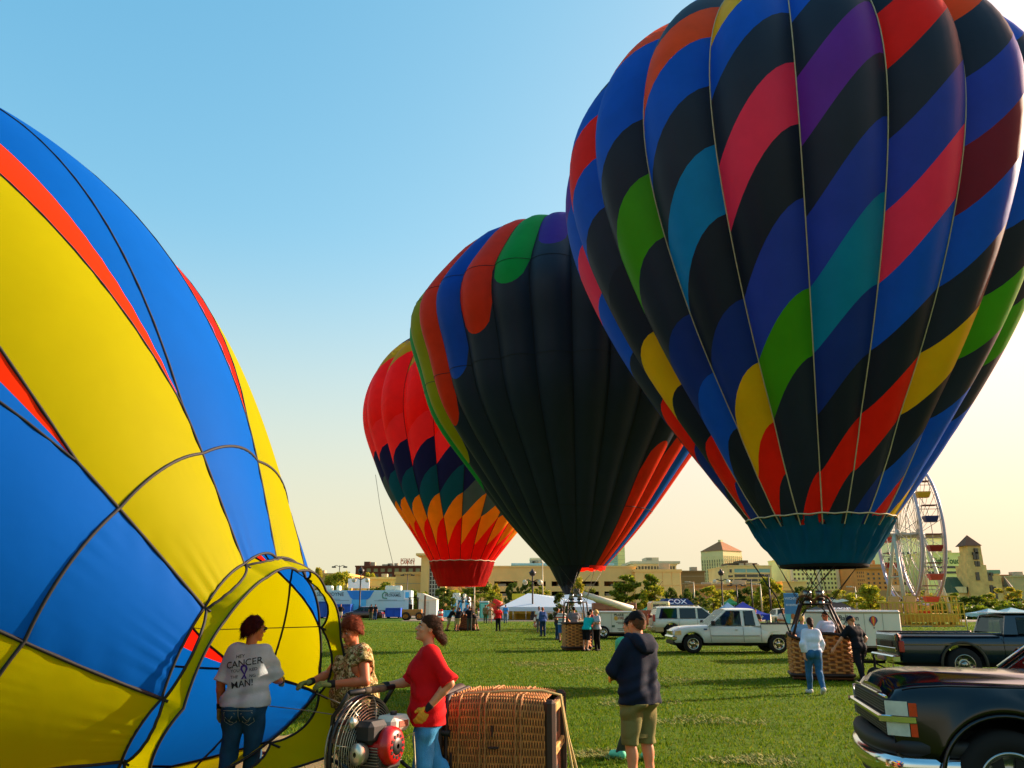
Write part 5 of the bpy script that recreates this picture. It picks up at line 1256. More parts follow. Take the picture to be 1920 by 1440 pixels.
text_on(mb, 'Balloon', (.77*s_, -.012, z1-.28), (1, 0, 0), (0, 0, 1), .25, 0, .012, 1.0); text_on(mb, 'Chase', (.85*s_, -.012, z1-.52), (1, 0, 0), (0, 0, 1), .25, 0, .012, 1.0); mb.obj('lettering', mat('print_navy', '#1c2233', .5), rt)
def mini_balloon(root, x, z, r, y=-.012):
    cols = ['#22386a', '#c9402a', '#e0a030', '#c9402a', '#22386a']
    for i, c in enumerate(cols):
        u0, u1 = -1+.4*i, -.6+.4*i; pts = []
        def edge(u):
            out = []
            for t in np.linspace(0, 1, 9):
                zz = 1-2.3*t; rr = math.sqrt(max(0, 1-zz*zz)) if zz > -.2 else max(.12, (1.3+zz)/1.1*.98)
                out.append((x+r*u*rr, y-.004, z+r*zz))
            return out
        e0, e1 = edge(u0), edge(u1); mb = MB(); mb.grid([e0, e1], 0, False); mb.obj('balloon_print', mat('print_'+c, c, .5), root)
    MB().box(x-r*.14, x+r*.14, y-.006, y, z-r*1.75, z-r*1.5).obj('balloon_print', mat('print_#3a2a1c', '#3a2a1c', .5), root)
mini_balloon(rt, w*.62, z1-.36, .16)
MB().slab([(w*.80+.22*cos(t), -.014, z0+.16+.22*sin(t)) for t in np.linspace(0, pi, 12)], (0, -.005, 0)).obj('logo_half_disc', mat('print_blue', '#22408a', .5), rt)
rt, w, z0, z1 = trailer(1106, 1189, 1146, 1188, 50, 2.0, 'white box trailer with dark red and black print behind the middle basket', 0, (1131,))
mb = MB(); text_on(mb, 'PRAIRIE', (w*.67, -.012, z1-.22), (1, 0, 0), (0, 0, 1), .2, 0, .012, .85); mb.obj('lettering', mat('print_black', '#1c1a18', .5), rt)
mb = MB(); text_on(mb, 'FIRE', (w*.72, -.012, z1-.40), (1, 0, 0), (0, 0, 1), .2, 0, .012, .95); mb.obj('lettering', mat('print_red', '#8c2018', .5), rt); mini_balloon(rt, w*.14, z1-.5, .26)
MB().slab([(w*.6+.12*cos(t), -.014, z1-.4+.12*sin(t)) for t in np.linspace(0, 2*pi, 14)[:-1]], (0, -.004, 0)).obj('sun_print', mat('print_sun', '#d8a84a', .5), rt)
mb = MB()
for zz, k in ((z1-.62, .2), (z1-.7, .12), (z1-.98, .15), (z1-1.06, .1)): mb.box(w*.7-w*k*.5, w*.7+w*k*.5, -.012, 0, zz-.02, zz+.02)
mb.obj('print_line', mat('print_grey', '#6f756c', .5), rt); MB().bbox(w*.5, w*.57, -.03, 0, z1-.9, z1-.78, .01).obj('vent', mat('vent_green', '#4e6a58', .5), rt); MB().bbox(w-.02, w+.3, .1, 1.9, z0+.1, z1-.25, .08).obj('nose', mat('trailer_nose', '#e0d49c', .5), rt)
def crane():
    y = 58; b = gx(1186, y); e = at(1186, 1143, y); f = at(1092, 1114, y); root = thing('boom_lift', 'white boom of a lift truck reaching up left over the white box trailer', 'boom lift', b)
    L = lambda v: (v.x-b.x, v.y-b.y, v.z-b.z); m = mat('boom_white', '#d6cfb4', .4, var=.06)
    MB().tube([L(e), L(e.lerp(f, .55)), L(f)], [.26, .22, .2], 10).obj('boom', m, root); MB().tube([L(e.lerp(f, .5)), L(f+Vector((.1, 0, .02)))], [.17, .15], 8).obj('boom_extension', m, root)
    MB().bbox(-.4, .4, -.4, 1.6, .5, .9, .05).obj('outrigger', MATS['boom_white'], root); MB().cyl((0, 0, 0), L(e), .3, .22).obj('turret', mat('boom_yellow', '#c8b060', .5), root)
    MB().bbox(f.x-b.x-.6, f.x-b.x-.2, -.4, .4, f.z-b.z-.2, f.z-b.z+.35, .05).obj('bucket', mat('bucket_grey', '#4a4438', .6), root)
    MB().bbox(-2.6, 1.6, 1.5, 3.5, .5, 1.5, .05).obj('truck_bed', mat('lift_red', '#8a4a34', .6, var=.2), root); MB().bbox(-2.4, .6, 1.7, 3.3, 1.5, 2.0, .05).obj('tool_box', mat('lift_brown', '#8a5c44', .6, var=.3, scale=2), root)
    MB().bbox(1.6, 2.9, 1.5, 3.5, .5, 2.1, .12).obj('cab', mat('lift_cream', '#d8c88c', .4), root); MB().box(1.7, 2.6, 1.48, 1.52, 1.3, 1.9).obj('window', dark_pane, root)
    for x in (-1.8, 2.2): wheel(root, x, 1.6, .45, .3, '#a8a090'); wheel(root, x, 3.4, .45, .3, '#a8a090')
crane()
def sedan(px, y, col, label, rz=pi, group=None):
    b = gx(px, y); root = thing('parked_car', label, 'car', b, rz, group); p = mat('car_'+col, col, .25, var=.05, coat=.7)
    loft_body(root, (-2.3, 2.3), [(-2.3, .68, .82, .78, .7), (-2.2, .78, .95, .86, .78), (-1.2, .82, 1.0, .9, .8), (.9, .8, .98, .9, .8), (1.9, .7, .82, .86, .72), (2.3, .5, .62, .7, .5)], [(1.38, .31), (-1.32, .31)], .37, p, zl0=.24)
    MB().box(-2.1, 2.1, -.7, .7, .16, .4).obj('underbody', under, root)
    cab(root, [('p', 1.05, .92, .25, .15), ('g', .92, -.1, .15, -.1), ('p', -.1, -.2, -.1, -.2), ('g', -.2, -1.1, -.2, -.75), ('p', -1.1, -1.5, -.75, -1.0)], .95, 1.42, .82, .62, p, clear)
    for x in (1.38, -1.32):
        for s in (-1, 1): wheel(root, x, s*.78, .32, .2, '#a8a8a4', 6, style='alloy')
    for s in (-1, 1): MB().bbox(-2.32, -2.2, s*.62-.16, s*.62+.16, .66, .8, .03).obj('tail_light', mat('tail_bright', '#d8402a', .2), root); MB().bbox(2.02, 2.22, s*.6-.14, s*.6+.14, .52, .64, .03).obj('headlight', mat('headlamp_amber', '#d8b060'), root)
    seats(root, (.1, -.8), .85, .7); return root
sedan(681, 100, '#3a0c18', 'dark maroon saloon car parked on the gravel in front of the toothpaste trailer')
r = sedan(1466, 75, '#c8b890', 'pale beige car half hidden behind the white pickup bed', R(90))
def forklift():
    b = gx(774, 96); root = thing('forklift', 'tan rough-terrain forklift by the white tent', 'forklift', b); m = mat('forklift_tan', '#a87434', .6, var=.2)
    MB().bbox(-1.2, 1.0, -.6, .6, .5, 1.2, .06).obj('body', m, root)
    for x in (-.7, .8):
        for yy in (-.75, .75): wheel(root, x, yy, .45, .35, '#a87434')
    for x in (-.4, .5): MB().box(x-.04, x+.04, -.55, -.47, 1.2, 2.4).obj('post', under, root); MB().box(x-.04, x+.04, .47, .55, 1.2, 2.4).obj('post', under, root)
    MB().box(-.5, .6, -.6, .6, 2.4, 2.48).obj('roof', under, root); MB().bbox(-.5, -.1, -.3, .3, 1.2, 1.75, .05).obj('seat', under, root)
    for yy in (-.4, .4): MB().box(1.25, 1.37, yy-.06, yy+.06, .2, 2.7).obj('mast', mat('mast_brown', '#5a3c20', .6), root)
    for yy in (-.35, .35): MB().box(1.35, 2.3, yy-.07, yy+.07, .3, .36).obj('fork', mat('mast_brown', '#5a3c20'), root)
forklift()
def near_truck():
    root = thing('pickup_truck', 'black pickup nose at the lower right corner, headlight and chrome bumper showing', 'pickup truck', (6.14, 8.05, 0), R(167))
    bp = mat('black_car_paint', '#050406', .16, var=.1, coat=.35, spec=.3); wl = [(1.8, .42), (-1.85, .42)]
    S = np.array([(-2.9, 1.08, 1.22, .98, .93), (1.2, 1.10, 1.24, 1.0, .9), (1.25, 1.09, 1.23, 1.0, .9), (1.8, 1.075, 1.24, 1.01, .89), (2.2, 1.07, 1.245, .99, .88), (2.45, 1.05, 1.225, .955, .86), (2.58, 1.03, 1.19, .92, .84), (2.64, 1.0, 1.14, .89, .82), (2.67, .96, 1.08, .87, .8)])
    X = np.unique(np.round(np.concatenate([np.linspace(-2.9, 2.66, 90)]+[xw+.53*np.cos(np.linspace(0, pi, 33)) for xw, _ in wl]), 4)); P = []
    for x in X:
        zb, zt, wb, wt = [np.interp(x, S[:, 0], S[:, i]) for i in range(1, 5)]
        zl = .44; fl = 0.
        for xw, zw in wl:
            d = abs(x-xw)
            if d < .53: zl = max(zl, zw+math.sqrt(max(0, .53**2-d*d)))
            fl = max(fl, .045*math.exp(-(d/.55)**4))
        zc = .44+(zb-.44)*.42
        h = [(0, zl), (wb*.78, zl), (wb*.95+fl*.4, zl-.015 if zl > .5 else zl), (wb*.985+fl*.9, zl+.012), (wb*1.0+fl, zl+.05), (wb*1.0+fl*.8, max(zl+.09, zc)), (wb*1.0+fl*.3, max(zl+.13, zc+(zb-zc)*.55)), (wb*.99, max(zl+.16, zb-.02)), (wb*.965, max(zl+.18, zb+.035)), (wb*.93, zb+(zt-zb)*.52), (wb*.88, zb+(zt-zb)*.72), (wt*.86, zt-.035), (wt*.62, zt-.008), (wt*.52, zt+.018), (wt*.3, zt+.024), (0, zt+.026)]
        P.append([(x, yy, z) for yy, z in h]+[(x, -yy, z) for yy, z in h[-2:0:-1]])
    mb = MB(); mb.grid(P, 0, True, False, True); n = len(P[0]); k = len(P); mb.f.append(tuple(range(n))); mb.f.append(tuple((k-1)*n+i for i in range(n))[::-1]); mb.m += [0, 0]; mb.s += [False, False]
    mb.obj('body', bp, root)
    MB().box(-2.7, 2.4, -.78, .78, .36, .8).obj('underbody', under, root)
    # hood shut line, fender line
    for s in (-1, 1):
        MB().tube([(x, s*(np.interp(x, S[:, 0], S[:, 3])*.905), np.interp(x, S[:, 0], S[:, 1])+(np.interp(x, S[:, 0], S[:, 2])-np.interp(x, S[:, 0], S[:, 1]))*.64) for x in np.linspace(1.1, 2.55, 16)], .006, 5).obj('hood_gap', blackp, root)
        MB().tube([(1.02, s*1.003, 1.12), (1.0, s*1.008, .9), (1.03, s*1.006, .5)], .007, 5).obj('door_gap', blackp, root)
        MB().tube([(1.8+.54*cos(a), s*(1.04), .42+.54*sin(a)) for a in np.linspace(-.05, pi+.05, 25)], .02, 6).obj('arch_lip', bp, root)
        # headlamps: upper and lower lamp with amber corner, wrapped round the nose
        def lamp_(x0, x1, z0, z1, m, nm):
            q = []
            for x in np.linspace(x0, x1, 6):
                y0 = np.interp(x, [2.28, 2.5, 2.6, 2.70], [.992, .945, .905, .85])
                q.append([(x+.012, s*(y0+.012), z) for z in np.linspace(z0, z1-.03*(x < 2.5)*0, 4)])
            mb = MB(); mb.grid(q); mb.obj(nm, m, root)
        hl = mat('headlamp_clear', '#ccd4da', .15, metal=.35, var=.15, scale=9, spec=.9); am = mat('lamp_amber', '#c8321a', .15, spec=.8, var=.15, scale=20)
        lamp_(2.53, 2.70, .93, 1.05, hl, 'headlight'); lamp_(2.46, 2.522, .93, 1.04, am, 'corner_lamp'); lamp_(2.53, 2.70, .765, .872, hl, 'headlight'); lamp_(2.47, 2.522, .765, .87, am, 'corner_lamp')
        q = [[(x+.03, s*(np.interp(x, [2.28, 2.5, 2.62, 2.74], [.99, .955, .915, .84])+.022), z) for z in (.878, .90, .925)] for x in np.linspace(2.46, 2.74, 7)]
        mb = MB(); mb.grid(q); mb.obj('lamp_bar', chrome, root)
    # grille
    MB().bbox(2.56, 2.70, -.84, .84, .92, 1.06, .02).obj('grille', blackp, root); MB().bbox(2.56, 2.70, -.84, .84, .75, .88, .02).obj('grille', blackp, root)
    mb = MB(); mb.bbox(2.6, 2.76, -.86, .86, .875, .928, .015); mb.obj('grille_bar', chrome, root)
    MB().tube([(2.68, y_, 1.07) for y_ in np.linspace(-.8, .8, 5)], .014, 5).obj('grille_rim', chrome, root)
    me = MB(); me.box(2.69, 2.71, -.8, .8, -.004, .004); me = me.mesh('grille_slat', mat('slat_grey', '#3a3a3c', .4))
    for i in range(5):
        for z0 in (.945, .77): o = link('grille_slat', me, root); o.location.z = z0+i*.024
    # bumper: curved chrome with a black step pad
    hx = spl([0, .15, .3, .45, .6, .72, .84, 1.], [2.86, 2.85, 2.82, 2.76, 2.66, 2.55, 2.35, 2.04], np.linspace(0, 1, 40)); hy = np.minimum(spl([0, .15, .3, .45, .6, .72, .84, 1.], [0, .28, .54, .77, .93, .985, .995, .99], np.linspace(0, 1, 40)), .995)
    path = [(x, -y) for x, y in zip(hx[::-1], hy[::-1])]+[(x, y) for x, y in zip(hx[1:], hy[1:])]
    def strip(z0, z1, off, m, nm):
        rows_ = []; cx = 1.9
        for z, o in ((z0, off-.12), (z0+.005, off-.02), (z0*.7+z1*.3, off), (z0*.3+z1*.7, off), (z1-.005, off-.02), (z1, off-.14)):
            rows_.append([(cx+(x-cx)*(1+o), y*(1+o*.8), z) for x, y in path])
        mb = MB(); mb.grid(rows_); mb.obj(nm, m, root)
    strip(.42, .60, .0, chrome, 'bumper'); strip(.603, .735, -.03, mat('bumper_pad', '#1b1a18', .6), 'bumper_pad'); strip(.30, .415, -.08, blackp, 'air_dam')
    for x in (1.8, -1.85):
        for s in (-1, 1): wheel(root, x, s*.88, .42, .28, '#9c9c98', 6, n=40, style='alloy')
    cab(root, [('p', 1.22, 1.06, .38, .26), ('g', 1.06, -.05, .26, -.05), ('p', -.05, -.2, -.05, -.2), ('g', -.2, -1.2, -.2, -1.1), ('p', -1.2, -1.45, -1.1, -1.25)], 1.22, 1.86, .93, .76, bp, glass('clear_glass', '#16201f', .03, .35))
    # bright windscreen trim, wipers, cowl
    for s in (-1, 1): MB().tube([(1.24, s*.915, 1.235), (.4, s*.755, 1.88)], .022, 6).obj('windscreen_trim', chrome, root)
    MB().bbox(1.05, 1.28, -.85, .85, 1.2, 1.235, .01).obj('cowl', blackp, root)
    for s, y0 in ((1, .62), (1, -.05)): MB().tube([(1.2, y0, 1.25), (1.16, y0-.05, 1.31), (1.1, y0-.5, 1.30)], .012, 5).obj('wiper', galv, root)
    seats(root, (.1, -.8), 1.25, .85); MB().bbox(.75, 1.05, -.8, .8, 1.05, 1.24, .04).obj('dashboard', blackp, root)
    MB().bbox(.86, 1.0, 1.0, 1.2, 1.2, 1.42, .04).obj('mirror', bp, root); MB().bbox(.86, 1.0, -1.2, -1.0, 1.2, 1.42, .04).obj('mirror', bp, root)
near_truck()
# ---------------------------------------------------------------- people: one smooth skin per body, clothes and hair as children
def surf_nets(D, lo, res):
    ins = D < 0; nx, ny, nz = D.shape
    c = np.zeros((nx-1, ny-1, nz-1), np.int8)
    for a in (0, 1):
        for b in (0, 1):
            for d in (0, 1): c += ins[a:nx-1+a, b:ny-1+b, d:nz-1+d]
    cell = np.argwhere((c > 0) & (c < 8))
    if len(cell) == 0: return np.zeros((0, 3)), np.zeros((0, 4), int)
    idx = np.full(c.shape, -1, np.int64); idx[tuple(cell.T)] = np.arange(len(cell))
    acc = np.zeros((len(cell), 3)); cnt = np.zeros(len(cell))
    for ax in range(3):
        o1, o2 = [q for q in range(3) if q != ax]
        for u in (0, 1):
            for v in (0, 1):
                s = [0, 0, 0]; s[o1] = u; s[o2] = v; e = list(s); e[ax] = 1
                d0 = D[tuple((cell+s).T)]; d1 = D[tuple((cell+e).T)]; m = (d0 < 0) != (d1 < 0)
                t = np.where(m, d0/np.where(m, d0-d1, 1), 0); p = np.array(s, float)[None].repeat(len(cell), 0); p[:, ax] += t
                acc += p*m[:, None]; cnt += m
    V = (cell+acc/cnt[:, None])*res+lo
    Fs = []
    for ax in range(3):
        o1, o2 = (ax+1) % 3, (ax+2) % 3
        sl0 = [slice(None)]*3; sl1 = [slice(None)]*3; sl0[ax] = slice(0, -1); sl1[ax] = slice(1, None)
        E = np.argwhere(ins[tuple(sl0)] != ins[tuple(sl1)])
        E = E[(E[:, o1] > 0) & (E[:, o2] > 0) & (E[:, o1] < D.shape[o1]-1) & (E[:, o2] < D.shape[o2]-1)]
        if len(E) == 0: continue
        q = []
        for u, v in ((-1, -1), (0, -1), (0, 0), (-1, 0)):
            z = E.copy(); z[:, o1] += u; z[:, o2] += v; q.append(idx[tuple(z.T)])
        q = np.stack(q, 1); flip = ~ins[tuple(E.T)]; q[flip] = q[flip][:, ::-1]
        Fs.append(q[(q >= 0).all(1)])
    return V, np.concatenate(Fs)
def cap(a, b, ra, rb=None): return ('c', np.array(a, float), np.array(b, float), ra, ra if rb is None else rb)
def ell(c, r, M=None): return ('e', np.array(c, float), np.array(r, float), M)
def bounds(prims, m):
    lo = np.full(3, 9.); hi = np.full(3, -9.)
    for p in prims:
        if p[0] == 'c': r = max(p[3], p[4]); lo = np.minimum(lo, np.minimum(p[1], p[2])-r); hi = np.maximum(hi, np.maximum(p[1], p[2])+r)
        else: r = p[2].max(); lo = np.minimum(lo, p[1]-r); hi = np.maximum(hi, p[1]+r)
    return lo-m, hi+m
def pdist(p, X, Y, Z):
    if p[0] == 'c':
        a, b, ra, rb = p[1:]; ab = b-a; L = ab@ab+1e-12
        t = np.clip(((X-a[0])*ab[0]+(Y-a[1])*ab[1]+(Z-a[2])*ab[2])/L, 0, 1)
        return np.sqrt((X-a[0]-t*ab[0])**2+(Y-a[1]-t*ab[1])**2+(Z-a[2]-t*ab[2])**2)-(ra+(rb-ra)*t)
    c, r, M = p[1:]; x, y, z = X-c[0], Y-c[1], Z-c[2]
    if M is not None: x, y, z = [M[0, i]*x+M[1, i]*y+M[2, i]*z for i in range(3)]
    x = x/r[0]; y = y/r[1]; z = z/r[2]; k = np.sqrt(x*x+y*y+z*z); g = np.sqrt((x/r[0])**2+(y/r[1])**2+(z/r[2])**2)+1e-9
    return k*(k-1)/g
def sdf_mesh(prims, res, k=.03, infl=0., cuts=(), post=None, sub=()):
    lo, hi = bounds(prims, infl+res*2.5); n = np.ceil((hi-lo)/res).astype(int)+1
    ax = [lo[i]+res*np.arange(n[i]) for i in range(3)]; D = np.full(n, .25)
    for p in prims:
        l2, h2 = bounds([p], infl+k+.05); i0 = np.clip(((l2-lo)/res).astype(int), 0, n); i1 = np.clip(((h2-lo)/res).astype(int)+2, 0, n)
        sl = tuple(slice(a, b) for a, b in zip(i0, i1)); X, Y, Z = ax[0][sl[0]][:, None, None], ax[1][sl[1]][None, :, None], ax[2][sl[2]][None, None, :]
        d = pdist(p, X, Y, Z)-infl; o = D[sl]; h = np.clip(.5+.5*(o-d)/k, 0, 1); D[sl] = o+(d-o)*h-k*h*(1-h)
    X, Y, Z = ax[0][:, None, None], ax[1][None, :, None], ax[2][None, None, :]
    if post is not None: D = D+post(X, Y, Z)
    for f in cuts: D = np.maximum(D, f(X, Y, Z)+0*D)
    D[0] = D[-1] = .2; D[:, 0] = D[:, -1] = .2; D[:, :, 0] = D[:, :, -1] = .2
    return surf_nets(D, lo, res)
def rotm(yaw=0, pitch=0, roll=0): return np.array((Matrix.Rotation(yaw, 3, 'Z') @ Matrix.Rotation(pitch, 3, 'X') @ Matrix.Rotation(roll, 3, 'Y')))
def folds(a, s=1.): return lambda X, Y, Z: a*(np.sin(17*s*Z+9*X+4*np.sin(7*X+5*Y))+np.sin(23*s*Z-13*Y+6*np.sin(6*Z+3*X))+.7*np.sin(31*X+11*s*Z+5*Y))
skin_m = {k: mat('skin_'+k, c, .5, var=.1, scale=9, spec=.35) for k, c in (('fair', '#c98a66'), ('tan', '#b06d48'), ('brown', '#6e4028'), ('pink', '#c88660'), ('sun', '#bd6a42'))}
def cloth(c, rough=.85, var=.1): return mat('cloth_'+c, c, rough, var=var, scale=7, bump=.15, bscale=70, spec=.15)
def denim(c): return mat('denim_'+c, c, .85, var=.28, scale=5, bump=.3, bscale=120, spec=.15)
def hand_prims(w, d, n, side, curl=.6, s=1.):
    """palm from wrist w along d, n = back of the hand, side = towards the thumb"""
    w, d, n, t = [np.array(v, float) for v in (w, d, n, side)]
    d = d/np.linalg.norm(d); n = n-d*(n@d); n = n/np.linalg.norm(n); t = np.cross(n, d)*(1 if np.cross(n, d)@t > 0 else -1)
    P = []
    for i, (o, L) in enumerate(((.030, .072), (.010, .08), (-.010, .075), (-.029, .06))):
        a = w+t*o*.8*s+d*.01; b = w+d*.085*s+t*o*s; P.append(cap(a, b, .0165*s, .0135*s))
        c1, c2 = curl*.75, curl*1.6
        k1 = b+(d*cos(c1)-n*sin(c1))*L*.5*s; k2 = k1+(d*cos(c2)-n*sin(c2))*L*.5*s
        P += [cap(b, k1, .0105*s, .0095*s), cap(k1, k2, .0095*s, .0078*s)]
    a = w+d*.02*s+t*.026*s; b = a+(d*.55+t*.7-n*.25)*.045*s; c = b+(d*.85+t*.25-n*.3)*.035*s
    return P+[cap(a, b, .0145*s, .012*s), cap(b, c, .0115*s, .009*s)]
def person(label, px, y, rz, H=1.75, pose=None, girth=1., fem=False, top='#333333', sleeve='short', bottom='#27384f', legs='long', shoes='#2a2622', hair='#3a2618', style='short', hat=None, skin='fair', res=.028, gloves=None, loc=None, group=None, foldamp=0., hem=.90, drape=0., topmat=None, botmat=None, sung=False, lift=0.):
    ps = dict(pose or {}); k = H/1.755; lean = np.array([ps.get('lean', (0, 0))[0], ps.get('lean', (0, 0))[1], ps.get('lz', 0.)])
    hip = np.array([0, 0, .93+ps.get('hipz', 0)]); sh = hip+np.array([0, 0, .51])+lean
    up = sh-hip; up = up/np.linalg.norm(up)
    J = lambda t, x=0, yy=0: hip+(sh-hip)*t+np.array([x, yy, 0])
    sw = .148 if fem else .178
    L_, R_ = sh+np.array([sw, 0, -.03]), sh+np.array([-sw, 0, -.03])
    if 'shtwist' in ps: a = ps['shtwist']; L_ = sh+np.array([sw*cos(a), sw*sin(a), -.03]); R_ = sh-np.array([sw*cos(a), sw*sin(a), .03])
    LE, LW = np.array(ps.get('LE', L_+np.array([.06, .03, -.28]))), None; LW = np.array(ps.get('LW', LE+np.array([-.01, -.07, -.25])))
    RE = np.array(ps.get('RE', R_+np.array([-.06, .03, -.28]))); RW = np.array(ps.get('RW', RE+np.array([.01, -.07, -.25])))
    hw = .092
    LK, LA = np.array(ps.get('LK', (hw+.01, -.02, .5))), np.array(ps.get('LA', (hw+.02, .02, .085))); RK, RA = np.array(ps.get('RK', (-hw-.01, -.02, .5))), np.array(ps.get('RA', (-hw-.02, .02, .085)))
    LT = np.array(ps.get('LT', LA+np.array([.03, -.16, -.05]))); RT = np.array(ps.get('RT', RA+np.array([-.03, -.16, -.05])))
    Lh, Rh = hip+np.array([hw, 0, -.03]), hip+np.array([-hw, 0, -.03]); g = girth
    hy, hp, hr = ps.get('head', (0, 0, 0)); M = rotm(hy, hp, hr); nb = sh+np.array([0, .0, .03]); hc = nb+np.array([0, -.015, .08])+M@np.array([0, -.02, .075])
    hd = lambda v: hc+M@np.array(v, float)
    torso = [cap(J(.02, -.07), J(.02, .07), .118*g*(1.07 if fem else 1)), cap(J(.32, -.06*g), J(.32, .06*g), .108*g), cap(J(.66, -.085), J(.66, .085), .113*(.5+.5*g)), cap(J(.93, -.12*(.9 if fem else 1)), J(.93, .12*(.9 if fem else 1)), .066)]
    if fem: torso += [cap(J(.66, -.075, -.085), J(.66, .075, -.085), .066)]
    if g > 1.1: torso += [ell(J(.25, 0, -.06), (.15*g, .13*g, .17))]
    seat_ = [ell(hip+np.array([s_*.07, .07, -.02]), (.085*g, .085*g, .1)) for s_ in (1, -1)]
    arms = [cap(L_, LE, .052*(.6+.4*g), .042*(.6+.4*g)), cap(R_, RE, .052*(.6+.4*g), .042*(.6+.4*g))]
    fore = [cap(LE, LE*.7+LW*.3, .041, .042), cap(LE*.7+LW*.3, LW, .041, .027), cap(RE, RE*.7+RW*.3, .041, .042), cap(RE*.7+RW*.3, RW, .041, .027)]
    leg = []
    for h_, K, A, T in ((Lh, LK, LA, LT), (Rh, RK, RA, RT)):
        leg += [cap(h_, K, .095*(.7+.3*g), .062), cap(K, A, .058, .040), ell(K*.68+A*.32+np.array([0, .022, 0]), (.052, .05, .12))]
    feet = [cap(LA+np.array([0, .03, -.03]), LT, .045, .036), cap(RA+np.array([0, .03, -.03]), RT, .045, .036)]
    near = res < .015
    hcurl = ps.get('curl', .6)
    hands = hand_prims(LW, LW-LE if 'LHd' not in ps else ps['LHd'], ps.get('LHn', (1, 0, 0)), ps.get('LHt', (0, -1, 0)), hcurl)+hand_prims(RW, RW-RE if 'RHd' not in ps else ps['RHd'], ps.get('RHn', (-1, 0, 0)), ps.get('RHt', (0, -1, 0)), ps.get('Rcurl', hcurl))
    head = [ell(hc+M@np.array([0, .012, .02]), (.074, .094, .098), M), ell(hd((0, -.022, -.045)), (.056, .066, .074), M), cap(nb-np.array([0, 0, .05]), hd((0, .015, -.06)), .054, .05)]
    if res < .02:
        head += [cap(hd((0, -.088, .01)), hd((0, -.106, -.022)), .009, .0125), ell(hd((.012, -.096, -.026)), (.009, .01, .007), M), ell(hd((-.012, -.096, -.026)), (.009, .01, .007), M), ell(hd((0, -.085, -.055)), (.022, .011, .0065), M), ell(hd((0, -.082, -.066)), (.019, .012, .008), M), ell(hd((0, -.072, -.098)), (.022, .02, .017), M),
                 cap(hd((-.042, -.074, .027)), hd((.042, -.074, .027)), .011), ell(hd((.040, -.06, -.022)), (.022, .02, .02), M), ell(hd((-.040, -.06, -.022)), (.022, .02, .02), M)]
        for s_ in (1, -1): head += [ell(hd((s_*.076, .012, -.005)), (.008, .019, .031), M)]
    z0 = min(LA[2], RA[2])-.085+.0
    root = thing('person', label, 'person', loc if loc is not None else gx(px, y), rz, group); root.scale = (k, k, k)
    if loc is None and lift: root.location.z += lift
    sk = skin_m[skin]
    def out(name, prims, m, k_, infl=0., cuts=(), post=None, r=None):
        V, F = sdf_mesh(prims, r or res, k_, infl, cuts, post)
        if len(V): return link(name, fast_mesh(name, V, F, m), root)
    body = torso+seat_+arms+fore+leg+feet+head+hands
    kk = .022 if near else .035
    # hands and face need a tighter blend than the trunk
    lo_body = out('body', torso+seat_+arms+fore+leg+feet+head+hands, sk, .012 if near else .03, 0., r=min(res, .024))
    tm = topmat or cloth(top); bm_ = botmat or (denim(bottom) if legs == 'jeans' else cloth(bottom))
    foldf = folds(foldamp) if foldamp else None
    hz = hip[2]-.93+hem; nz_ = sh[2]+.055
    def neck(X, Y, Z): return .075-np.sqrt((X-nb[0])**2+(Y-nb[1]+.012)**2+(Z-nb[2]-.055)**2)
    cuts = [lambda X, Y, Z: hz-Z+.0*X, neck]
    if sleeve == 'long':
        sp = torso+arms+[fore[0], fore[1], fore[2], fore[3]]
    elif True:
        f = {'short': .78, 'cap': .4, 'none': .02, 'elbow': 1.}[sleeve]; sp = list(torso)
        for a, b in ((L_, LE), (R_, RE)):
            sp.append(cap(a, a+(b-a)*f, .056*(.6+.4*g), .058*(.6+.4*g)))
            e = a+(b-a)*f; dn = (b-a)/np.linalg.norm(b-a)
            cuts.append(lambda X, Y, Z, e=e, dn=dn: np.where(np.sqrt((X-e[0])**2+(Y-e[1])**2+(Z-e[2])**2) < .13, (X-e[0])*dn[0]+(Y-e[1])*dn[1]+(Z-e[2])*dn[2]-.004, -1))
    if drape:
        for s_ in (1, -1): sp.append(cap(J(.72, s_*.075, -.01), np.array([s_*.085*g, .012, hz-.04])+lean*.0, .112*(.5+.5*g), .112*(.4+.6*g)+drape))
    out('shirt', sp+(seat_ if hem < .93 else []), tm, .045, .02 if near else .022, cuts, foldf)
    lp = [torso[0]]+seat_+leg
    tz = min(hip[2]+.085, hz+.012) if hem < .928 else hip[2]+.085; bc = [lambda X, Y, Z: Z-tz]
    if legs == 'shorts': kz = ps.get('shortz', .47); bc.append(lambda X, Y, Z: kz-Z)
    elif legs == 'skirt': bc.append(lambda X, Y, Z: .4-Z)
    else: bc.append(lambda X, Y, Z: z0+.06-Z)
    out('shorts' if legs == 'shorts' else 'trousers', lp, bm_, .03, {'shorts': .03, 'jeans': .018}.get(legs, .018), bc, folds(foldamp*.8, 1.3) if foldamp else None)
    for f_ in feet: out('shoe', [f_], cloth(shoes, .6), .02, .014, r=max(res*.7, .01))
    # hair and hats
    hm = mat('hair_'+hair, hair, .7, var=.3, scale=40, bump=.3, bscale=160, spec=.12)
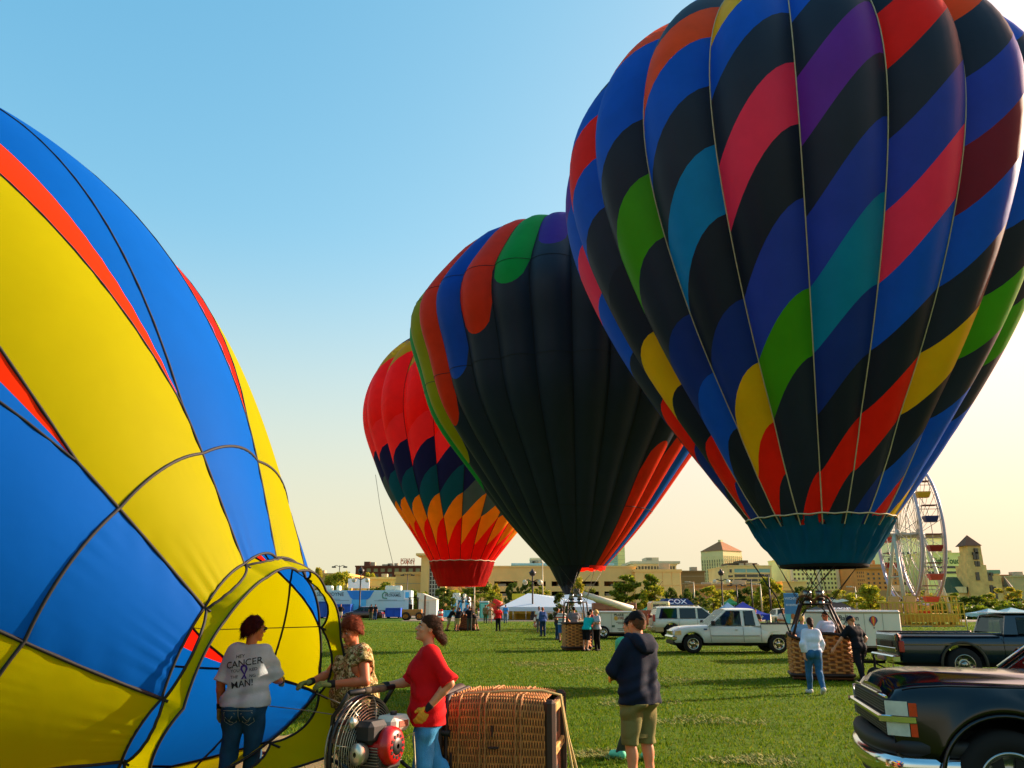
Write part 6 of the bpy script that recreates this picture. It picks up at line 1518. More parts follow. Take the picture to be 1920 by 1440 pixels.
    if style != 'bald':
        hp_ = [ell(hc+M@np.array([0, .016, .026]), (.080, .100, .101), M)]
        def front(X, Y, Z, c0=.038, sl=.75):
            x, yy, z = X-hc[0], Y-hc[1], Z-hc[2]; ly = M[0, 1]*x+M[1, 1]*yy+M[2, 1]*z; lz = M[0, 2]*x+M[1, 2]*yy+M[2, 2]*z
            return -(lz+ly*.72-.002)
        cl = [front]
        if style == 'short': hp_ += [ell(hd((0, .055, -.035)), (.062, .045, .05), M)]
        if style == 'bob': hp_ += [ell(hd((0, .03, -.03)), (.09, .085, .09), M), cap(hd((.07, .015, .0)), hd((.066, .03, -.10)), .03, .022), cap(hd((-.07, .015, .0)), hd((-.066, .03, -.10)), .03, .022), cap(hd((0, .08, 0)), hd((0, .07, -.11)), .06, .04)]
        if style == 'fluffy': hp_ += [ell(hd((0, .03, .04)), (.098, .105, .10), M), ell(hd((.05, .02, -.01)), (.05, .07, .07), M), ell(hd((-.05, .02, -.01)), (.05, .07, .07), M), ell(hd((0, .075, -.02)), (.06, .05, .08), M)]
        if style == 'pony': hp_ += [ell(hd((0, .06, -.03)), (.06, .045, .06), M), cap(hd((0, .105, .02)), hd((.0, .15, -.06)), .026, .036), cap(hd((0, .15, -.06)), hd((.01, .135, -.27)), .036, .018)]
        if style == 'bun': hp_ += [ell(hd((0, .065, -.03)), (.062, .045, .06), M), ell(hd((0, .125, -.055)), (.034, .045, .05), M), cap(hd((0, .1, -.03)), hd((0, .13, -.06)), .03, .03), cap(hd((0, .135, -.06)), hd((.0, .135, -.115)), .03, .016)]
        if style == 'long': hp_ += [cap(hd((.055, .04, -.02)), hd((.075, .075, -.22)), .045, .03), cap(hd((-.055, .04, -.02)), hd((-.075, .075, -.22)), .045, .03), cap(hd((0, .09, -.02)), hd((0, .11, -.24)), .055, .04)]
        amp = .0025 if near else 0
        ho = out('hair', hp_, hm, .025, .003, cl, (lambda X, Y, Z: amp*np.sin(95*X+10*np.sin(20*Z))+amp*np.sin(80*Y+60*X)) if near else None, r=min(res, .018) if res < .02 else res)
        if near and ho and not hat:
            me = ho.data; rr = np.random.default_rng(5); nf = len(me.polygons); n_ = 2600; pick = rr.integers(0, nf, n_)
            ce = np.array([me.polygons[int(i)].center for i in pick]); no = np.array([me.polygons[int(i)].normal for i in pick])
            fl = M@np.array([0, .5, -1.]) if style not in ('bun', 'pony') else M@np.array([0, 1., -.45])
            d = fl[None]-no*(no@fl)[:, None]+rr.normal(0, .16, (n_, 3)); d /= np.linalg.norm(d, axis=1)[:, None]+1e-6; sd_ = np.cross(d, no); L1 = rr.uniform(.012, .03, (n_, 1)); wd = rr.uniform(.0008, .0019, (n_, 1))
            p0 = ce-no*.001; p1 = p0+d*L1+no*rr.uniform(.001, .004, (n_, 1)); p2 = p1+d*L1*.9+no*rr.uniform(-.004, .004, (n_, 1))
            Vv = np.stack([p0-sd_*wd, p0+sd_*wd, p1+sd_*wd, p1-sd_*wd, p2+sd_*wd*.3, p2-sd_*wd*.3], 1).reshape(-1, 3); b_ = np.arange(n_)[:, None]*6
            link('hair_strands', fast_mesh('hair_strands', Vv, np.concatenate([b_+np.array([[0, 1, 2, 3]]), b_+np.array([[3, 2, 4, 5]])]), hm, False), root)['kind'] = 'stuff'
    if hat:
        ht = cloth(hat, .8); lowc = lambda X, Y, Z: -(M[0, 2]*(X-hc[0])+M[1, 2]*(Y-hc[1])+M[2, 2]*(Z-hc[2])-.032)
        out('cap', [ell(hc+M@np.array([0, .012, .035]), (.083, .104, .098), M)], ht, .02, .004, [lowc])
        b = MB(); P = []
        for t in np.linspace(0, 1, 5): P.append([tuple(hd((sin(a)*(.075+.006*t), .0-.075*t-(.045+.035*t)*cos(a), .045-.02*t*t-.02*abs(sin(a))**2))) for a in np.linspace(-1.35, 1.35, 11)])
        b.grid(P); b.grid([[(x, yy, z-.006) for x, yy, z in r_][::-1] for r_ in P]); b.obj('cap_brim', ht, root)
    if res < .02:
        for s_ in (1, -1):
            mb = MB(); mb.ball(hd((s_*.03, -.0755, .004)), .0095, 10); mb.obj('eye', mat('eye_white', '#a89c90', .3), root)
            mb = MB(); mb.ball(hd((s_*.03, -.0835, .004)), .0055, 8); mb.obj('iris', mat('eye_dark', '#1c1410', .15), root)
            mb = MB(); mb.tube([hd((s_*.014, -.089, .026)), hd((s_*.03, -.088, .031)), hd((s_*.048, -.077, .026))], .0045, 5); mb.obj('eyebrow', hm, root)
        mb = MB(); mb.tube([hd((-.02, -.0925, -.0605)), hd((0, -.0985, -.0605)), hd((.02, -.0925, -.0605))], [.002, .0035, .002], 5); mb.obj('mouth', mat('lips', '#8a4a40', .5), root)
    if sung:
        mb = MB()
        for s_ in (1, -1): mb.ball(hd((s_*.033, -.092, .006)), .026, 10, 0, (1, .35, .7)); mb.tube([hd((s_*.058, -.08, .012)), hd((s_*.082, .01, .008))], .004, 4)
        mb.tube([hd((-.02, -.1, .012)), hd((.02, -.1, .012))], .004, 4); mb.obj('sunglasses', mat('sunglass', '#120d0a', .1, spec=.8), root)
    if gloves:
        for W__, E__, d_, n_, t_, c_ in ((LW, LE, ps.get('LHd'), ps.get('LHn', (1, 0, 0)), ps.get('LHt', (0, -1, 0)), hcurl), (RW, RE, ps.get('RHd'), ps.get('RHn', (-1, 0, 0)), ps.get('RHt', (0, -1, 0)), ps.get('Rcurl', hcurl))):
            dd = W__-E__ if d_ is None else np.array(d_, float)
            gp = hand_prims(W__, dd, n_, t_, c_)
            out('glove', gp, mat('glove_'+gloves, gloves, .8, var=.25, scale=14, bump=.3, bscale=60), .007, .0045, r=.0055)
            dn = (W__-E__)/np.linalg.norm(W__-E__)
            out('glove_cuff', [cap(W__-dn*.035, W__+dn*.005, .031, .030)], mat('cuff_black', '#14110f', .8), .01, .004, r=.007)
    root['fig'] = 1
    return root, dict(sh=sh, hip=hip, hc=hc, M=M, k=k)
SMALL = dict(
 stand={}, hips=dict(LE=(.36, .08, 1.17), LW=(.17, -.02, 1.03), RE=(-.36, .08, 1.17), RW=(-.17, -.02, 1.03)),
 walk=dict(LK=(.1, -.13, .52), LA=(.09, -.17, .085), RK=(-.1, .02, .5), RA=(-.09, .27, .16), RT=(-.1, .16, .05), LE=(.25, .1, 1.14), LW=(.22, .05, .9), RE=(-.25, -.05, 1.14), RW=(-.22, -.16, .92)),
 lean=dict(lean=(0, -.24), lz=-.08, LE=(.24, -.42, 1.16), LW=(.16, -.6, 1.08), RE=(-.24, -.42, 1.16), RW=(-.16, -.6, 1.08), head=(0, .35, 0), LA=(.11, .1, .085), LK=(.11, 0, .5), RA=(-.12, .26, .1), RK=(-.11, .08, .5)),
 fold=dict(LE=(.27, -.06, 1.16), LW=(-.08, -.24, 1.19), RE=(-.27, -.06, 1.16), RW=(.08, -.24, 1.15)),
 phone=dict(LE=(.25, -.1, 1.17), LW=(.1, -.28, 1.3), RE=(-.25, -.1, 1.17), RW=(-.1, -.28, 1.3), head=(0, .3, 0)),
 pocket=dict(LE=(.29, .07, 1.17), LW=(.17, -.03, .97), RE=(-.29, .07, 1.17), RW=(-.17, -.03, .97)),
 rest=dict(LE=(.3, -.12, 1.2), LW=(.16, -.34, 1.1), RE=(-.3, -.12, 1.2), RW=(-.16, -.34, 1.1), lean=(0, -.06)),
 sit=dict(hipz=-.5, LK=(.14, -.4, .48), LA=(.14, -.42, .085), RK=(-.14, -.4, .48), RA=(-.14, -.44, .085)))
def far(label, px, feet, rzd, pose='stand', **kw):
    y = CAM_H*FPX/(feet-1138+6e-3)*.985
    y = kw.pop('y', y); r = .02 if y < 30 else .026 if y < 56 else .036
    return person(label, px, y, R(rzd), pose=SMALL[pose], res=kw.pop('res', r), **kw)
G1 = 'crew around the red balloon basket'; G2 = 'crew around the black balloon basket'; G3 = 'crew around the striped balloon basket'; G4 = 'bystanders on the field'
far('person in black shirt and khaki shorts bent over the left of the red balloon basket', 842, 0, 110, 'lean', y=63, top='#121418', bottom='#9c8a5c', legs='shorts', skin='tan', group=G1)
far('person in black shirt and khaki shorts at the near left of the red balloon basket', 858, 0, 160, 'lean', y=62, top='#101216', bottom='#a8925c', legs='shorts', skin='tan', group=G1)
far('person in black shirt and grey jeans leaning on the front of the red balloon basket', 880, 0, 190, 'rest', y=62, top='#0e1014', bottom='#3c4038', legs='long', skin='tan', group=G1)
far('person in dark top and shorts bent at the right of the red balloon basket', 890, 0, -110, 'lean', y=63, top='#14161c', bottom='#4a4436', legs='shorts', skin='tan', group=G1)
far('person in a blue shirt standing inside the red balloon basket', 875, 0, 20, 'rest', y=64.2, top='#3a7aa8', bottom='#2a3040', lift=.12, skin='tan', group=G1)
far('person in a bright red shirt and dark trousers standing alone on the grass', 934, 0, 200, 'pocket', y=62, top='#c8141a', bottom='#161c20', skin='tan', girth=1.1, group=G4)
far('person in a blue polo shirt and jeans behind the one in the red shirt', 948, 0, 185, 'stand', y=84, top='#3a86d0', bottom='#5a7890', skin='fair', group=G4)
far('person in olive clothes left of the grey-dressed one on the gravel', 910, 0, 170, 'stand', y=84, top='#7a6c48', bottom='#4a5634', skin='tan', group=G4)
far('person in a grey dress standing on the gravel, hands raised to the face', 919, 0, 10, 'phone', y=84, top='#a8a490', bottom='#a8a490', legs='skirt', skin='tan', fem=True, hem=.8, group=G4)
far('person in a denim jacket and jeans with a purple bag under the marquee lamp post', 1018, 0, 200, 'stand', y=53, top='#34508a', bottom='#1e3352', sleeve='long', hair='#8a4a22', skin='tan', fem=True, style='bob', group=G4)
far('person in a white shirt standing behind the one in denim', 1011, 0, 10, 'stand', y=60, top='#d8d8dc', bottom='#5a5a58', skin='brown', group=G4)
far('person seated low on the grass in white, left of the one in denim', 1005, 0, 60, 'sit', y=62, top='#d8d0c4', bottom='#b8a890', skin='tan', hair='#4a2a18', fem=True, style='long', group=G4)

def banded(name, bands):                      # woven stripes: colours by height on the garment
    m = bpy.data.materials.new(name); m.use_nodes = True; n = m.node_tree.nodes; L = m.node_tree.links; p = n['Principled BSDF']; p.inputs['Roughness'].default_value = .85
    tc = n.new('ShaderNodeTexCoord'); sx = n.new('ShaderNodeSeparateXYZ'); L.new(tc.outputs['Object'], sx.inputs[0]); mr = n.new('ShaderNodeMapRange'); mr.inputs[1].default_value = .85; mr.inputs[2].default_value = 1.5; L.new(sx.outputs[2], mr.inputs[0])
    r = n.new('ShaderNodeValToRGB'); r.color_ramp.interpolation = 'CONSTANT'; e = r.color_ramp.elements
    while len(e) < len(bands): e.new(.5)
    for i, c in enumerate(bands): e[i].position = i/len(bands); e[i].color = (*lin(c), 1)
    L.new(mr.outputs[0], r.inputs[0]); L.new(r.outputs[0], p.inputs['Base Color']); return m
def floral(name, cols, scale):
    m = bpy.data.materials.new(name); m.use_nodes = True; n = m.node_tree.nodes; L = m.node_tree.links; p = n['Principled BSDF']; p.inputs['Roughness'].default_value = .85; p.inputs['Specular IOR Level'].default_value = .1
    tc = n.new('ShaderNodeTexCoord'); no = n.new('ShaderNodeTexNoise'); no.inputs['Scale'].default_value = scale; no.inputs['Detail'].default_value = 3; no.inputs['Distortion'].default_value = 1.5; L.new(tc.outputs['Object'], no.inputs['Vector'])
    vo = n.new('ShaderNodeTexVoronoi'); vo.inputs['Scale'].default_value = scale*1.6; L.new(no.outputs['Color'], vo.inputs['Vector'])
    L.new(tc.outputs['Object'], vo.inputs['Vector'])
    mx = n.new('ShaderNodeMath'); mx.operation = 'ADD'; s1 = n.new('ShaderNodeSeparateColor'); L.new(vo.outputs['Color'], s1.inputs[0]); h = n.new('ShaderNodeMath'); h.operation = 'MULTIPLY'; h.inputs[1].default_value = .5; L.new(s1.outputs[0], h.inputs[0]); h2 = n.new('ShaderNodeMath'); h2.operation = 'MULTIPLY'; h2.inputs[1].default_value = .5; L.new(no.outputs['Fac'], h2.inputs[0]); L.new(h.outputs[0], mx.inputs[0]); L.new(h2.outputs[0], mx.inputs[1])
    r = n.new('ShaderNodeValToRGB'); e = r.color_ramp.elements; r.color_ramp.interpolation = 'CONSTANT'
    while len(e) < len(cols): e.new(.5)
    for i, (q, c) in enumerate(cols): e[i].position = q; e[i].color = (*lin(c), 1)
    L.new(mx.outputs[0], r.inputs[0]); L.new(r.outputs[0], p.inputs['Base Color']); return m
far('person in a shirt of wide white, red and teal stripes and blue shorts', 1054, 0, 175, 'rest', y=46, bottom='#2a5a98', legs='shorts', skin='fair', girth=1.1, group=G2, topmat=banded('striped_knit', ['#d8d8d0', '#d8d8d0', '#1f6a88', '#d8d8d0', '#1f6a88', '#d8d8d0', '#c8402a', '#d8d8d0', '#8a8a88', '#d8d8d0']))
far('person in dark blue jeans half hidden left of the striped shirt', 1046, 0, 120, 'stand', y=48, top='#3a2a24', bottom='#1c3a58', skin='tan', group=G2)
far('person in a grey T-shirt standing in the middle basket, seen from behind', 1078, 0, 190, 'rest', y=39.2, top='#70747a', bottom='#2a2c30', hair='#241a14', skin='fair', group=G2, lift=.12)
far('person with dark hair in a turquoise top leaning over the middle basket', 1101, 0, 150, 'lean', y=37.6, top='#12b0b0', bottom='#161418', legs='shorts', hair='#120e0c', style='long', fem=True, skin='fair', group=G2)
far('person in a dark pink top behind the turquoise one', 1107, 0, 120, 'rest', y=41, top='#a8243c', bottom='#22242a', hair='#2a1a12', style='bob', fem=True, skin='tan', group=G2)
far('fair-haired person in loose black trousers, arms folded, by the middle basket', 1120, 0, -60, 'fold', y=37.8, top='#a8b0bc', bottom='#0d0c0e', hair='#c9a868', style='bob', fem=True, skin='fair', group=G2)
far('person in a yellow shirt and dark trousers by the blue booth at far left', 621, 0, 150, 'stand', y=101, top='#e8b048', bottom='#241418', skin='tan', group=G4)
far('person in a dark jacket and pale shorts left of the maroon car', 638, 0, 15, 'hips', y=98, top='#14161e', bottom='#b8a890', legs='shorts', sleeve='long', skin='tan', hair='#a86a30', group=G4)
far('person in a dark shirt and olive trousers at the back of the maroon car', 695, 0, 190, 'stand', y=97, top='#1c1a1c', bottom='#4a4a38', skin='tan', group=G4)
far('person in dark blue jeans at the back of the maroon car', 703, 0, 170, 'stand', y=98, top='#22242c', bottom='#24406a', skin='tan', group=G4)
far('person in a white T-shirt and blue shorts behind the white pickup bed', 1473, 0, -40, 'fold', y=44, top='#d8d4cc', bottom='#1c3a80', legs='shorts', skin='tan', hair='#4a2a18', group=G4)
far('person with tanned face in a dark top behind the middle of the white pickup bed', 1420, 0, -20, 'fold', y=44, top='#4a3c34', bottom='#303030', skin='sun', group=G4)
far('person in a dark red top close behind the white pickup cab', 1402, 0, 20, 'stand', y=42, top='#8c1220', bottom='#303030', skin='tan', H=1.6, group=G4)
far('person in dark clothes walking between the box trailer and the tan wagon', 1227, 0, 150, 'walk', y=62, top='#1a1614', bottom='#1c1c20', skin='brown', group=G4)
# crew at the striped balloon's basket
far('person with a long brown ponytail, white long-sleeved top and flared blue jeans', 1531, 0, 176, 'walk', y=19.3, H=1.63, top='#c8cede', sleeve='long', bottom='#2c5a80', legs='jeans', shoes='#b8b4b0', hair='#3a2018', style='pony', fem=True, skin='fair', hem=.94, group=G3, foldamp=.003)
far('person in dark navy clothes and cap at the right rim of the striped balloon basket', 1612, 0, 118, 'stand', y=21.9, H=1.80, top='#12151c', bottom='#15181e', legs='long', shoes='#0e0e10', hat='#1a1a2c', hair='#8a5a34', skin='pink', group=G3, foldamp=.003) if False else None
person('person in dark navy clothes and cap at the right rim of the striped balloon basket', 1617, 21.9, R(205), H=1.66, res=.02, top='#12151c', bottom='#15181e', legs='long', shoes='#0e0e10', hat='#1a1a2c', hair='#8a5a34', skin='pink', group=G3, foldamp=.003, hem=.86,
    pose=dict(lean=(.02, -.10), lz=-.02, RE=(-.30, -.0, 1.14), RW=(-.22, -.05, .96), LE=(.36, -.24, 1.12), LW=(.47, -.40, .88), head=(.5, .3, 0), LA=(.1, .16, .085), LK=(.1, .04, .5), RA=(-.16, -.12, .085), RK=(-.14, -.13, .5)))
far('fair-haired person in a pale blue T-shirt standing in the striped balloon basket', 1513, 0, 170, 'rest', y=23.3, H=1.54, top='#7fa8c8', bottom='#30425a', hair='#c8a458', style='short', skin='fair', group=G3, lift=.1, foldamp=.003)
far('person in a white T-shirt with print on the back and sunglasses, in the right half of the striped balloon basket', 1562, 0, 195, 'rest', y=23.2, H=1.80, top='#c2cbe0', bottom='#2a3a60', hair='#33221a', skin='sun', group=G3, lift=.1, sung=True, foldamp=.003) if False else None
person('person in white T-shirt and sunglasses standing in the striped balloon basket', 1562, 23.2, R(195), H=1.64, res=.0199, pose=dict(SMALL['rest'], head=(-1.9 if False else 1.9, .1, 0)), top='#c2cbe0', bottom='#2a3a60', hair='#33221a', skin='sun', group=G3, lift=.1, sung=True, foldamp=.003)
far('dark-haired short person behind the white T-shirt in the striped balloon basket', 1580, 0, 185, 'stand', y=23.7, H=1.5, top='#8a6a4a', bottom='#3a3a3a', hair='#1c1410', skin='sun', group=G3, lift=.1)

# ---- the four people close to the camera, and one behind
def shirt_print(root, base, items, fwd=1):
    """project flat lettering onto the back of the shirt"""
    sh = [c for c in root.children if c.name.startswith('shirt')][0]; me = sh.data
    bv = BVHTree.FromPolygons([v.co for v in me.vertices], [tuple(p.vertices) for p in me.polygons])
    for s, cx, cz, size, colr, bold, rot, sq in items:
        if isinstance(s, str): V, F = text_geo(s, size, bold)
        else: V, F = np.array([(a, b, 0) for a, b in s[0]], float)*size, s[1]
        out = []
        # subdivide nothing: letters are small against the curvature of the back
        for vx, vy, _ in V:
            vx *= sq; x = cx-(vx*cos(rot)-vy*sin(rot)); z = cz+vx*sin(rot)+vy*cos(rot)
            hit = bv.ray_cast(Vector((x, 1.5, z)), Vector((0, -1, 0)))
            p = hit[0] if hit[0] is not None else Vector((x, .14, z)); out.append((p.x, p.y+.004, p.z))
        m = mat('print_'+colr, colr, .7); mb = MB(); mb.add(out, F)
        mb.obj('lettering' if isinstance(s, str) else 'ribbon_print', m, root)
r1, _ = person('person with dark red hair and a white cancer-slogan T-shirt, back turned', 443, 8.45, R(176), H=1.775, res=.0085, fem=True, girth=1.04, top='#aeb4ba', sleeve='elbow', bottom='#1f4560', legs='jeans', hair='#3e0f0c', style='bob', skin='sun', foldamp=.0055, hem=.925, drape=.004, sung=True, gloves='#8a7a48',
    pose=dict(head=(-.75, .05, 0), LE=(.235, .04, 1.14), LW=(.25, -.03, .90), RE=(-.25, -.10, 1.16), RW=(-.22, -.34, 1.12), lean=(0, -.03), LK=(.12, -.02, .5), LA=(.13, .03, .085), RK=(-.1, -.04, .5), RA=(-.1, .0, .085)))
rib = ([(-.5, -1), (-.15, -1), (.62, .35), (.5, .8), (.1, 1.), (-.1, 1.), (-.5, .8), (-.62, .35), (.15, -1), (.5, -1), (.28, .4), (.2, .62), (0, .7), (-.2, .62), (-.28, .4)], [(0, 1, 10, 2), (2, 10, 11, 3), (3, 11, 12, 4), (4, 12, 5), (5, 12, 13, 6), (6, 13, 14, 7), (7, 14, 8, 9)])
shirt_print(r1, None, [('HEY', .045, 1.375, .045, '#1a1a1e', .004, .1, 1.), ('CANCER', .0, 1.315, .085, '#14141a', .006, .16, 1.05), ('YOU', .075, 1.245, .038, '#30303a', .002, .1, 1.1), ('KED', -.10, 1.262, .038, '#30303a', .002, .15, 1.1), ('THE', .075, 1.19, .038, '#30303a', .002, .1, 1.1), ('NG', -.10, 1.205, .038, '#30303a', .002, .1, 1.1), ('MAN!', -.01, 1.13, .085, '#14141a', .005, .17, 1.0), (rib, -.012, 1.24, .065, '#40288a', 0, .1, .9)])
# jeans: waistband, pockets and belt loop stitched on
def near_jeans(root, m):
    tr = [c for c in root.children if c.name.startswith('trousers')][0]; bv = BVHTree.FromPolygons([v.co for v in tr.data.vertices], [tuple(p.vertices) for p in tr.data.polygons])
    def on(x, z, o=.004):
        h = bv.ray_cast(Vector((x, 1.5, z)), Vector((0, -1, 0))); p = h[0] if h[0] is not None else Vector((x, .15, z)); return (p.x, p.y+o, p.z)
    for s in (1, -1):
        q = [(.03, .875), (.135, .885), (.138, .80), (.085, .765), (.032, .795)]
        mb = MB(); mb.tube([on(s*x, z) for x, z in q], .0028, 4, closed=True); mb.tube([on(s*(.05), .85), on(s*.085, .81), on(s*.12, .84), on(s*.09, .80), on(s*.06, .79)], .0035, 4); mb.obj('pocket_stitching', m, root)
    mb = MB(); mb.tube([on(0, z) for z in (.95, .90, .85, .80)], .003, 4); mb.tube([on(x, .90+.0*x) for x in np.linspace(-.14, .14, 9)], .0025, 4); mb.obj('seam', m, root)
near_jeans(r1, mat('jeans_stitch', '#9aa08c', .7))
r2, _ = person('person with auburn hair in a flowered green blouse, holding the rim of the lying balloon', 657, 8.6, R(-46), H=1.765, res=.0085, fem=True, girth=1.28, sleeve='cap', bottom='#1d2733', legs='jeans', hair='#6a2c12', style='fluffy', skin='sun', foldamp=.006, hem=.90, drape=.01, gloves='#6f7a3c',
    topmat=floral('flowered_cotton', [(0, '#4a3e22'), (.30, '#7a6a38'), (.42, '#b09c64'), (.52, '#5e4c28'), (.60, '#c4b484'), (.70, '#96402c'), (.76, '#9a8850')], 22),
    pose=dict(head=(.1, .36, 0), RE=(-.26, -.15, 1.20), RW=(-.20, -.40, 1.14), LE=(.30, -.10, 1.16), LW=(.10, -.36, 1.14), lean=(0, -.04), RHd=(.1, -1, -.05), RHn=(-.3, 0, 1), LHd=(-.25, -1, .05), LHn=(.3, 0, 1), LHt=(-1, 0, 0), RHt=(1, 0, 0)))
r3, _ = person('person in a loose red T-shirt and light blue jeans, one gloved hand on the fan', 793, 7.95, R(-78), H=1.785, res=.0085, fem=True, girth=1.0, top='#c00c12', sleeve='elbow', bottom='#3f86b4', legs='jeans', hair='#3d2514', style='bun', skin='pink', foldamp=.0065, hem=.82, drape=.006, gloves='#c08a1c',
    pose=dict(head=(.05, -.22, 0), RE=(-.215, -.13, 1.16), RW=(-.16, -.37, 1.13), RHd=(.08, -1, -.02), RHn=(-.2, .1, 1), RHt=(1, 0, 0), LE=(.26, .17, 1.18), LW=(.21, -.01, .97), LHd=(.02, -.55, -.8), LHn=(1, .2, .1), LHt=(0, -.8, .5), lean=(0, .02), LK=(.1, -.03, .5), LA=(.1, -.05, .085), RK=(-.1, .08, .5), RA=(-.12, .30, .1), hipz=0))
r4, _ = person('person in a navy hooded sweatshirt, black cap and khaki cargo shorts, back turned', 1203, 9.3, R(-140), H=1.81, res=.0085, girth=1.08, top='#101b2c', sleeve='long', bottom='#6f6a3c', legs='shorts', hair='#5a3c24', style='short', hat='#100d0e', skin='pink', foldamp=.0075, hem=.84, drape=.015, gloves='#c8922a', shoes='#b8b4a8',
    pose=dict(lean=(-.05, .0), head=(-.1, -.02, 0), RE=(-.25, -.12, 1.17), RW=(.02, -.27, 1.10), LE=(.27, -.10, 1.16), LW=(-.03, -.27, 1.17), RHd=(1, -.05, -.15), LHd=(-1, -.05, .1), RHn=(0, -1, .3), LHn=(0, -1, .2), RHt=(0, .2, 1), LHt=(0, .2, 1), LK=(.11, -.03, .5), LA=(.12, .02, .085), RK=(-.1, -.01, .5), RA=(-.11, .05, .085), shortz=.46))
def hood(root, m):
    V, F = sdf_mesh([cap((-.09, .10, 1.475), (.09, .10, 1.475), .05), cap((-.075, .135, 1.43), (.075, .135, 1.43), .055), cap((-.05, .15, 1.37), (.05, .15, 1.37), .04), cap((-.105, .06, 1.49), (-.085, -.03, 1.50), .035), cap((.105, .06, 1.49), (.085, -.03, 1.50), .035)], .009, .04, .004, (), folds(.004, 1.6))
    link('hood', fast_mesh('hood', V, F, m), root)
    return
    V, F = sdf_mesh([cap((-.10, .02, .845), (.10, .02, .845), .125), cap((-.10, .06, .845), (.10, .06, .845), .115)], .009, .04, .02, [lambda X, Y, Z: abs(Z-.85)-.03])
    link('waistband', fast_mesh('waistband', V, F, m), root)
hood(r4, cloth('#101b2c'))
def cargo(root, m):
    tr = [c for c in root.children if c.name.startswith('shorts')][0]; bv = BVHTree.FromPolygons([v.co for v in tr.data.vertices], [tuple(p.vertices) for p in tr.data.polygons])
    for s in (1, -1):
        rows_ = []
        for z in np.linspace(.52, .69, 7):
            row = []
            for yv in np.linspace(-.06, .08, 7):
                h = bv.ray_cast(Vector((s*1.5, yv, z)), Vector((-s, 0, 0))); p = h[0] if h[0] is not None else Vector((s*.17, yv, z)); e = .014 if (.53 < z < .68 and -.05 < yv < .07) else .002
                row.append((p.x+s*e, p.y, p.z))
            rows_.append(row)
        mb = MB(); mb.grid(rows_); mb.obj('cargo_pocket', m, root)
cargo(r4, MATS['cloth_#6f6a3c'])
r5, _ = person('person with short dark hair in a mint green shirt standing close behind the hooded one', 1212, 11.2, R(-160), H=1.745, girth=.82, res=.014, top='#4aa880', bottom='#3a4030', legs='long', hair='#24160e', skin='pink', shoes='#5fc8a0', pose=dict(lean=(.13, 0), head=(.6, 0, 0), LK=(.12, -.1, .5), LA=(.26, -.2, .085), RK=(-.05, -.02, .5), RA=(-.0, .06, .085), RE=(-.1, -.06, 1.15), RW=(-.06, -.2, 1.0), LE=(.27, -.08, 1.15), LW=(.2, -.25, 1.05)))
# ---------------------------------------------------------------- baskets, burners, fan
wick = mat('wicker', '#b87636', .75, var=.35, scale=9, bump=.3, bscale=90); wick_dark = mat('wicker_gap_shade', '#70421e', .8, var=.3, scale=12); leather = mat('dark_leather', '#2a160c', .6, var=.3, scale=8); plywood = mat('basket_board', '#6a3a1c', .7, var=.3, scale=5); slatm = mat('pale_slat', '#b08a44', .7, var=.25, scale=9); steel = mat('burner_steel', '#8c8a84', .3, metal=.9); grime = mat('burner_dark', '#2a221c', .5, metal=.4); hose = mat('rubber_hose', '#12100e', .6)  # wick_dark: painted shade of the weave gaps, same cane otherwise
def sq(u, w, d, r=.16):                     # rounded rectangle, u in 0..1 -> (x, y, nx, ny)
    L = [2*(w-2*r)*.5*1+0]*0
    a, b = w/2-r, d/2-r; segs = [2*b, pi*r/2, 2*a, pi*r/2, 2*b, pi*r/2, 2*a, pi*r/2]; T = sum(segs); t = (u % 1)*T
    cs = [(w/2, -b, 'y'), None]
    pts = [((w/2, -b), (0, 1), (1, 0)), ((a, b), 0), ((a, d/2), (-1, 0), (0, 1)), ((-a, b), pi/2), ((-w/2, b), (0, -1), (-1, 0)), ((-a, -b), pi), ((-a, -d/2), (1, 0), (0, -1)), ((a, -b), 3*pi/2)]
    for i, L in enumerate(segs):
        if t <= L or i == 7:
            q = pts[i]
            if i % 2 == 0: return q[0][0]+q[1][0]*t, q[0][1]+q[1][1]*t, q[2][0], q[2][1]
            an = q[1]+t/r; return q[0][0]+r*cos(an), q[0][1]+r*sin(an), cos(an), sin(an)
        t -= L
def weave(w, d, h, stakes, strands, amp, sub=(4, 3), dip=None, flare=0., r=.16):
    nu, nv = stakes*sub[0], strands*sub[1]; U = [sq(i/nu, w, d, r) for i in range(nu)]; P = np.zeros((nv+1, nu, 3))
    U = np.array(U); st = np.arange(nu)/sub[0]
    for j in range(nv+1):
        v = j/nv; k = j//sub[1]; ph = abs(sin(pi*j/sub[1]))**.6 if j % sub[1] else 0.
        o = amp*(np.sin(pi*st+pi*k)*.75*ph+.55*ph-.35)+flare*v
        zt = h if dip is None else np.array([dip(i/nu) for i in range(nu)])
        P[j, :, 0] = U[:, 0]+U[:, 2]*o; P[j, :, 1] = U[:, 1]+U[:, 3]*o; P[j, :, 2] = v*zt
    a, b = P.shape[:2]; I = np.arange(a*b).reshape(a, b); F = np.stack([I[:-1], np.roll(I, -1, 1)[:-1], np.roll(I, -1, 1)[1:], I[1:]], -1).reshape(-1, 4)
    dz = P[:, :, 0]*0+(np.arange(a)[:, None] % sub[1] == 0)*0
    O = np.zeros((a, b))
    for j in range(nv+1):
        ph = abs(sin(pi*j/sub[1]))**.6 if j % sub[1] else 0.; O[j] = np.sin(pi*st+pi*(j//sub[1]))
    mi = (O[:-1].ravel() < -.62).astype(int)  # recessed strands take the darker material: gap shade put into the colour
    return P.reshape(-1, 3), F, mi
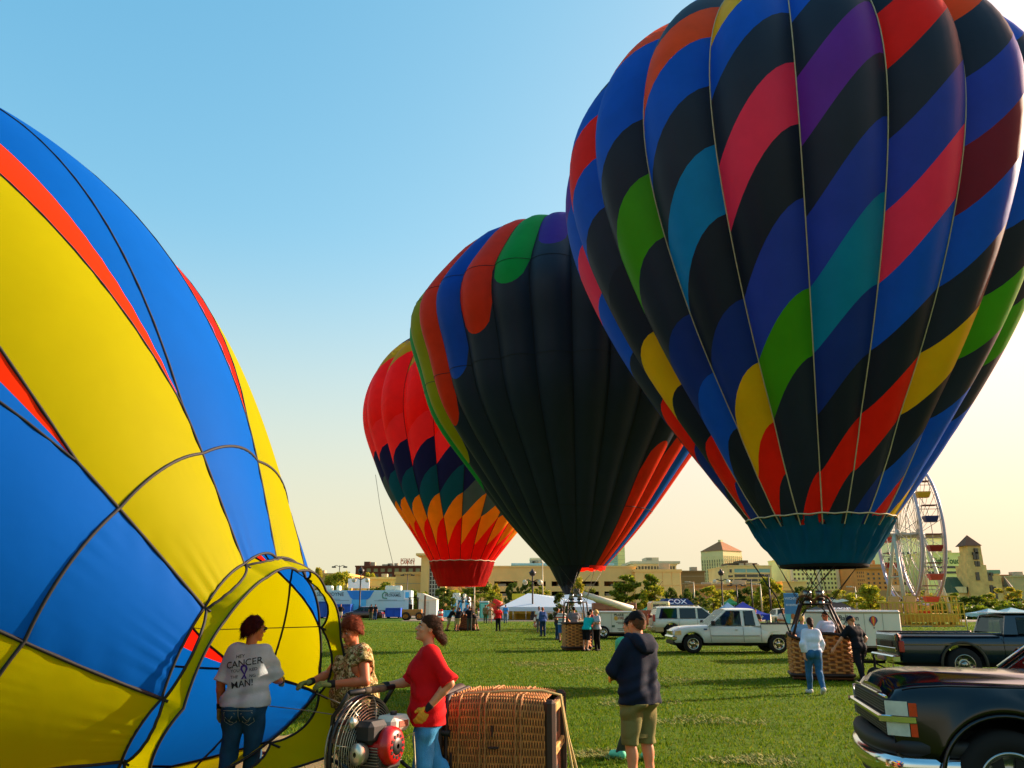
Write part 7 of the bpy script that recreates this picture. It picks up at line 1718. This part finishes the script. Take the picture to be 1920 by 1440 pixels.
def stand_basket(label, px, y, w, d, h, rz, stakes, strands, amp, frame_h, uprights, sag=.0, col=None, cables=(), group='standing balloon baskets', cyl_=True):
    b = gx(px, y); root = thing('balloon_basket', label, 'balloon basket', b, rz, group); wm = col or wick
    dip = (lambda u: h+sag*(abs(cos(2*pi*2*(u-.125)+0))-.5)*1.0) if sag else None
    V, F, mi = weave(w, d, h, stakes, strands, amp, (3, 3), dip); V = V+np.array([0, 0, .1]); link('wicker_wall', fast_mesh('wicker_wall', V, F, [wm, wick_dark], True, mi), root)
    Pi = [sq(i/40, w-.08, d-.08) for i in range(40)]; mb = MB(); mb.grid([[(p[0], p[1], z) for p in Pi][::-1] for z in (.12, h*.55, (h-abs(sag)*.5)+.05)], 0, True, False, True); mb.obj('lining', leather, root)
    n = 64; MB().tube([(sq(i/n, w+.02, d+.02)[0], sq(i/n, w+.02, d+.02)[1], (dip(i/n) if dip else h)+.1) for i in range(n)], .045, 8, closed=True).obj('rim', leather, root)
    MB().bbox(-w/2, w/2, -d/2, d/2, .04, .1, .02).obj('floor', plywood, root)
    for s in (-1, 1): MB().bbox(-w/2, w/2, s*d*.35-.04, s*d*.35+.04, 0, .045, .01).obj('skid', leather, root)
    n = 48; MB().tube([(sq(i/n, w+.04, d+.04)[0], sq(i/n, w+.04, d+.04)[1], .14) for i in range(n)], .05, 6, closed=True).obj('base_roll', leather, root)
    tops = []
    for sx in (-1, 1):
        for sy in (-1, 1):
            p, q = (sx*(w/2-.06), sy*(d/2-.06), h), (sx*w*uprights, sy*d*uprights, frame_h); MB().tube([p, ((p[0]+q[0])/2*1.02, (p[1]+q[1])/2, (p[2]+q[2])/2), q], .035, 7).obj('upright', leather, root); tops.append(q)
    t0 = [tops[0], tops[1], tops[3], tops[2]]
    MB().tube(t0, .03, 6, closed=True).obj('burner_frame', grime, root)
    for sx in (-.45, .45):
        x = sx*w*uprights; mb = MB(); mb.lathe([(.02, 0), (.09, .02), (.1, .16), (.06, .2), (.11, .34), (.11, .46), (.02, .46)], 12, 0, (x, 0, frame_h-.1)); mb.obj('burner', steel, root)
        MB().tube([(x+.11*cos(a+t*9), .11*sin(a+t*9), frame_h+.1+.03*t) for t in np.linspace(0, 2.2, 30) for a in (0,)], .012, 5).obj('burner_coil', grime, root)
    for sx in (-1, 1): MB().tube([(sx*w*uprights*.5, 0, frame_h-.08), (sx*w*.32, .05, frame_h-.5), (sx*w*.38, d*.3, h)], .018, 6).obj('fuel_hose', hose, root)
    if cyl_:
        for sx in (-1, 1): MB().lathe([(.02, .1), (.15, .12), (.16, .2), (.16, .8), (.1, .92), (.02, .94)], 14, 0, (sx*(w/2-.26), d/2-.26, 0)).obj('gas_cylinder', steel, root)
    ci = root.matrix_world
    for i, tgt in enumerate(cables):
        q = t0[i % 4]; v = Vector(tgt)-Vector(b); v = Matrix.Rotation(-rz, 3, 'Z') @ v
        MB().tube([q, tuple(v)], .012, 4).obj('cable', grime, root)
    return root
def ring(X, Y, z, r, n, ph=0.): return [(X+r*sin(2*pi*i/n+ph), Y-r*cos(2*pi*i/n+ph), z) for i in range(n)]
rb = stand_basket('large orange wicker basket with wavy rim, three people standing in it', 1540, 23.2, 1.5, 1.25, 1.0, R(-14), 30, 16, .05, 1.92, .24, sag=.16, cables=ring(8.5, 23, 3.9, 1.72, 12))
MB().tube([(-.72, -.55, 1.15), (-1.0, -.5, 2.1), (-1.55, -.4, 3.0)], .018, 5).obj('guide_rope', hose, rb)
mb = MB()
for sx in (-.25, .2):
    mb.tube([(sx+.24*cos(a)*.9, -.1, 1.92+.22*sin(a)) for a in np.linspace(0, pi, 9)], .028, 6)
mb.obj('padded_arch', mat('suede_pad', '#6a3f22', .8, var=.2), rb)
stand_basket('brown wicker basket with tall dark poles under the black scoop', 1081, 38.3, 1.15, 1.0, 1.05, R(8), 24, 16, .03, 2.05, .36, cables=ring(3.09, 40, 3.7, 1.3, 8))
stand_basket('reddish brown basket under the red balloon, people all round it', 872, 63.6, 1.5, 1.2, 1.0, 0, 22, 12, .04, 2.05, .3, cables=ring(-3.822, 64, 4.7, 2.05, 12), col=mat('wicker_red', '#6a3018', .75, var=.35, scale=5))
def lying_basket():
    y0 = 8.1; L = .98; A = 1.1; B = .99      # length along the ground, size across, height
    c = on_ground(940, 1400); cx = at(1022, 1400, y0).x
    root = thing('balloon_basket', 'large brown wicker basket lying on its side in front, wooden floor to the right', 'balloon basket', (cx, y0, 0), R(-9))
    V, F, mi = weave(A, B, L, 62, 78, .018, (4, 3), None, -.0)
    # stand -> lie: basket height becomes -x, its width becomes y (depth), its depth becomes z
    def lay(V): V = np.asarray(V, float); return np.stack([V[:, 2]-L, V[:, 0]+A/2, V[:, 1]+B/2+.03], -1)
    V2 = lay(V); V2[:, 0] = -L-V2[:, 0]
    V2[:, 0] = -(V[:, 2]); bul = 1+.05*np.sin(pi*np.clip(V[:, 2]/L, 0, 1)); V2[:, 1] = V[:, 0]*bul+A/2; V2[:, 2] = V[:, 1]*bul+B/2+.03
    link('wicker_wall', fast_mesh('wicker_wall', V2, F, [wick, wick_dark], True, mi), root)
    T = lambda u, off, x, g=1.: (x, sq(u, A+off, B+off)[0]*g+A/2, sq(u, A+off, B+off)[1]*g+B/2+.03)
    for x in (.22, .27, .55, .60, .80):          # twisted bands of thicker cane
        bu = 1+.05*sin(pi*x/L); MB().tube([tuple(np.array(T(i/160, .024, -x, bu))+np.array([.003*sin(i*1.6), 0, 0])) for i in range(160)], .010, 5, closed=True).obj('cane_band', mat('cane_pale', '#9c6a34', .7, var=.3, scale=20), root)
    MB().tube([T(i/64, .02, -L-.02) for i in range(64)], .05, 10, closed=True).obj('rim', leather, root)
    MB().tube([T(i/64, .035, -L+.06) for i in range(64)], .02, 6, closed=True).obj('rim_cord', leather, root)
    mb = MB(); mb.grid([[T(i/40, -.06, x) for i in range(40)] for x in (-.03, -L*.5, -L)], 0, True, False, True); mb.obj('lining', leather, root)
    # floor frame
    fx = .02
    MB().bbox(fx, fx+.02, .08, A-.08, .1, B-.02, .004).obj('floor_board', plywood, root)
    for yv in (.0, A-.10): MB().bbox(fx-.03, fx+.075, yv, yv+.10, .03, B+.03, .03).obj('floor_runner', mat('runner_dark', '#3a2614', .7, var=.3, scale=7), root)
    for z in (.08, B*.52, B-.10): MB().bbox(fx+.02, fx+.06, .10, A-.10, z, z+.075, .008).obj('floor_slat', slatm, root)
    for z in (B*.28, B*.76):
        mb = MB(); mb.add([(fx+.0215, .30, z-.09), (fx+.0215, A-.30, z-.09), (fx+.0215, A-.30, z+.09), (fx+.0215, .30, z+.09)], [(0, 1, 2, 3)])
        mb.obj('stain', mat('board_stain', '#2c2012', .8, var=.3, scale=12), root)
    mb = MB()
    for i, yv in enumerate((.32, .52, .62, .82)): mb.box(fx+.061, fx+.0625, yv, yv+(.10 if i % 2 else .05), B*.52+.02, B*.52+.055)
    mb.obj('mark', mat('board_mark', '#4a3014', .8), root)
    # handles and socket
    MB().bbox(-L+.10, -L+.125, -.035, -.02, .36, .56, .006).obj('rope_handle', leather, root); MB().bbox(-.52, -.42, -.05, -.03, .60, .62, .004).obj('rope_handle', leather, root); MB().bbox(-.49, -.475, -.05, -.035, .70, .80, .004).obj('rope_handle', leather, root)
    MB().cyl((-L-.16, -.0, .74), (-L+.10, -.02, .72), .03, n=10).obj('pole_socket', hose, root)
    rp = mat('pale_rope', '#a8935a', .85, var=.2, scale=20)
    for o in (0, .05):
        MB().tube([(-L-.05, .12+o, B-.12), (-L*.8, .14+o, B+.06), (-L*.4, .2+o, B+.085), (-.05, .24+o, B+.09), (fx+.10, .26+o, B+.05), (fx+.16, .2+o*2, B*.7), (fx+.24+o, .1, B*.3), (fx+.30+o*2, .0, .03), (fx+.36+o*2, -.1, .02), (fx+.75, -.25, .02)], .011, 6).obj('rope', rp, root)
    return root
lying_basket()
def fan():
    y = 7.55; x = at(677, 1400, y).x; root = thing('inflation_fan', 'petrol inflation fan with a round wire cage, red starter cover and black handle frame', 'fan', (x, y, 0), R(154)); root.scale = (.76, 1, 1)
    wire = mat('cage_wire', '#b0ac94', .35, metal=.7); fr = mat('fan_frame_black', '#100f0e', .45, spec=.5); zc = .69; Rf = .42
    n = 40
    for side, sx in (('front', 1), ('rear', -1)):
        for r in np.linspace(.10, Rf, 15):
            x_ = .0+sx*(.06+.10*math.sqrt(max(0, 1-(r/Rf)**2))); MB().tube([(x_, r*cos(a), zc+r*sin(a)) for a in np.linspace(0, 2*pi, 49)[:-1]], .0035 if r < Rf-.01 else .008, 4, closed=True).obj('cage_ring', wire, root)
        for k in range(8):
            a = 2*pi*k/8+.2; MB().tube([(sx*(.06+.10*math.sqrt(max(0, 1-(r/Rf)**2))), r*cos(a), zc+r*sin(a)) for r in np.linspace(.06, Rf, 8)], .005, 4).obj('cage_stay', wire, root)
    mb = MB(); mb.tube([(0, Rf*cos(a), zc+Rf*sin(a)) for a in np.linspace(0, 2*pi, 49)[:-1]], .02, 6, closed=True); mb.obj('cage_hoop', fr, root)
    for k in range(4):
        a = pi/2*k+.4; P = []
        for r in np.linspace(.06, .44, 8): P.append([(.03*(1 if j else -1)*(1.2-r), r*cos(a)-(.07 if j else -.07)*sin(a), zc+r*sin(a)+(.07 if j else -.07)*cos(a)) for j in (0, 1)])
        mb = MB(); mb.grid(P); mb.grid([[(p[0]-.006, p[1], p[2]) for p in r_][::-1] for r_ in P]); mb.obj('blade', mat('fan_blade', '#5a4a34', .5, var=.2), root)
    MB().cyl((-.12, 0, zc), (.08, 0, zc), .06).obj('blade_hub', fr, root)
    for s in (-1, 1):
        MB().tube([(.12, s*.36, .05), (.10, s*.36, .35), (.06, s*.34, .98), (-.02, s*.33, 1.06), (-.12, s*.33, 1.165)], .022, 8).obj('frame_tube', fr, root)
        MB().tube([(.12, s*.36, .06), (-.30, s*.36, .06), (-.66, s*.34, .10)], .022, 8).obj('frame_tube', fr, root)
        MB().tube([(-.66, s*.34, .10), (-.60, s*.34, .40), (-.10, s*.34, .62), (.08, s*.34, .66)], .018, 8).obj('frame_tube', fr, root)
        mb = MB(); mb.lathe([(.02, -.03), (.10, -.03), (.12, -.01), (.12, .01), (.10, .03), (.02, .03)], 16, 0, (-.5, s*.40, .12), 'y'); mb.obj('wheel', tyre_m, root)
    MB().tube([(-.12, -.33, 1.165), (-.12, .33, 1.165)], .024, 8).obj('handle', fr, root); MB().tube([(-.12, -.18, 1.165), (-.12, .12, 1.165)], .03, 10).obj('handle_grip', mat('grip_worn', '#5a4a38', .8, var=.4, scale=30), root)
    for z, x_ in ((.92, .04), (.34, -.2), (.08, -.3)): MB().bbox(x_-.02, x_+.02, -.35, .35, z-.02, z+.02, .006).obj('cross_bar', fr, root)
    # engine
    ez = .2
    MB().bbox(-.40, -.13, -.17, .17, .34+ez, .56+ez, .03).obj('engine_block', mat('engine_grey', '#3a3834', .5, metal=.5), root)
    mb = MB()
    for i in range(7): mb.box(-.385, -.15, -.185, .185, .40+ez+i*.022, .408+ez+i*.022)
    mb.obj('cooling_fin', mat('fin_alloy', '#8a8880', .4, metal=.8), root)
    MB().bbox(-.35, -.12, -.02, .24, .56+ez, .74+ez, .04).obj('air_box', mat('airbox_black', '#1b1a18', .6), root)
    MB().bbox(-.37, -.10, -.34, -.06, .62+ez, .75+ez, .04).obj('fuel_tank', mat('tank_white', '#cfc8b4', .4, var=.05), root); MB().cyl((-.24, -.2, .75+ez), (-.24, -.2, .78+ez), .035, n=14).obj('fuel_cap', fr, root)
    MB().bbox(-.377, -.37, -.28, -.14, .66+ez, .71+ez, .002).obj('tank_label', mat('label_rust', '#8a4a30', .6), root)
    red = mat('starter_red', '#a80e0c', .35, var=.1, coat=.3); mb = MB(); mb.lathe([(.03, -.50), (.11, -.495), (.145, -.46), (.155, -.40), (.15, -.36)], 28, 0, (0, .02, .54+ez), 'x'); mb.obj('starter_cover', red, root)
    mb = MB(); mb.lathe([(.02, -.508), (.06, -.508), (.07, -.496)], 20, 0, (0, .02, .54+ez), 'x'); mb.obj('starter_hub', fr, root)
    slot = MB(); slot.box(-.502, -.494, -.012, .012, -.012, .012); slot = slot.mesh('starter_slot', fr)
    for k in range(12):
        a = 2*pi*k/12; o = link('starter_slot', slot, root); o.location = (0, .02+.085*cos(a), .54+ez+.085*sin(a))
    MB().bbox(-.44, -.18, .06, .17, .47+ez, .60+ez, .03).obj('shroud', red, root)
    mb = MB(); mb.lathe([(.02, -.06), (.08, -.055), (.085, .04), (.05, .06), (.02, .06)], 18, 0, (-.22, .26, .50+ez), 'y'); mb.obj('muffler', mat('silver_muffler', '#c4c0ac', .3, metal=.8), root)
    mb = MB(); mb.lathe([(.01, -.04), (.045, -.04), (.05, .02), (.01, .03)], 14, 0, (-.12, .27, .73+ez), 'y'); mb.obj('air_filter_knob', mat('silver_muffler', '#c4c0ac'), root)
    MB().tube([(-.2, -.2, .5+ez), (-.42, -.32, .6+ez), (-.5, -.3, .3), (-.45, -.2, .1)], .008, 5).obj('fuel_line', mat('hose_clear', '#a89c6c', .4), root)
    MB().cyl((-.10, 0, zc), (-.2, 0, .5+ez), .05).obj('drive_housing', fr, root)
    MB().bbox(-.42, -.10, -.2, .2, .28+ez, .32+ez, .01).obj('engine_plate', fr, root)
fan()
